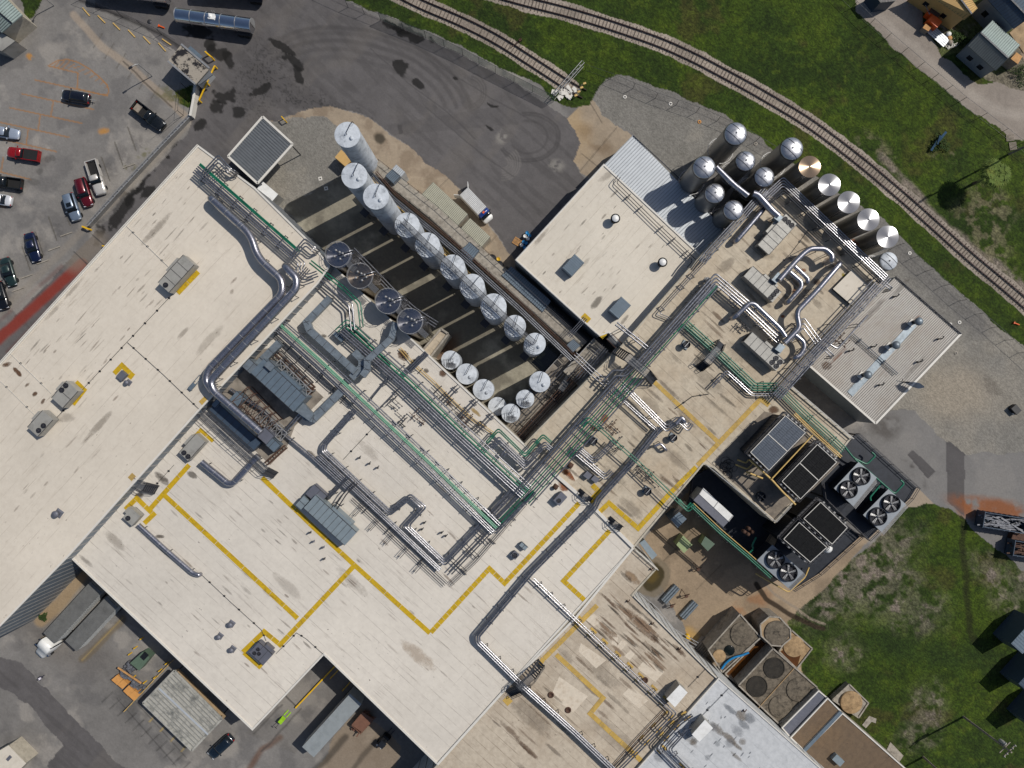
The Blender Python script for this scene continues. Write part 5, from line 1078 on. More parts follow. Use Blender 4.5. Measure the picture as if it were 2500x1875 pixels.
unit('air_unit', 'small grey single-fan unit boxed in by yellow pads at the grey stair', (321, 1262), ZB, 1.4, 2.0, 1.9, VA, [(-.5, .25)], 0)
unit('air_unit', 'slate roof unit with three small fans framed by a yellow square near the dock', (637, 1596), ZB, 1.5, 2.9, 2.2, UA, [(-.8, -.6), (-.8, .2), (-.2, -.2)], 3, 'hvac_dark', .26)
unit('air_unit', 'grey ribbed unit with three fans in a row, nearest the silos', (1898, 572), ZF, 1.9, 6.3, 2.3, VA, [(2.5, .7), (2.5, 0), (2.5, -.7)], 6, 'hvac', .34)
unit('air_unit', 'grey ribbed unit with three fans in a row, in the middle of the utility hall', (1862, 694), ZF, 1.9, 5.9, 2.1, UA, [(2.3, .65), (2.3, 0), (2.3, -.65)], 6, 'hvac', .34)
unit('air_unit', 'grey ribbed unit with four fans in a square beside the green pipes', (1866, 858), ZF, 1.9, 6.6, 2.0, UA, [(2.0, .42), (2.0, -.42), (2.85, .42), (2.85, -.42)], 6, 'hvac', .36)
unit('condensing_unit', 'small mauve-grey box unit with one fan beside the rust-stained roof step', (1368, 1218), ZB, 1.3, 1.8, 1.25, VA, [(-.35, 0)], 0, 'hvac_dark', .32, skirt=False)
unit('condensing_unit', 'small slate fan box by the yellow walkway in the middle of the hall roof', (1257, 1356), ZB, .9, 1.0, 1.0, UA, [(0, 0)], 0, 'hvac_dark', .38, skirt=False)
unit('condensing_unit', 'small slate box next to the slate fan box on the hall roof', (1278, 1334), ZB, .9, 1.2, .7, UA, [], 2, 'corr_slate', .3, skirt=False)
unit('air_unit', 'long slate-blue ribbed unit lying across a yellow walkway', (806, 1270), ZB, 2.3, 8.4, 2.7, UA, [], 9, 'corr_slate', .3)
unit('air_unit', 'slate hood box attached above the long slate-blue unit', (772, 1208), ZB, 1.6, 2.6, 2.0, UA, [], 2, 'hvac_dark', .3, skirt=False)
unit('air_unit', 'small slate end box at the upper corner of the long slate-blue unit', (738, 1228), ZB, 1.7, 1.8, 1.2, VA, [], 2, 'corr_slate', .3, skirt=False)
unit('slate_box', 'slate box on legs beside the green pipe hoop', (826, 822), ZB, 1.1, 1.8, .7, UA, [], 2, 'corr_blue', skirt=False)
unit('large_air_unit', 'largest slate-blue ribbed unit standing over the machine pit', (680, 940), ZB, 3.6, 8.6, 2.9, UA, [], 9, 'corr_blue', skirt=True)
unit('large_air_unit', 'grey-blue box unit at the upper end of the largest slate-blue unit', (612, 896), ZB, 3.2, 2.0, 1.6, UA, [], 2, 'galv', skirt=False)
unit('large_air_unit', 'grey-blue box on top of the largest slate-blue unit near the pit rack', (658, 893), ZB, 4.1, 1.3, 1.1, UA, [], 1, 'galv', skirt=False)
unit('large_air_unit', 'long dark navy unit under the second polished duct', (574, 1040), ZB, 1.7, 9.2, 1.7, UA, [], 7, 'corr_navy', skirt=False)
unit('large_air_unit', 'blue-grey box at the head of the dark navy unit', (527, 985), ZB, 2.2, 1.2, .8, VA, [], 1, 'corr_blue', skirt=False)
unit('large_air_unit', 'silver-grey hooded box where the polished duct ends over the pit', (648, 1064), ZB, 2.4, 1.9, 1.8, UA, [], 1, 'hvac_dark', skirt=False)
unit('large_air_unit', 'blue-grey box next to the end of the polished duct', (664, 1084), ZB, 1.9, 2.0, 1.5, UA, [], 2, 'corr_blue', skirt=False)
unit('large_air_unit', 'blue-grey casing beside the polished duct above the pit grating', (578, 974), ZB, 2.0, 1.6, 1.8, UA, [], 1, 'corr_blue', skirt=False)
# funnel between unit and duct
q = PP([(733, 976), (713, 998), (755, 1028), (765, 1012)], ZB+2.2); m = MB(); m.prism(q, ZB+1.2, ZB+2.2); single('duct_funnel', 'grey funnel between the largest slate-blue unit and its duct', 'duct', m, M['galv'], (q[0].x, q[0].y, ZB+1.2))
for q_, l in (([(1884, 683), (1896, 692), (1912, 672), (1900, 664)], 'slate funnel where the arched duct meets the middle air unit'), ([(1892, 852), (1906, 862), (1918, 846), (1904, 838)], 'slate funnel where the kinked duct meets the four-fan air unit'), ([(1900, 520), (1912, 530), (1902, 542), (1890, 532)], 'slate funnel where the duct meets the uppermost air unit')):
    q = PP(q_, ZF+2.5); m = MB(); m.prism(q, ZF+1.2, ZF+2.5); single('duct_funnel', l, 'duct', m, M['galv'], (q[0].x, q[0].y, ZF+1.2))
# machine pit: dark grating floor with braced frames
q = PP([(566, 905), (500, 978), (520, 1000), (660, 1135), (700, 1092), (720, 1040), (790, 970), (660, 850), (610, 855)], ZB+.05)
pit = Th('machine_platform', 'dark grated machine platform with braced rusty frames between the slate units', 'platform', (q[0].x, q[0].y, ZB)); m = MB(); m.prism(q, ZB+.01, ZB+.06); pit.part('grating_floor', m, M['concrete_dark'])
def frame(a, b, n, z0, z1, w, mat='steel', brace=True):
    m = MB(); a, b = Vector(a), Vector(b); d = (b-a); L_ = d.length; d /= L_; s = Vector((-d.y, d.x, 0))*w/2
    for k in (-1, 1):
        for zz in (z0, z1): m.bar(Vector((*(a+s*k).xy, zz)), Vector((*(b+s*k).xy, zz)), .12)
    for i in range(n+1):
        p = a+d*L_*i/n
        for k in (-1, 1): m.bar(Vector((*(p+s*k).xy, z0)), Vector((*(p+s*k).xy, z1)), .1)
        m.bar(Vector((*(p-s).xy, z1)), Vector((*(p+s).xy, z1)), .1)
        if brace and i < n:
            p2 = a+d*L_*(i+1)/n; m.bar(Vector((*(p-s).xy, z1)), Vector((*(p2+s).xy, z1)), .07); m.bar(Vector((*(p+s).xy, z1)), Vector((*(p2-s).xy, z1)), .07)
    return m
for (a, b, w_, z1, mt) in (((598, 962), (672, 1040), 3.2, 2.0, 'rust'), ((676, 868), (755, 945), 2.0, 1.6, 'steel'), ((640, 1010), (700, 1066), 1.6, 1.4, 'steel_light'), ((690, 885), (765, 960), 1.0, 2.2, 'steel_light')):
    pit.part('braced_frame', frame(P(*a, ZB), P(*b, ZB), 5, ZB+.1, ZB+z1, w_, mt), M[mt])
for a, b in (((676, 862), (768, 948)), ((768, 948), (740, 978)), ((655, 1130), (700, 1090))): pit.part('red_edge_beam', frame(P(*a, ZB), P(*b, ZB), 4, ZB+.1, ZB+1.0, .5, brace=False), M['rust'])
rack('corrugated white gutter strip running past the polished ducts', [(776, 695), (700, 778)], ZB+.25, ZB, bank(4, .2, .08, 'corr_white', -.3), sup=0)
rack('corrugated white gutter strip beside the machine platform', [(650, 832), (545, 948)], ZB+.25, ZB, bank(3, .2, .08, 'corr_white', -.3), sup=0)
# walkway of gratings and rails along the pit
def footbridge(name, label, path, roofz, z, w, stairs=(1, 1), mat='steel_dark', sl=2.0, deckmat='grate'):
    q = PP(path, z); th = Th(name, label, 'footbridge', (q[0].x, q[0].y, roofz)); m = MB()
    for a, b in zip(q[:-1], q[1:]): m.bar(a, b, w, .06)
    th.part('deck', m, M[deckmat]); rl = MB(); 
    def rails(a, b):
        d = (b-a).normalized(); s = Vector((-d.y, d.x, 0)).normalized()*w/2
        for k in (-1, 1):
            for h in (.5, 1.): rl.bar(a+s*k+Vector((0, 0, h)), b+s*k+Vector((0, 0, h)), .06)
            n = max(1, int((b-a).length/1.2))
            for i in range(n+1): p = a+(b-a)*i/n+s*k; rl.bar(p, p+Vector((0, 0, 1)), .055)
    for a, b in zip(q[:-1], q[1:]): rails(a, b)
    for on, p, o in ((stairs[0], q[0], q[1]), (stairs[1], q[-1], q[-2])):
        if not on: continue
        d = (p-o).normalized(); f = p+d*sl; f.z = roofz+.05; s = Vector((-d.y, d.x, 0))*w/2; m = MB(); n = 7
        for i in range(n): t = (i+.5)/n; c = p+(f-p)*t; m.bar(c-s, c+s, .24, .04)
        for k in (-1, 1): m.bar(p+s*k, f+s*k, .06, .22)
        th.part('stair', m, M[mat]); rails(p, f)
    th.part('railing', rl, M[mat]); return th
footbridge('roof_stair', 'grey wire-railed stair stepping down from the warehouse wall beside yellow pads', [(330, 1175), (352, 1188)], ZB, ZB+1.6, 1.4, (0, 1), 'steel', 1.4)
footbridge('crossover_bridge', 'long grey caged footbridge beside the dark navy unit ending at a yellow pad', [(492, 1005), (560, 1068), (650, 1148)], ZB, ZB+1.4, 1.1, (0, 1), 'steel', 1.4)
footbridge('crossover_bridge', 'dark footbridge stepping over the main pipe corridor', [(1530, 872), (1580, 914)], ZF, ZF+2.7, 1.3, (1, 1), 'steel_dark', 2.0)
footbridge('crossover_bridge', 'dark crossing stair stepping over the five green pipes', [(1725, 884), (1754, 850)], ZF, ZF+1.7, 1.2, (1, 1), 'steel_dark', 1.3)
footbridge('crossover_bridge', 'stair bridge over the silver pipes between two faded yellow pads on the south hall', [(1266, 1682), (1298, 1652)], ZE, ZE+1.9, 1.3, (1, 1), 'steel_dark', 2.2)
footbridge('roof_step', 'short dark stair over the roof step beside the rust-stained corner', [(1424, 1208), (1434, 1216)], ZF, ZF+.8, .9, (1, 1), 'steel_dark', .8)
footbridge('roof_step', 'short dark stair over the roof step near the end of a yellow walkway', [(1498, 1276), (1508, 1284)], ZF, ZF+.8, .9, (1, 1), 'steel_dark', .8)
footbridge('crossover_bridge', 'brown stair descending to the beige court platform beside a yellow pad', [(1486, 822), (1510, 846)], 5.0, ZD+.6, 1.2, (0, 0), 'rust', 1.3)
footbridge('crossover_bridge', 'dark stair on the service deck beside the brown pipes', [(1382, 930), (1368, 952)], 3.2, 5.8, 1.0, (1, 1), 'steel_dark', 2)
# skylights, vents, fans, hatches
for (cx, cy), l in (((1399, 648), 'slate ribbed skylight housing nearest the drums on the pale block'), ((1513, 752), 'slate ribbed skylight housing nearest the main corridor on the pale block')):
    z = ZD+1.5; c = P(cx, cy, z); t = Th('skylight_housing', l, 'skylight', (c.x, c.y, ZD), 'skylight housings'); m = MB(); m.box(c, 2.9, 1.95, ZD, z-.2, VA); t.part('curb', m, M['corr_navy'])
    m = MB(); m.box(c, 3.1, 2.1, z-.22, z, VA, .9); 
    for k in range(9): p = c+V*(-1.3+2.6*k/8); m.bar(p-U*1.0+Vector((0, 0, .03)), p+U*1.0+Vector((0, 0, .03)), .07, .06)
    t.part('ribbed_cover', m, M['corr_blue'])
for (cx, cy), l in (((1502.6, 533), 'round white-topped vent in the middle of the pale block'), ((1618, 640), 'round white-topped vent near the corner of the pale block')):
    z = ZD+1.5; c = P(cx, cy, z); t = Th('round_vent', l, 'vent', (c.x, c.y, ZD), 'round white vents'); m = MB(); m.lathe(c, [(.5, ZD), (.45, ZD+.9), (.72, z-.3)], 24); t.part('neck', m, M['steel_dark'])
    m = MB(); m.lathe(c, [(.72, z-.35), (.76, z-.1), (.72, z)], 24); t.part('hood_ring', m, M['black']); m = MB(); m.lathe(c, [(.56, z), (.52, z+.08), (0, z+.12)], 24); t.part('cap', m, M['white'])
fl = [(1677, 841, ZF, 'black roof fan on a square base beside the dark green pipes'), (1645, 1069, ZF, 'black roof fan between the silver elbows and the insulated pipes'), (1449.5, 1077, ZF, 'black roof fan next to the rust stain and the silver L of pipes'), (1582, 1200, ZF, 'black roof fan under the crossing green pipe pair')]
for (cx, cy, rz, l) in fl:
    z = rz+1.3; c = P(cx, cy, z); t = Th('roof_fan', l, 'fan', (c.x, c.y, rz), 'black roof fans'); m = MB(); m.box(c, 1.3, 1.3, rz, rz+.3, UA+.2, .85); t.part('base', m, M['galv'])
    m = MB(); m.lathe(c, [(.42, rz+.3), (.42, rz+.8), (.56, z-.1), (.56, z), (.5, z), (.48, z-.25)], 24); t.part('cowl', m, M['steel_dark']); m = MB(); m.disc(c, .48, z-.25); t.part('throat', m, M['navy']); m = MB(); m.bar(c-V*.5, c+V*.5, .1); t.part('crossbar', m, M['steel_light'])
for (cx, cy, rz, l, mt, r, h) in ((1393, 1137, ZF, 'brown round roof vent beside the rust patch', 'rust', .38, .7), (1357, 1190, ZB, 'dark round stub vent below the roof step', 'rust', .34, .8), (1728, 682, ZF, 'small silver turbine vent beside the corridor bend', 'steel_light', .36, 1.2), (307, 934, ZA, 'small dark mushroom vent beside the yellow-framed hatch', 'hvac_dark', .36, .8), (133, 1256, ZA, 'round slate cap vent on a pyramid base on the warehouse', 'hvac_dark', .5, 1.0), (560, 1527, ZB, 'small round vent highest of the three by the slate three-fan unit', 'hvac_dark', .42, .8), (532, 1557, ZB, 'small round vent farthest left of the three by the slate three-fan unit', 'hvac_dark', .38, .8), (563, 1589, ZB, 'small round vent nearest the dock of the three by the slate three-fan unit', 'hvac_dark', .4, .8)):
    c = P(cx, cy, rz+h); m = MB(); m.lathe(c, [(r*.6, rz), (r*.6, rz+h*.7), (r, rz+h*.75), (r, rz+h), (r*.8, rz+h+.08), (0, rz+h+.14)], 18); m.box(c, r*2.4, r*2.4, rz, rz+.2, UA+.1, .7); single('roof_vent', l, 'vent', m, M[mt], (c.x, c.y, rz), 'small roof vents')
c = P(296, 917, ZA+.7); m = MB(); m.box(c, 1.25, 1.05, ZA, ZA+.7, VA); single('roof_hatch', 'square slate hatch inside the yellow corner on the warehouse roof', 'hatch', m, M['hvac_dark'], (c.x, c.y, ZA))
cabinet('raised_roof_slab', 'large flat pale raised hatch slab on the utility hall roof', 'hatch', [(2080, 660), (2125, 702), (2081, 745), (2035, 705)], ZF, ZF+.7, 'steel_dark', lid='roof_d', detail=False)
cabinet('white_cabinet', 'white cabinet at the corner of the silver pipes on the south hall', 'cabinet', [(1659, 1673), (1678, 1691), (1648, 1726), (1628, 1706)], ZE, ZE+2.2, 'hvac', 'white rooftop cabinets')
cabinet('white_cabinet', 'white cabinet standing on the coated roof', 'cabinet', [(1721, 1758), (1740, 1778), (1708, 1810), (1690, 1793)], ZG, ZG+2.2, 'hvac', 'white rooftop cabinets')
cabinet('grey_roof_cabinet', 'grey-blue cabinet clinging to the lower wall of the utility hall', 'cabinet', [(1562, 1326), (1574, 1318), (1604, 1355), (1592, 1366)], 4, 8.2, 'corr_slate', lid='corr_slate')
cabinet('small_grey_cabinet', 'small grey cabinet nearer the rust stain beside the silver pipes', 'cabinet', [(1434, 1150), (1446, 1160), (1436, 1171), (1424, 1161)], ZF, ZF+.9, 'hvac_dark', lid='hvac_dark')
cabinet('small_grey_cabinet', 'small grey cabinet nearer the insulated pipes beside the silver elbows', 'cabinet', [(1452, 1160), (1464, 1170), (1455, 1180), (1443, 1170)], ZF, ZF+.9, 'hvac_dark', lid='hvac_dark')
gl = [(878, 1118, ZB, 'bent roof pipe by the short conduit inside the looped pipes'), (902, 1132, ZB, 'silver hooded roof pipe inside the looped pipes'), (922, 1142, ZB, 'bent roof pipe nearest the middle rack side of the loop'), (1036, 1276, ZB, 'bent roof pipe just below the rectangular jog'), (1030, 1292, ZB, 'second bent roof pipe below the rectangular jog'), (1078, 1300, ZB, 'tall bent roof pipe in the lower corner of the loop'), (1088, 1308, ZB, 'bent roof pipe next to the tall one in the lower corner of the loop'), (766, 1322, ZB, 'bent grey roof pipe nearest the long slate-blue unit'), (790, 1336, ZB, 'bent grey roof pipe beside the yellow walkway below the slate-blue unit'), (758, 1300, ZB, 'small dark hooked pipe at the edge of the shaded yellow walkway'), (792, 1364, ZB, 'tiny white-tipped roof pipe below the slate-blue unit')]
for x, y, z, l in gl: gooseneck(x, y, z, l, 'bent roof pipes', 1.0, .08, 'hvac_dark' if 'grey' in l else 'steel')
m = MB(); a, b = P(462, 950, ZA+.6), P(490, 918, ZA+.6)
for k in (-.25, .25): m.bar(a+U*k, b+U*k, .07); [m.bar(p+U*k, Vector((*(p+U*k).xy, ZA)), .06) for p in (a, b, (a+b)/2)]
m.box(a+(b-a)*.2, 1.1, .6, ZA+.3, ZA+.6, VA); single('roof_stand', 'low grey frame stand alone in the middle of the warehouse roof', 'stand', m, M['corr_blue'], (a.x, a.y, ZA))
# tee-shaped outrigger stands beside the racks
ts = [((962, 1033), ZB), ((996, 1065), ZB), ((1030, 1098), ZB), ((1068, 1131), ZB), ((1104, 1164), ZB), ((1140, 1198), ZB), ((1172, 1230), ZB)]
for i, ((x, y), rz) in enumerate(ts):
    c = P(x, y, rz); m = MB(); m.box(c, .9, .22, rz+.01, rz+.12, UA); m.bar(c+Vector((0, 0, .1)), c-V*.8+Vector((0, 0, .6)), .09)
    single('tee_stand', 'dark tee-shaped stand beside the middle green rack, %s from its upper end' % ['first', 'second', 'third', 'fourth', 'fifth', 'sixth', 'seventh'][i], 'stand', m, M['steel_dark'], (c.x, c.y, rz), 'tee stands beside the middle rack')
# yellow walkway pads
WK = [0]
def walkway(label, path, z, w, mat, sp=2.3, name='yellow_walkway'):
    WK[0] += 1; q = PP(path, z); z += .0012*WK[0]; th = Th(name, label, 'walkway', (q[0].x, q[0].y, z)); l = offset(q, w/2); r = offset(q, -w/2)
    for i in range(len(q)-1):
        a, b = q[i], q[i+1]; L_ = (b-a).length; d = (b-a)/L_; s = Vector((-d.y, d.x, 0))*w/2; n = max(1, round(L_/sp)); ext = w/2
        m = MB()
        for k in range(n):
            t0 = -(ext if i else 0) if k == 0 else L_*k/n+.03; t1 = (L_-(ext if i < len(q)-2 else 0)-.04) if k == n-1 else L_*(k+1)/n-.03
            a0, b0 = a+d*t0, a+d*t1; zz = z+.012
            m.prism([a0-s, b0-s, b0+s, a0+s], z+.004, z+.02)
        th.part('pad_run', m, M[mat])
Yw = .74
walkway('yellow walkway from the pale grey twin-fan unit down past the grey stair', [(462, 1135), (360, 1250)], ZB, Yw, 'yellow')
walkway('yellow pads looping round the small single-fan unit', [(306, 1244), (334, 1216), (375, 1256), (352, 1278)], ZB, Yw, 'yellow', 1.9)
walkway('long diagonal yellow walkway from the stair walkway to the lower junction', [(398, 1206), (560, 1355), (727, 1510)], ZB, Yw, 'yellow', 3.1)
walkway('yellow walkway running under the long slate-blue unit to its sharp lower point', [(640, 1166), (760, 1282), (868, 1382), (1050, 1546)], ZB, Yw, 'yellow', 3.1)
walkway('yellow walkway climbing from the sharp point through a notch to the rust-stained corner', [(1052, 1544), (1195, 1388), (1232, 1424), (1414, 1228)], ZB, Yw, 'yellow', .98)
walkway('yellow walkway climbing from the framed slate unit to the long walkway', [(593, 1592), (645, 1542), (684, 1574), (866, 1380)], ZB, Yw, 'yellow', 1.9)
walkway('short yellow pads along the lower sides of the slate three-fan unit', [(595, 1594), (633, 1628), (640, 1620)], ZB, Yw*.8, 'yellow', 4)
walkway('yellow pads in an L beside the twin-fan unit on the hall', [(446, 1100), (490, 1050), (521, 1078)], ZB, Yw*.75, 'yellow', 1.6)
walkway('bright yellow walkway in a V between the insulated pipes and the pit', [(1464, 1250), (1487, 1228), (1558, 1290), (1640, 1200), (1700, 1140)], ZF+.03, Yw, 'yellow', 1.5)
walkway('faded yellow walkway continuing along the pit edge to the cooling towers', [(1703, 1136), (1857, 974), (1878, 990)], ZF+.03, Yw, 'yellow_faded', 2.2)
walkway('patchy faded yellow walkway crossing the utility hall diagonally', [(1588, 924), (1752, 1078)], ZF+.03, Yw*.9, 'yellow_faded', 2.2)
walkway('yellow pads in a hook beside the short dark stair and insulated pipes', [(1446, 1184), (1462, 1200), (1438, 1228)], ZF+.03, Yw*1.1, 'yellow', .9)
walkway('yellow walkway in a V on the pale roof below the second short stair', [(1488, 1296), (1376, 1418), (1428, 1466)], ZB, Yw, 'yellow', .98)
walkway('faded yellow walkway running beside the expansion curb on the south hall', [(1458, 1478), (1324, 1612), (1316, 1626)], ZE, Yw, 'yellow_faded', 1.8)
walkway('faded zigzag yellow walkway down the middle of the south hall', [(1358, 1598), (1472, 1704), (1441, 1742), (1590, 1880)], ZE, Yw, 'yellow_faded', 2.3)
walkway('faded yellow pad at the lower foot of the south hall stair bridge', [(1233, 1704), (1246, 1718)], ZE, Yw*1.5, 'yellow_faded', 2)
walkway('yellow pad strip beside the long grey unit on the warehouse', [(434, 716), (485, 663)], ZA, Yw, 'yellow', 2)
walkway('yellow pads in an L beside the square two-fan unit', [(186, 932), (206, 952), (178, 988)], ZA, Yw*.9, 'yellow', 2)
walkway('yellow pads in an angle round the small hatch on the warehouse', [(279, 912), (298, 892), (322, 915), (315, 924)], ZA, Yw, 'yellow', 1.4)
walkway('small faded yellow pad at the head of the grey stair', [(317, 1170), (328, 1158)], ZA, .8, 'yellow_faded', 2)
walkway('small yellow pad at the upper end of the caged footbridge', [(490, 985), (504, 972)], ZA, .8, 'yellow_faded', 2)
walkway('yellow pads at the roof edge where the hanging pipes land', [(1422, 770), (1438, 785)], ZD, 1.1, 'yellow', 1)
walkway('single yellow pad at the top of the brown stair', [(1470, 816), (1477, 823)], ZD, 1.0, 'yellow', 1)
# expansion curb and patches on the roofs
m = MB(); q = PP([(1068, 1866), (1230, 1686), (1405, 1508), (1545, 1338)], ZB+.1)
for a, b in zip(q[:-1], q[1:]): m.bar(a, b, .34, .24)
single('expansion_curb', 'low pale expansion curb between the pale hall roof and the brown south roof', 'curb', m, M['coping'], q[0])
m = MB(); q = PP([(1350, 1153), (1450, 1240), (1545, 1335)], ZB+.2)
for a, b in zip(q[:-1], q[1:]): m.bar(a, b, .5, .36)
single('roof_step_curb', 'pale curb along the step between the hall roof and the utility hall', 'curb', m, M['coping'], q[0])
def patch(label, poly, z, mat, name='roof_patch'):
    q = PP(poly, z); m = MB(); m.prism(q, z+.003, z+.010); return single(name, label, 'roof patch', m, M[mat], sum(q, Vector())/len(q), 'pale roof patches')
M['patch'] = plain('pale_patch', srgb(204, 192, 174), .75, var=.1, dirt=srgb(168, 150, 128), damt=.6, scale=2)
patch('largest pale rectangular patch in the middle of the south hall', [(1365, 1652), (1435, 1700), (1400, 1740), (1345, 1700)], ZE, 'patch')
patch('pale patch beside the silver pipes near the expansion curb', [(1450, 1498), (1470, 1515), (1450, 1530), (1428, 1512)], ZE, 'patch')
patch('upper of the two torn pale patches beside the yellow stands', [(1496, 1548), (1510, 1550), (1505, 1580), (1492, 1575)], ZE, 'patch')
patch('lower of the two torn pale patches beside the yellow stands', [(1520, 1560), (1532, 1570), (1515, 1590), (1504, 1580)], ZE, 'patch')
patch('torn pale patch third from the expansion curb', [(1540, 1585), (1552, 1594), (1538, 1612), (1524, 1602)], ZE, 'patch')
patch('broad pale patch near the white cabinet on the south hall', [(1575, 1610), (1622, 1640), (1600, 1665), (1555, 1632)], ZE, 'patch')
patch('white patch under the inner side of the silver pipe pair', [(1418, 1570), (1480, 1612), (1455, 1632), (1412, 1590)], ZE, 'patch')
patch('pale patch in the lower right part of the south hall', [(1540, 1675), (1582, 1710), (1560, 1730), (1520, 1695)], ZE, 'patch')
patch('clean pale square beside the rust stain on the utility hall', [(1402, 1133), (1425, 1153), (1405, 1174), (1392, 1150)], ZF+.03, 'patch')

# ------------------------------------------------------------------ cooling towers, condensers and their decks
def deck(label, poly, z, mat='steel_dark', h=.25, rail=True, name='steel_deck', z0=0):
    q = PP(poly, z); ctr = sum(q, Vector())/len(q); th = Th(name, label, 'platform', (ctr.x, ctr.y, z0)); m = MB(); m.prism(q, z-h, z); th.part('deck', m, M[mat])
    m = MB()
    for i in range(len(q)):
        a, b = q[i], q[(i+1) % len(q)]; n = max(1, int((b-a).length/4))
        for k in range(n): p = a+(b-a)*k/n; p = p+(ctr-p)*.03; m.bar((p.x, p.y, z0), (p.x, p.y, z-h), .22)
    th.part('columns', m, M['steel'])
    if rail: edge_rail(th, q+[q[0]], z, sp=1.6, mat='steel')
    return th
deck('dark condenser deck with pipes and fan boxes at the outer corner of the cooling plant', [(2072, 1075), (2092, 1058), (2238, 1190), (2222, 1216), (2118, 1318), (2010, 1215), (2000, 1140)], 7.0)
deck('dark lower deck between the black cooling towers', [(1905, 1300), (1990, 1225), (2100, 1310), (2000, 1400), (1935, 1440), (1868, 1395)], 6.0)
deck('dark sunken deck holding the white-roofed container in the pit', [(1690, 1165), (1735, 1140), (1895, 1280), (1850, 1350), (1815, 1345), (1680, 1230)], 3.0)
M['tower_black'] = plain('black_louvres', srgb(9, 10, 13), .95)
M['slate_grille'] = plain('slate_grille', srgb(74, 82, 94), .6, .3, var=.15)
def tower(label, poly, z, top, split, lattice=False, rim=.55):
    """cooling tower: casing, ledge with rails, louvred top in panels"""
    q = PP(poly, z); ctr = sum(q, Vector())/4; th = Th('cooling_tower', label, 'cooling tower', (ctr.x, ctr.y, 3), 'cooling towers')
    big = [ctr+(p-ctr).normalized()*((p-ctr).length+rim) for p in q]; m = MB(); m.prism(q, 3, z-.05, cap=False)
    for i in range(4):
        a, b = q[i], q[(i+1) % 4]; n = 12
        for k in range(1, n): p = a+(b-a)*k/n; o = (p-ctr).normalized()*.03; m.bar(Vector((*(p+o).xy, 3.2)), Vector((*(p+o).xy, z-.1)), .06)
    th.part('casing', m, M['steel_dark'])
    m = MB(); m.prism(q, z-.06, z); th.part('top_grille', m, M[top])
    m = MB()
    for i in range(4): m.bar(q[i]+Vector((0, 0, .04)), q[(i+1) % 4]+Vector((0, 0, .04)), .08, .1)
    if split:
        a, b = (q[0]+q[3])/2, (q[1]+q[2])/2
        if split == 1: m.bar(a+Vector((0, 0, .04)), b+Vector((0, 0, .04)), .1, .1)
    th.part('white_rim', m, M['coping'])
    m = MB(); n = 22
    for k in range(1, n):
        a = q[0]+(q[3]-q[0])*k/n; b = q[1]+(q[2]-q[1])*k/n; m.bar(a+Vector((0, 0, .015)), b+Vector((0, 0, .015)), .05, .04)
    for t in (.25, .5, .75):
        a = q[0]+(q[1]-q[0])*t; b = q[3]+(q[2]-q[3])*t; m.bar(a+Vector((0, 0, .03)), b+Vector((0, 0, .03)), .06, .05)
    th.part('louvre_bars', m, M['steel_dark'] if lattice else M[top])
    m = MB()
    for i in range(4): m.bar(big[i]+Vector((0, 0, -1)), big[(i+1) % 4]+Vector((0, 0, -1)), .3, .08)
    for i in range(4):
        for h in (-.5, 0): m.bar(big[i]+Vector((0, 0, h)), big[(i+1) % 4]+Vector((0, 0, h)), .05)
        for k in range(6): p = big[i]+(big[(i+1) % 4]-big[i])*k/6; m.bar(p+Vector((0, 0, -1)), p, .05)
    th.part('service_ledge', m, M['steel'])
    for i in (0, 2):
        a, b = q[i], q[(i+1) % 4]
        for k in range(5): p = a+(b-a)*(k+.5)/5+(a+b-2*ctr).normalized()*.35; m = MB(); m.box(p, .3, .3, z-.9, z-.3, UA); th.part('spray_valve', m, M['steel_light'])
    return th
tower('slate-topped cooling tower with pale blue-grey grille, nearest the yellow walkway', [(1917, 1015), (1966, 1056), (1877, 1148), (1832, 1104)], 14.6, 'slate_grille', 1)
tower('black-topped cooling tower in the middle, between the slate one and the four-fan condenser', [(1995, 1085), (2042, 1128), (1954, 1218), (1909, 1175)], 14.0, 'tower_black', 1)
tower('black-topped cooling tower facing the grass, with a meshed corner', [(2003, 1226), (2068, 1288), (2031, 1328), (1962, 1266)], 12.6, 'tower_black', 0, False)
tower('black-topped cooling tower beside the twin-fan condenser and the satellite dish', [(1951, 1275), (2018, 1336), (1978, 1372), (1913, 1316)], 12.4, 'tower_black', 0, False)
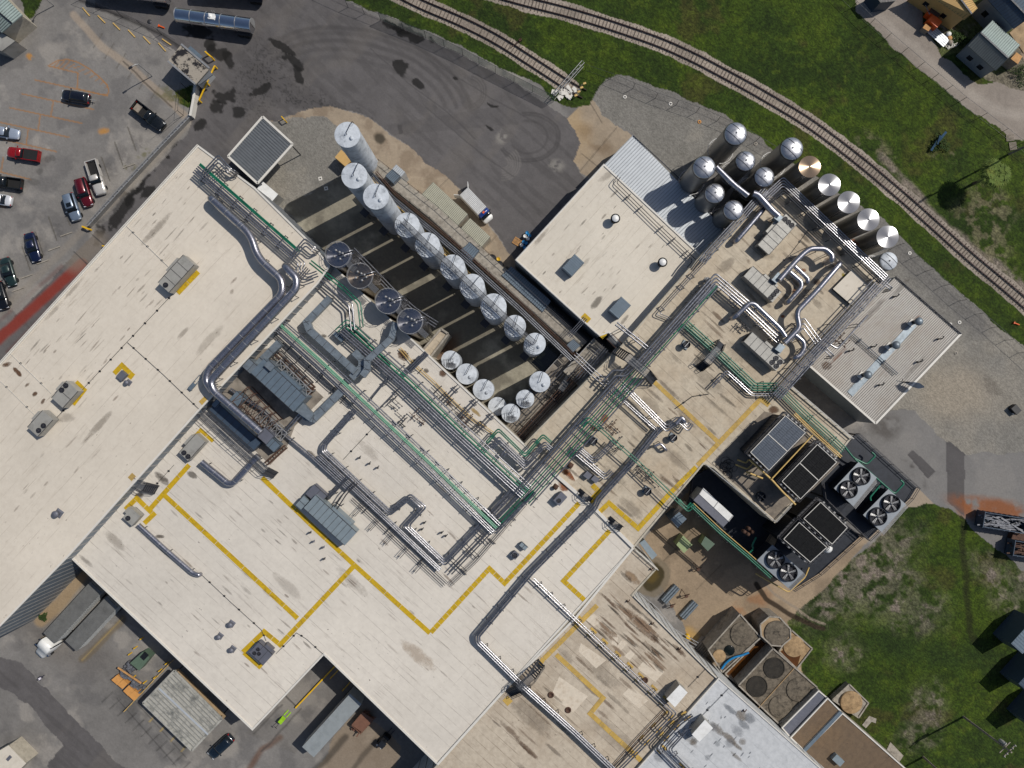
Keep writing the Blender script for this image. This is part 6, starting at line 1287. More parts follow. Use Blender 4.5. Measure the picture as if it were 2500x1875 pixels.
def condenser(label, poly, z, fans, r):
    q = PP(poly, z); ctr = sum(q, Vector())/4; th = Th('fan_condenser', label, 'condenser', (ctr.x, ctr.y, 6), 'twin-fan condensers'); m = MB(); m.prism([ctr+(p-ctr)*.96 for p in q], 6, z-.1); th.part('body', m, M['steel_dark'])
    m = MB(); m.prism(q, z-.1, z); th.part('top_plate', m, M['galv2'])
    for (fx, fy) in fans:
        c = P(fx, fy, z+.5); R_ = r*(H-z-.5)/F; m = MB(); m.lathe(c, [(R_*1.08, z), (R_*1.04, z+.5), (R_*.98, z+.5), (R_*.96, z+.02)], 32); f = th.part('fan_ring', m, M['steel_dark'])
        m = MB(); m.disc(c, R_*.96, z+.03, 32); th.part('throat', m, M['navy'], f)
        m = MB()
        for k in range(5):
            a = 2*math.pi*k/5+.3; e = Vector((math.cos(a), math.sin(a), 0)); s = Vector((-e.y, e.x, 0)); b = Vector((c.x, c.y, z+.25)); m.add([b+e*R_*.12-s*R_*.07, b+e*R_*.9-s*R_*.17, b+e*R_*.9+s*R_*.12+Vector((0, 0, .1)), b+e*R_*.12+s*R_*.07], [[0, 1, 2, 3]])
        th.part('blades', m, M['steel_light'], f); m = MB(); m.lathe(c, [(R_*.16, z+.2), (R_*.16, z+.36), (0, z+.4)], 16); th.part('hub', m, M['steel_light'], f)
        m = MB()
        for rr in (.3, .5, .7, .9): m.tube([Vector((c.x+R_*rr*math.cos(t), c.y+R_*rr*math.sin(t), z+.52)) for t in [2*math.pi*i/24 for i in range(25)]], .012, 4, False)
        for k in range(3): a = math.pi*k/3; e = Vector((math.cos(a), math.sin(a), 0))*R_; m.bar(Vector((c.x, c.y, z+.52))-e, Vector((c.x, c.y, z+.52))+e, .03)
        th.part('guard', m, M['steel'], f)
    m = MB(); a, b = q[1], q[2]; d = (b-a).normalized(); o = Vector((-d.y, d.x, 0)); o = o if (a+o-ctr).length > (a-ctr).length else -o
    for k in range(4): m.bar(a+o*(.15+.2*k)+Vector((0, 0, -.2-.1*k)), b+o*(.15+.2*k)+Vector((0, 0, -.2-.1*k)), .06)
    th.part('header_pipes', m, M['steel_light']); return th
M['galv2'] = plain('fan_deck_plate', srgb(136, 142, 148), .5, .4, var=.08)
condenser('twin-fan condenser nearest the middle black tower', [(2096, 1128), (2141, 1166), (2083, 1236), (2036, 1192)], 9.4, [(2104, 1163.5), (2073, 1196)], 21)
condenser('twin-fan condenser at the outer corner beside the grass', [(2169, 1194), (2212, 1231), (2152, 1299), (2107, 1257)], 9.4, [(2178, 1230), (2145, 1262)], 21)
condenser('twin-fan condenser beside the yellow pipe above the service yard', [(1886, 1330), (1962, 1398), (1924, 1436), (1848, 1368)], 9.2, [(1895, 1367), (1926, 1399)], 21)
th, q = shed('container_hut', 'long hut in the pit with one white and one grey roof half', 'hut', [(1717, 1191), (1790, 1259), (1779, 1273), (1707, 1206)], 6.6, 'white', 2, None, 0)
m = MB(); m.prism(PP([(1707, 1206), (1779, 1273), (1766, 1287), (1693, 1221)], 6.5), 6.2, 6.5); th.part('grey_roof', m, M['hvac_dark'])
m = MB(); m.prism(PP([(1715, 1194), (1786, 1260), (1765, 1282), (1695, 1219)], 6.2), 3.0, 6.2, cap=False); th.part('wall', m, M['wall_white'])
rack('cream-yellow pipe running along the edge of the slate-topped cooling tower', [(1830, 1122), (1885, 1172), (1910, 1200), (1942, 1232)], 13.6, 9.5, bank(1, .3, .12, YP, 0), sup=0)
rack('cream-yellow pipe between the slate and the middle black cooling tower', [(1885, 1168), (1984, 1062)], 13.9, 9.5, bank(1, .3, .09, YP, 0), sup=0)
rack('cream-yellow pipe along the strip roof beside the towers', [(1938, 1012), (1990, 1062), (2052, 1118)], 10.6, 9.5, bank(2, .3, .08, YP, 0), sup=3)
rack('cream-yellow elbows lying on the shaded roof beside the slate tower', [(1800, 1136), (1826, 1146), (1838, 1130)], 10.4, 9.5, bank(2, .8, .1, YP, 0), sup=0, drop=(.6, 0))
rack('cream-yellow pipe with its open end standing on the shaded roof', [(1822, 1152), (1862, 1168)], 10.6, 9.5, bank(1, .8, .12, YP, 0), sup=2)
rack('cream-yellow pipe beneath the twin-fan condenser of the service yard', [(1845, 1400), (1925, 1446), (1965, 1410), (1975, 1385)], 7.0, 6, bank(1, .8, .1, YP, 0), sup=0)
rack('green pipe loops over the outer condenser deck', [(2060, 1088), (2084, 1118), (2116, 1134), (2138, 1112), (2128, 1104)], 8.6, 7, bank(1, .3, .12, GN, 0), sup=3)
rack('green pipe running between the two outer condensers', [(2086, 1120), (2152, 1178), (2184, 1206), (2208, 1180), (2198, 1172)], 9.2, 7, bank(1, .3, .12, GN, 0), sup=3)
rack('short green branch pipe between the outer condensers', [(2154, 1178), (2124, 1214), (2126, 1222)], 8.8, 7, bank(1, .3, .12, GN, 0), sup=2)
rack('green pipe bend beside the red valve in the pit', [(1846, 1312), (1836, 1332), (1840, 1340), (1826, 1352)], 7.2, 6, bank(1, .3, .12, GN, 0), sup=0)
rack('green pipe bend dropping into the pit near the grey roofed box', [(1655, 1222), (1676, 1246), (1690, 1230)], 9.2, 6, bank(2, .3, .1, GN, 0), sup=0)
c = P(1828, 1305, 7); m = MB(); [m.lathe((c.x+dx, c.y+dy), [(.3, 6), (.3, 6.9), (.15, 7.0), (0, 7.02)], 10) for dx, dy in ((0, 0), (.7, .3), (-.6, .4), (.1, .9))]; single('valve_cluster', 'cluster of rusty red valves in the pit', 'valve', m, M['rust'], (c.x, c.y, 6))
c = P(1860, 1213, 10.4); m = MB(); m.lathe(c, [(.7, 9.53), (.7, 10.3), (.62, 10.3), (.6, 9.7)], 24); m.disc(c, .6, 9.75); m.bar(c-U*.6, c+U*.6, .08); m.bar(c-V*.6, c+V*.6, .08); single('roof_fan', 'round dark roof fan in the shade beside the towers', 'fan', m, M['steel_dark'], (c.x, c.y, 9.5), 'black roof fans')
c = P(2022, 1339, 7.5); m = MB(); m.lathe(c, [(.75, 6.8), (.75, 7.4), (.4, 7.7), (0, 7.8)], 24); m.bar(Vector((c.x, c.y, 0)), c, .2); single('white_dish', 'small round white drum top at the tower corner facing the grass', 'tank', m, M['white'], (c.x, c.y, 0))
m = MB(); m.add([], [])
for k in range(16):
    c = P(1776+rng(-14, 14), 1142+rng(-18, 20), 9.6); rr = rng(.3, 1.0); m.tube([Vector((c.x+rr*math.cos(t), c.y+rr*.8*math.sin(t), 9.58+rng(0, .1))) for t in [2*math.pi*i/16 for i in range(17)]], .025, 4, False)
single('coiled_hose', 'tangle of coiled black hose on the shaded roof', 'hose', m, M['rubber'], P(1776, 1142, 9.53))
# pad-mounted boxes in the service yard
cabinet('grey_roofed_box', 'grey ribbed box with pale stripes in the shaded pit corner', 'box', [(1658, 1250), (1676, 1267), (1655, 1288), (1638, 1268)], 0, 4.5, 'corr_navy', lid='corr_blue')
cabinet('green_transformer', 'olive green transformer pair in the shade behind the pit', 'transformer', [(1668, 1308), (1690, 1330), (1670, 1350), (1652, 1330)], 0, 2.4, 'olive', lid='olive')
cabinet('green_transformer', 'second olive transformer in the deep shade next to the pair', 'transformer', [(1722, 1310), (1745, 1328), (1728, 1345), (1712, 1328)], 0, 2.2, 'olive', lid='transformer')
for (x, y, l) in ((1635, 1448, 'bundle of grey pipes lying nearer the round pit'), (1680, 1487, 'bundle of grey pipes lying farther from the round pit')):
    m = MB(); c = P(x, y, 0)
    for k in range(6):
        s = U*(k%3-1)*.42+Vector((0, 0, .22+.38*(k//3))); m.tube([c+s-V*1.7, c+s+V*1.7], .2, 12)
    single('pipe_bundle', l, 'pipes', m, M['galv'], (c.x, c.y, 0), 'pipe bundles in the service yard')
for (x, y, l) in ((1636, 1474, 'rusty tripod frame standing by the pipe bundle'), (1671, 1450, 'dark tripod frame near the shaded trestle'), (1700, 1385, 'tangled dark frame beside the pit shadow')):
    m = MB(); c = P(x, y, 0)
    for a in (0, 2.1, 4.2): m.bar((c.x+.9*math.cos(a), c.y+.9*math.sin(a), 0), (c.x, c.y, 1.4), .09)
    m.box(c, .5, .4, 1.1, 1.5, .4); single('tripod_frame', l, 'frame', m, M['rust'], (c.x, c.y, 0))
m = MB(); c = P(1677, 1551, 0); m.lathe(c, [(.34, 0), (.34, .9), (.3, .92), (0, .93)], 18); single('yellow_drum', 'yellow drum standing alone in the service yard', 'drum', m, M['yellow_paint'], (c.x, c.y, 0))
m = MB(); q = [P(1555, 1452, 3.6), P(1600, 1490, 3.6), P(1640, 1540, 3.6), P(1700, 1575, 3.6)]
for a, b in zip(q[:-1], q[1:]):
    for k in (-.5, 0, .5): m.bar(a+V*k, b+V*k, .1)
    m.bar(Vector((a.x, a.y, 0)), a, .12); m.bar(Vector((b.x, b.y, 0)), b, .12)
single('wall_pipe_rack', 'low grey pipe rack along the outer wall of the south hall', 'pipework', m, M['steel_light'], (q[0].x, q[0].y, 0))
m = MB(); c = P(1718, 1578, 0)
for k in range(7): m.bar(c-V*1.2+U*(k*.4-1.2)+Vector((0, 0, .3)), c+V*1.2+U*(k*.4-1.2)+Vector((0, 0, .3)), .28, .14)
m.box(c, 3, 2.2, 0, .22, UA); single('plank_stack', 'stack of grey planks beside the concrete basins', 'planks', m, M['timber_grey'], (c.x, c.y, 0))
# shaded trestle leg seen beside the condenser
m = MB(); q = [P(1720, 1405, 5.2), P(1860, 1420, 5.2)]
# concrete basins
M['basin'] = plain('sooty_basin_concrete', srgb(104, 95, 82), .9, var=.4, scale=2.2, dirt=srgb(38, 34, 28), damt=.95, bump=.6); M['pit_soot_shade'] = plain('sooty_shaded_opening', srgb(44, 40, 34), .9, var=.5, scale=1.5)  # openings are flat discs: sooty stain with the pits' inner shade painted in
M['basin_tan'] = plain('tan_basin_lid', srgb(158, 132, 98), .9, var=.3, scale=2.2, dirt=srgb(100, 78, 54), damt=.7, bump=.5)
def basin(name, label, poly, z, mat, circles, wall='concrete', rimmat='concrete'):
    q = PP(poly, z); ctr = sum(q, Vector())/len(q); th = Th(name, label, 'basin', (ctr.x, ctr.y, 0)); m = MB(); m.prism(q, 0, z-.1, cap=False); th.part('wall', m, M[wall]); m = MB(); m.prism(q, z-.3, z-.08); th.part('top_slab', m, M[mat])
    m = MB()
    for i in range(len(q)): m.bar(q[i]+Vector((0, 0, .0)), q[(i+1) % len(q)]+Vector((0, 0, .0)), .22, .22)
    th.part('kerb', m, M[rimmat])
    for (cx, cy, r, mt, hh) in circles:
        c = P(cx, cy, z); R_ = r*(H-z)/F; m = MB()
        if hh >= 0: m.lathe(c, [(R_, z-.08), (R_, z+hh), (R_*.94, z+hh+.03), (0, z+hh+.06)], 40)
        else: m.lathe(c, [(R_, z-.07), (R_, z+.04), (R_*.93, z+.04), (R_*.9, z-.06)], 40); m.disc(c, R_*.9, z-.05, 40)
        th.part('round_cover', m, M[mt])
    return th
basin('treatment_basin', 'sooty concrete basin top with the blue hose across its corner', [(1807, 1499), (1857, 1556), (1763, 1641), (1729, 1586)], 4.2, 'basin', [(1813, 1548, 30, 'basin', .06), (1781, 1588, 13, 'black_water', 0), (1756, 1602, 16, 'basin_tan', .03)])
basin('octagonal_basin', 'octagonal concrete basin with a round sooty lid', [(1878, 1505), (1903, 1507), (1929, 1535), (1930, 1558), (1908, 1577), (1883, 1575), (1858, 1552), (1856, 1524)], 4.6, 'tan', [(1896, 1545, 30, 'basin', .08)])
basin('tan_basin', 'tan concrete tank with a crescent opening over brown water', [(1932, 1538), (1983, 1583), (1945, 1632), (1902, 1590)], 3.8, 'basin_tan', [(1938, 1578, 26, 'basin_tan', .1)])
c = PP([(1905, 1592), (1922, 1580), (1955, 1598), (1948, 1622), (1942, 1628)], 3.78); m = MB(); m.prism(c, 3.7, 3.8); single('brown_pool', 'crescent of brown water in the tan tank', 'pool', m, M['brown_water'], c[0])
basin('channel_basin', 'open channel of rust-brown water between the sooty basins', [(1857, 1558), (1888, 1582), (1802, 1672), (1770, 1645)], 2.4, 'brown_water', [])
basin('large_basin', 'largest sooty concrete basin with four round covers', [(1887, 1583), (1995, 1678), (1902, 1767), (1803, 1673)], 5.0, 'basin', [(1890, 1631, 26, 'pit_soot_shade', -1), (1848, 1676, 26, 'pit_soot_shade', -1), (1949, 1684, 29, 'basin', .04), (1905, 1725, 28, 'basin', .04)])
m = MB(); a, b = P(1942, 1628, 5.02), P(1852, 1728, 5.02); m.bar(a, b, .12, .1); single('basin_joint', 'tan joint line dividing the largest basin', 'joint', m, M['basin_tan'], a)
m = MB(); q = [P(1762, 1633, 4.5), P(1772, 1618, 4.5), P(1790, 1605, 4.5), P(1812, 1600, 4.5), P(1828, 1593, 4.5)]; m.tube(fillet(q, 1), .17, 10); single('blue_hose', 'bright blue hose curling over the sooty basin edge', 'hose', m, M['blue_plastic'], q[0])
bb = building('grey_roof_annex', 'plain grey-roofed strip building beside the largest basin', 'building', [(1998, 1685), (2020, 1703), (1929, 1800), (1908, 1776)], 6.0, 'concrete', 'hvac_dark', cw=.15)
bb = building('brown_roof_annex', 'narrow building with a brown gravel roof between dark gutters', 'building', [(2020, 1703), (2051, 1734), (1960, 1830), (1929, 1800)], 6.3, 'concrete', 'roof_gravel', cw=.15)
bb = building('gravel_roof_hall', 'broad brown gravel-roofed building with one small skylight at the bottom edge', 'building', [(2056, 1740), (2130, 1805), (2215, 1880), (2300, 1960), (2150, 2080), (1962, 1834)], 6.3, 'concrete', 'roof_gravel', cw=.15)
m = MB(); a, b = P(2053, 1737, 6.45), P(1962, 1833, 6.45); m.bar(a, b, .55, .3); single('roof_gutter', 'blue-grey gutter between the two brown gravel roofs', 'gutter', m, M['corr_blue'], a)
c = P(2047, 1857, 7.1); m = MB(); m.box(c, 1.7, 1.1, 6.3, 7.1, UA); single('roof_skylight', 'small pale skylight box on the broad brown gravel roof', 'skylight', m, M['corr_slate'], (c.x, c.y, 6.3))
basin('round_slab', 'round tan lid on a square concrete slab at the edge of the grass', [(2073, 1670), (2120, 1716), (2096, 1752), (2032, 1708)], 1.2, 'concrete', [(2077, 1714, 27, 'basin_tan', .25)])
m = MB(); m.prism(PP([(2105, 1770), (2122, 1748), (2140, 1755), (2138, 1766), (2128, 1762), (2114, 1778)], .1), 0, .1); single('concrete_step', 'hooked concrete path slab on the grass beside the brown roof', 'slab', m, M['concrete'], P(2120, 1760, 0))
m = MB(); m.prism(PP([(2174, 1812), (2206, 1845), (2196, 1860), (2165, 1830)], .1), 0, .1); single('concrete_step', 'broken concrete slab by the lower corner of the gravel-roofed hall', 'slab', m, M['concrete'], P(2185, 1835, 0))

# ------------------------------------------------------------------ vehicles
def hdg(dx, dy): return math.atan2(-dy, dx)
def loft(m, c, a, st, prof):
    """st = [(x, halfwidth, z)] ; prof(hw, z) -> cross-section points (y, z)"""
    ca, sa = math.cos(a), math.sin(a); rings = []
    for x, hw, z in st:
        rings.append([(c.x+x*ca-y*sa, c.y+x*sa+y*ca, zz) for y, zz in prof(hw, z)])
    n = len(rings[0]); vs = [v for r in rings for v in r]; fs = []
    for i in range(len(rings)-1):
        for j in range(n-1): fs.append([i*n+j, i*n+j+1, (i+1)*n+j+1, (i+1)*n+j])
    fs += [list(range(n))[::-1], [(len(rings)-1)*n+j for j in range(n)]]
    m.add(vs, fs, True)
def car(label, px, py, d, kind, rgb, L_=4.7, W_=1.82, cat=None, extra=None, roofrgb=None):
    c = P(px, py, .6); a = hdg(*d); th = Th({'sedan': 'parked_car', 'suv': 'parked_suv', 'pickup': 'pickup_truck'}[kind], label, cat or {'sedan': 'car', 'suv': 'suv', 'pickup': 'pickup truck'}[kind], (c.x, c.y, 0), 'vehicles in the parking lot')
    e = Vector((math.cos(a), math.sin(a), 0)); s = Vector((-e.y, e.x, 0)); h = L_/2; w = W_/2; pt = carpaint(rgb); hd = 1.0 if kind != 'sedan' else .9; hood = {'sedan': .9, 'suv': 1.05, 'pickup': 1.12}[kind]
    body = lambda hw, z: [(-hw*.9, .28), (-hw, .45), (-hw, z-.2), (-hw*.93, z-.04), (-hw*.6, z+.02), (0, z+.05), (hw*.6, z+.02), (hw*.93, z-.04), (hw, z-.2), (hw, .45), (hw*.9, .28)]
    m = MB()
    if kind == 'pickup':
        st = [(-.02, w, hood), (h*.3, w, hood), (h*.75, w*.97, hood-.08), (h*.93, w*.88, hood-.16), (h, w*.7, hood-.3)]; loft(m, c, a, st, body)
        th.part('body', m, pt); m = MB()
        x0, x1 = -h, -.02
        for k in (-1, 1): p = c+e*((x0+x1)/2)+s*k*(w-.06); m.box(p, x1-x0, .14, .35, hood+.02, a)
        m.box(c+e*(x0+.07), .12, W_-.1, .35, hood, a); th.part('cargo_bed', m, pt); m = MB(); m.box(c+e*((x0+x1)/2), x1-x0-.2, W_-.28, .35, .62, a); th.part('bed_floor', m, M['rubber'])
        cab = (-.15, h*.42); roof = (-.0, h*.22)
    else:
        st = [(-h, w*.72, hood-.22), (-h*.95, w*.9, hood-.08), (-h*.7, w, hood), (h*.3, w, hood), (h*.72, w*.97, hood-.1), (h*.93, w*.85, hood-.2), (h, w*.6, hood-.34)]; loft(m, c, a, st, body); th.part('body', m, pt)
        cab = ((-h*.62, h*.36) if kind == 'sedan' else (-h*.93, h*.4)); roof = ((-h*.34, h*.06) if kind == 'sedan' else (-h*.8, h*.14))
    zr = {'sedan': 1.42, 'suv': 1.72, 'pickup': 1.82}[kind]
    m = MB(); xs = [(cab[0], w*.84, hood), (roof[0], w*.72, zr-.03), (roof[1], w*.72, zr-.03), (cab[1], w*.86, hood)]
    loft(m, c, a, xs, lambda hw, z: [(-hw-(.08 if z > hood+.1 else 0), hood-.02), (-hw, z-.02), (-hw*.9, z), (hw*.9, z), (hw, z-.02), (hw+(.08 if z > hood+.1 else 0), hood-.02)]); th.part('windows', m, M['glass'])
    m = MB(); loft(m, c, a, [(roof[0]-.12, w*.68, zr-.04), (roof[0]+.1, w*.74, zr), (roof[1]-.1, w*.74, zr), (roof[1]+.1, w*.68, zr-.05)], lambda hw, z: [(-hw, z-.05), (-hw*.96, z), (0, z+.03), (hw*.96, z), (hw, z-.05)]); th.part('roof', m, carpaint(roofrgb) if roofrgb else pt)
    for fx in (-h*.62, h*.64):
        for k in (-1, 1):
            p = c+e*fx+s*k*(w-.1); m = MB(); m.tube([Vector((*(p-s*.12).xy, .33)), Vector((*(p+s*.12).xy, .33))], .33, 14); th.part('wheel', m, M['rubber'])
    for k in (-1, 1):
        m = MB(); m.box(c+e*(h-.16)+s*k*w*.62, .2, .38, hood-.42, hood-.24, a); th.part('headlight', m, M['head']); m = MB(); m.box(c-e*(h-.08)+s*k*w*.72, .14, .24, .62, hood-.12, a); th.part('tail_light', m, M['tail'])
        m = MB(); m.box(c+e*cab[1]*.75+s*k*(w+.1), .14, .24, hood, hood+.16, a); th.part('mirror', m, pt)
    if extra: extra(th, c, e, s, a, h, w, hood)
    return th
def cover(mat): 
    def f(th, c, e, s, a, h, w, hood): m = MB(); m.box(c-e*(h*.52), h*.86, w*1.8, hood, hood+.05, a); th.part('bed_cover', m, M[mat])
    return f
def sunroof(th, c, e, s, a, h, w, hood): m = MB(); m.box(c+e*(-h*.05), .7, .8, 1.72, 1.76, a); th.part('sunroof', m, M['glass'])
def hitch(th, c, e, s, a, h, w, hood): m = MB(); m.bar(c-e*h+Vector((0, 0, 0)), c-e*(h+.9), .1); m.bar(c-e*(h+.5)-s*.35, c-e*(h+.5)+s*.35, .08); th.part('hitch_carrier', m, M['steel_light'])
car('black hatchback-style car with a rear carrier below the striped island', 186, 237, (-290, -50), 'suv', (22, 24, 36), 4.7, extra=hitch)
car('long black crew-cab pickup pointing at the wall', 364, 284, (345, 265), 'pickup', (18, 22, 24), 6.2, 2.0, extra=lambda th, c, e, s, a, h, w, hd: th.part('bed_mat', MB().box(c-e*(h*.75), 1.1, 1.3, .63, .7, a), M['timber_grey']))
car('silver-blue sedan cut by the left edge above the red pickup', 14, 324, (290, 45), 'sedan', (150, 160, 176), 4.7)
car('bright red pickup with a black bed cover', 59, 377, (-330, -50), 'pickup', (150, 14, 18), 5.4, extra=cover('rubber'))
car('black pickup cut by the left edge below the red pickup', 18, 446, (-290, -40), 'pickup', (28, 30, 30), 5.2)
car('white car with blue trim at the left edge, mostly out of frame', -4, 486, (-290, -50), 'sedan', (210, 212, 216), 4.6)
car('white crew-cab pickup with an open dark bed', 236, 434, (103, 330), 'pickup', (196, 192, 186), 5.9, 1.95)
car('dark red rounded car between the white pickup and the silver-blue one', 207, 470, (95, 300), 'suv', (92, 8, 22), 4.9)
car('silver-blue estate with a sunroof beside the dark red car', 178, 506, (95, 290), 'suv', (112, 126, 144), 4.7, extra=sunroof)
car('dark navy car standing alone above the red lane', 80, 604, (85, 305), 'sedan', (16, 26, 58), 5.0)
car('dark green sedan next to the red lane', 21, 664, (90, 300), 'sedan', (34, 52, 50), 4.9)
car('black car at the left edge below the dark green sedan', 3, 722, (90, 290), 'suv', (16, 17, 22), 4.7)
car('dark teal-navy car beside the weathered canopy', 540, 1822, (-175, 160), 'suv', (20, 32, 44), 4.8)
def trailer(label, q4, zt, mat, cab=None, side='wall_white', group='box trailers at the docks'):
    q = PP(q4, zt); ctr = sum(q, Vector())/4; a, b = (q[0]+q[1])/2, (q[2]+q[3])/2; d = (b-a).normalized(); s = Vector((-d.y, d.x, 0)); L_ = (b-a).length; W_ = 2.5; c = (a+b)/2; an = math.atan2(d.y, d.x)
    th = Th('box_trailer', label, 'trailer', (c.x, c.y, 0), group); m = MB(); m.box(c, L_, W_, 1.15, zt-.06, an)
    for k in range(int(L_/.6)):
        p = a+d*(.3+.6*k)
        for j in (-1, 1): m.bar(Vector((*(p+s*j*(W_/2+.01)).xy, 1.2)), Vector((*(p+s*j*(W_/2+.01)).xy, zt-.08)), .05)
    th.part('box_side', m, M[side])
    m = MB(); m.box(c, L_+.04, W_+.06, zt-.06, zt, an)
    for k in range(int(L_/1.2)): p = a+d*(.6+1.2*k); m.bar(Vector((*(p-s*W_*.49).xy, zt+.005)), Vector((*(p+s*W_*.49).xy, zt+.005)), .05, .03)
    th.part('roof', m, M[mat])
    m = MB(); m.box(c, L_*.96, .9, .95, 1.15, an); th.part('chassis', m, M['steel_dark'])
    for t in (.12, .22):
        for j in (-1, 1): p = a+d*L_*t+s*j*1.0; m = MB(); m.tube([Vector((*(p-s*.25).xy, .5)), Vector((*(p+s*.25).xy, .5))], .5, 16); th.part('wheel', m, M['rubber'])
    for j in (-1, 1): p = a+d*L_*.78+s*j*.8; m = MB(); m.bar(Vector((p.x, p.y, .05)), Vector((p.x, p.y, 1.1)), .14); th.part('landing_leg', m, M['steel'])
    return th, c, a, b, d, s
M['trail_roof'] = plain('dull_trailer_roof', srgb(112, 112, 110), .55, .25, var=.15, dirt=srgb(84, 84, 82), damt=.5)
M['trail_pale'] = plain('pale_trailer_roof', srgb(150, 156, 158), .5, .25, var=.1, dirt=srgb(120, 126, 128), damt=.4)
trailer('grey-roofed box trailer behind the white cab, nearest the blue-grey wall', [(217, 1420), (252, 1446), (136, 1569), (104, 1547)], 4.0, 'trail_roof')
trailer('grey-roofed box trailer with an emblem on its pale side, second from the blue-grey wall', [(261, 1459), (286, 1480), (186, 1588), (160, 1566)], 4.0, 'trail_roof', group='box trailers at the docks')
trailer('pale-roofed box trailer in the dock beside the brown skip', [(854, 1694), (883, 1719), (766, 1848), (738, 1824)], 4.0, 'trail_pale')
# emblem on the second trailer's side
c = P(228, 1556, 2.6)
# white tractor cab
c = P(114, 1578, 2.0); a = hdg(-90, 95); e = Vector((math.cos(a), math.sin(a), 0)); s = Vector((-e.y, e.x, 0)); t = Th('tractor_unit', 'white truck cab coupled to the trailer nearest the blue-grey wall', 'truck', (c.x, c.y, 0))
m = MB(); loft(m, c, a, [(-1.4, 1.15, 3.4), (-.6, 1.2, 3.5), (.3, 1.15, 3.1), (.7, 1.05, 2.2), (1.9, .95, 1.8), (2.4, .75, 1.5)], lambda hw, z: [(-hw, .6), (-hw, z-.3), (-hw*.85, z), (hw*.85, z), (hw, z-.3), (hw, .6)]); t.part('cab', m, M['white'])
m = MB(); loft(m, c, a, [(.28, 1.05, 3.05), (.78, .98, 2.2)], lambda hw, z: [(-hw, z-.35), (-hw*.9, z+.05), (hw*.9, z+.05), (hw, z-.35)]); t.part('windscreen', m, M['glass'])
for k in (-1, 1):
    m = MB(); p = c+e*-1.5+s*k*1.15; m.bar(Vector((p.x, p.y, .8)), Vector((p.x, p.y, 3.9)), .16); t.part('exhaust_stack', m, M['chrome'])
    m = MB(); m.box(c+e*.6+s*k*1.35, .2, .35, 2.0, 2.6, a); t.part('mirror', m, M['chrome'])
    for x in (1.5, -2.2, -3.3): p = c+e*x+s*k*1.0; m = MB(); m.tube([Vector((*(p-s*.2).xy, .5)), Vector((*(p+s*.2).xy, .5))], .5, 14); t.part('wheel', m, M['rubber'])
# tankers
def tanker(label, px, py, d, L_=12.6, r=1.15, grp='polished tanker trailers'):
    zc = 2.2; c = P(px, py, zc); a = hdg(*d); e = Vector((math.cos(a), math.sin(a), 0)); s = Vector((-e.y, e.x, 0)); th = Th('tanker_trailer', label, 'tanker', (c.x, c.y, 0), grp)
    m = MB(); pts = [c-e*(L_/2)]+[c+e*(L_/2)]; m.tube([c-e*L_/2, c+e*L_/2], r, 36); th.part('barrel', m, M['chrome'])
    m = MB()
    for k in range(6): p = c+e*(-L_/2+.05+(L_-.1)*k/5); m.tube([p-e*.05, p+e*.05], r+.03, 36)
    th.part('band', m, M['steel_light'])
    m = MB(); m.box(c, 1.0, .9, zc+r-.1, zc+r+.25, a); m.lathe((c+e*.2), [(.28, zc+r), (.28, zc+r+.35), (0, zc+r+.38)], 14); th.part('manhole_box', m, M['white'])
    m = MB(); m.bar(Vector((*(c-e*L_*.45).xy, .95)), Vector((*(c+e*L_*.45).xy, .95)), .8, .25); th.part('chassis', m, M['steel_dark'])
    for t in (-.40, -.31):
        for k in (-1, 1): p = c+e*L_*t+s*k*1.0; m = MB(); m.tube([Vector((*(p-s*.25).xy, .5)), Vector((*(p+s*.25).xy, .5))], .5, 16); th.part('wheel', m, M['rubber'])
    for k in (-1, 1): m = MB(); m.box(c-e*L_*.355+s*k*1.0, 2.4, .6, 1.02, 1.1, a); th.part('mudguard', m, M['steel'])
    m = MB(); m.bar(c-s*(r+.03)+Vector((0, 0, -.9)), c-s*(r+.03)+Vector((0, 0, .9)), .06); m.bar(c-s*(r+.03)+e*.4+Vector((0, 0, -.9)), c-s*(r+.03)+e*.4+Vector((0, 0, .9)), .06); th.part('ladder', m, M['steel_light'])
    return th
tanker('mirror-polished tanker trailer parked alone near the gate house', 524, 50, (-770, -110))
tanker('polished tanker trailer cut by the top edge above the parking lot', 318, -20, (-770, -90))
tanker('polished tanker trailer at the top edge in mid yard, mostly out of frame', 560, -28, (-770, -60), 11)
# box van
c = P(1161, 498, 2.2); a = hdg(64, 68); e = Vector((math.cos(a), math.sin(a), 0)); s = Vector((-e.y, e.x, 0)); t = Th('delivery_van', 'white high-roof van with a blue band on its cab and open rear doors', 'van', (c.x, c.y, 0))
m = MB(); m.box(c-e*.6, 4.6, 1.95, .4, 2.45, a, .96); t.part('cargo_body', m, M['white'])
m = MB(); 
for k in range(8): p = c-e*.6+s*(-.8+.23*k); m.bar(p-e*2.2+Vector((0, 0, .28)), p+e*2.2+Vector((0, 0, .28)), .05, .06)
t.part('roof_ribs', m, M['steel_light'])
m = MB(); loft(m, c, a, [(1.72, .96, 2.46), (2.35, .95, 2.3)], lambda hw, z: [(-hw, .4), (-hw, z-.15), (-hw*.9, z), (hw*.9, z), (hw, z-.15), (hw, .4)]); t.part('blue_cab_band', m, M['blue_van'])
m = MB(); loft(m, c, a, [(2.36, .93, 2.2), (2.75, .92, 1.75)], lambda hw, z: [(-hw, 1.1), (-hw, z-.1), (-hw*.9, z), (hw*.9, z), (hw, z-.1), (hw, 1.1)]); t.part('windscreen', m, M['glass'])
m = MB(); loft(m, c, a, [(2.4, .95, 1.3), (3.1, .9, 1.15), (3.35, .7, .9)], lambda hw, z: [(-hw, .35), (-hw, z-.1), (-hw*.9, z), (hw*.9, z), (hw, z-.1), (hw, .35)]); t.part('bonnet', m, M['white'])
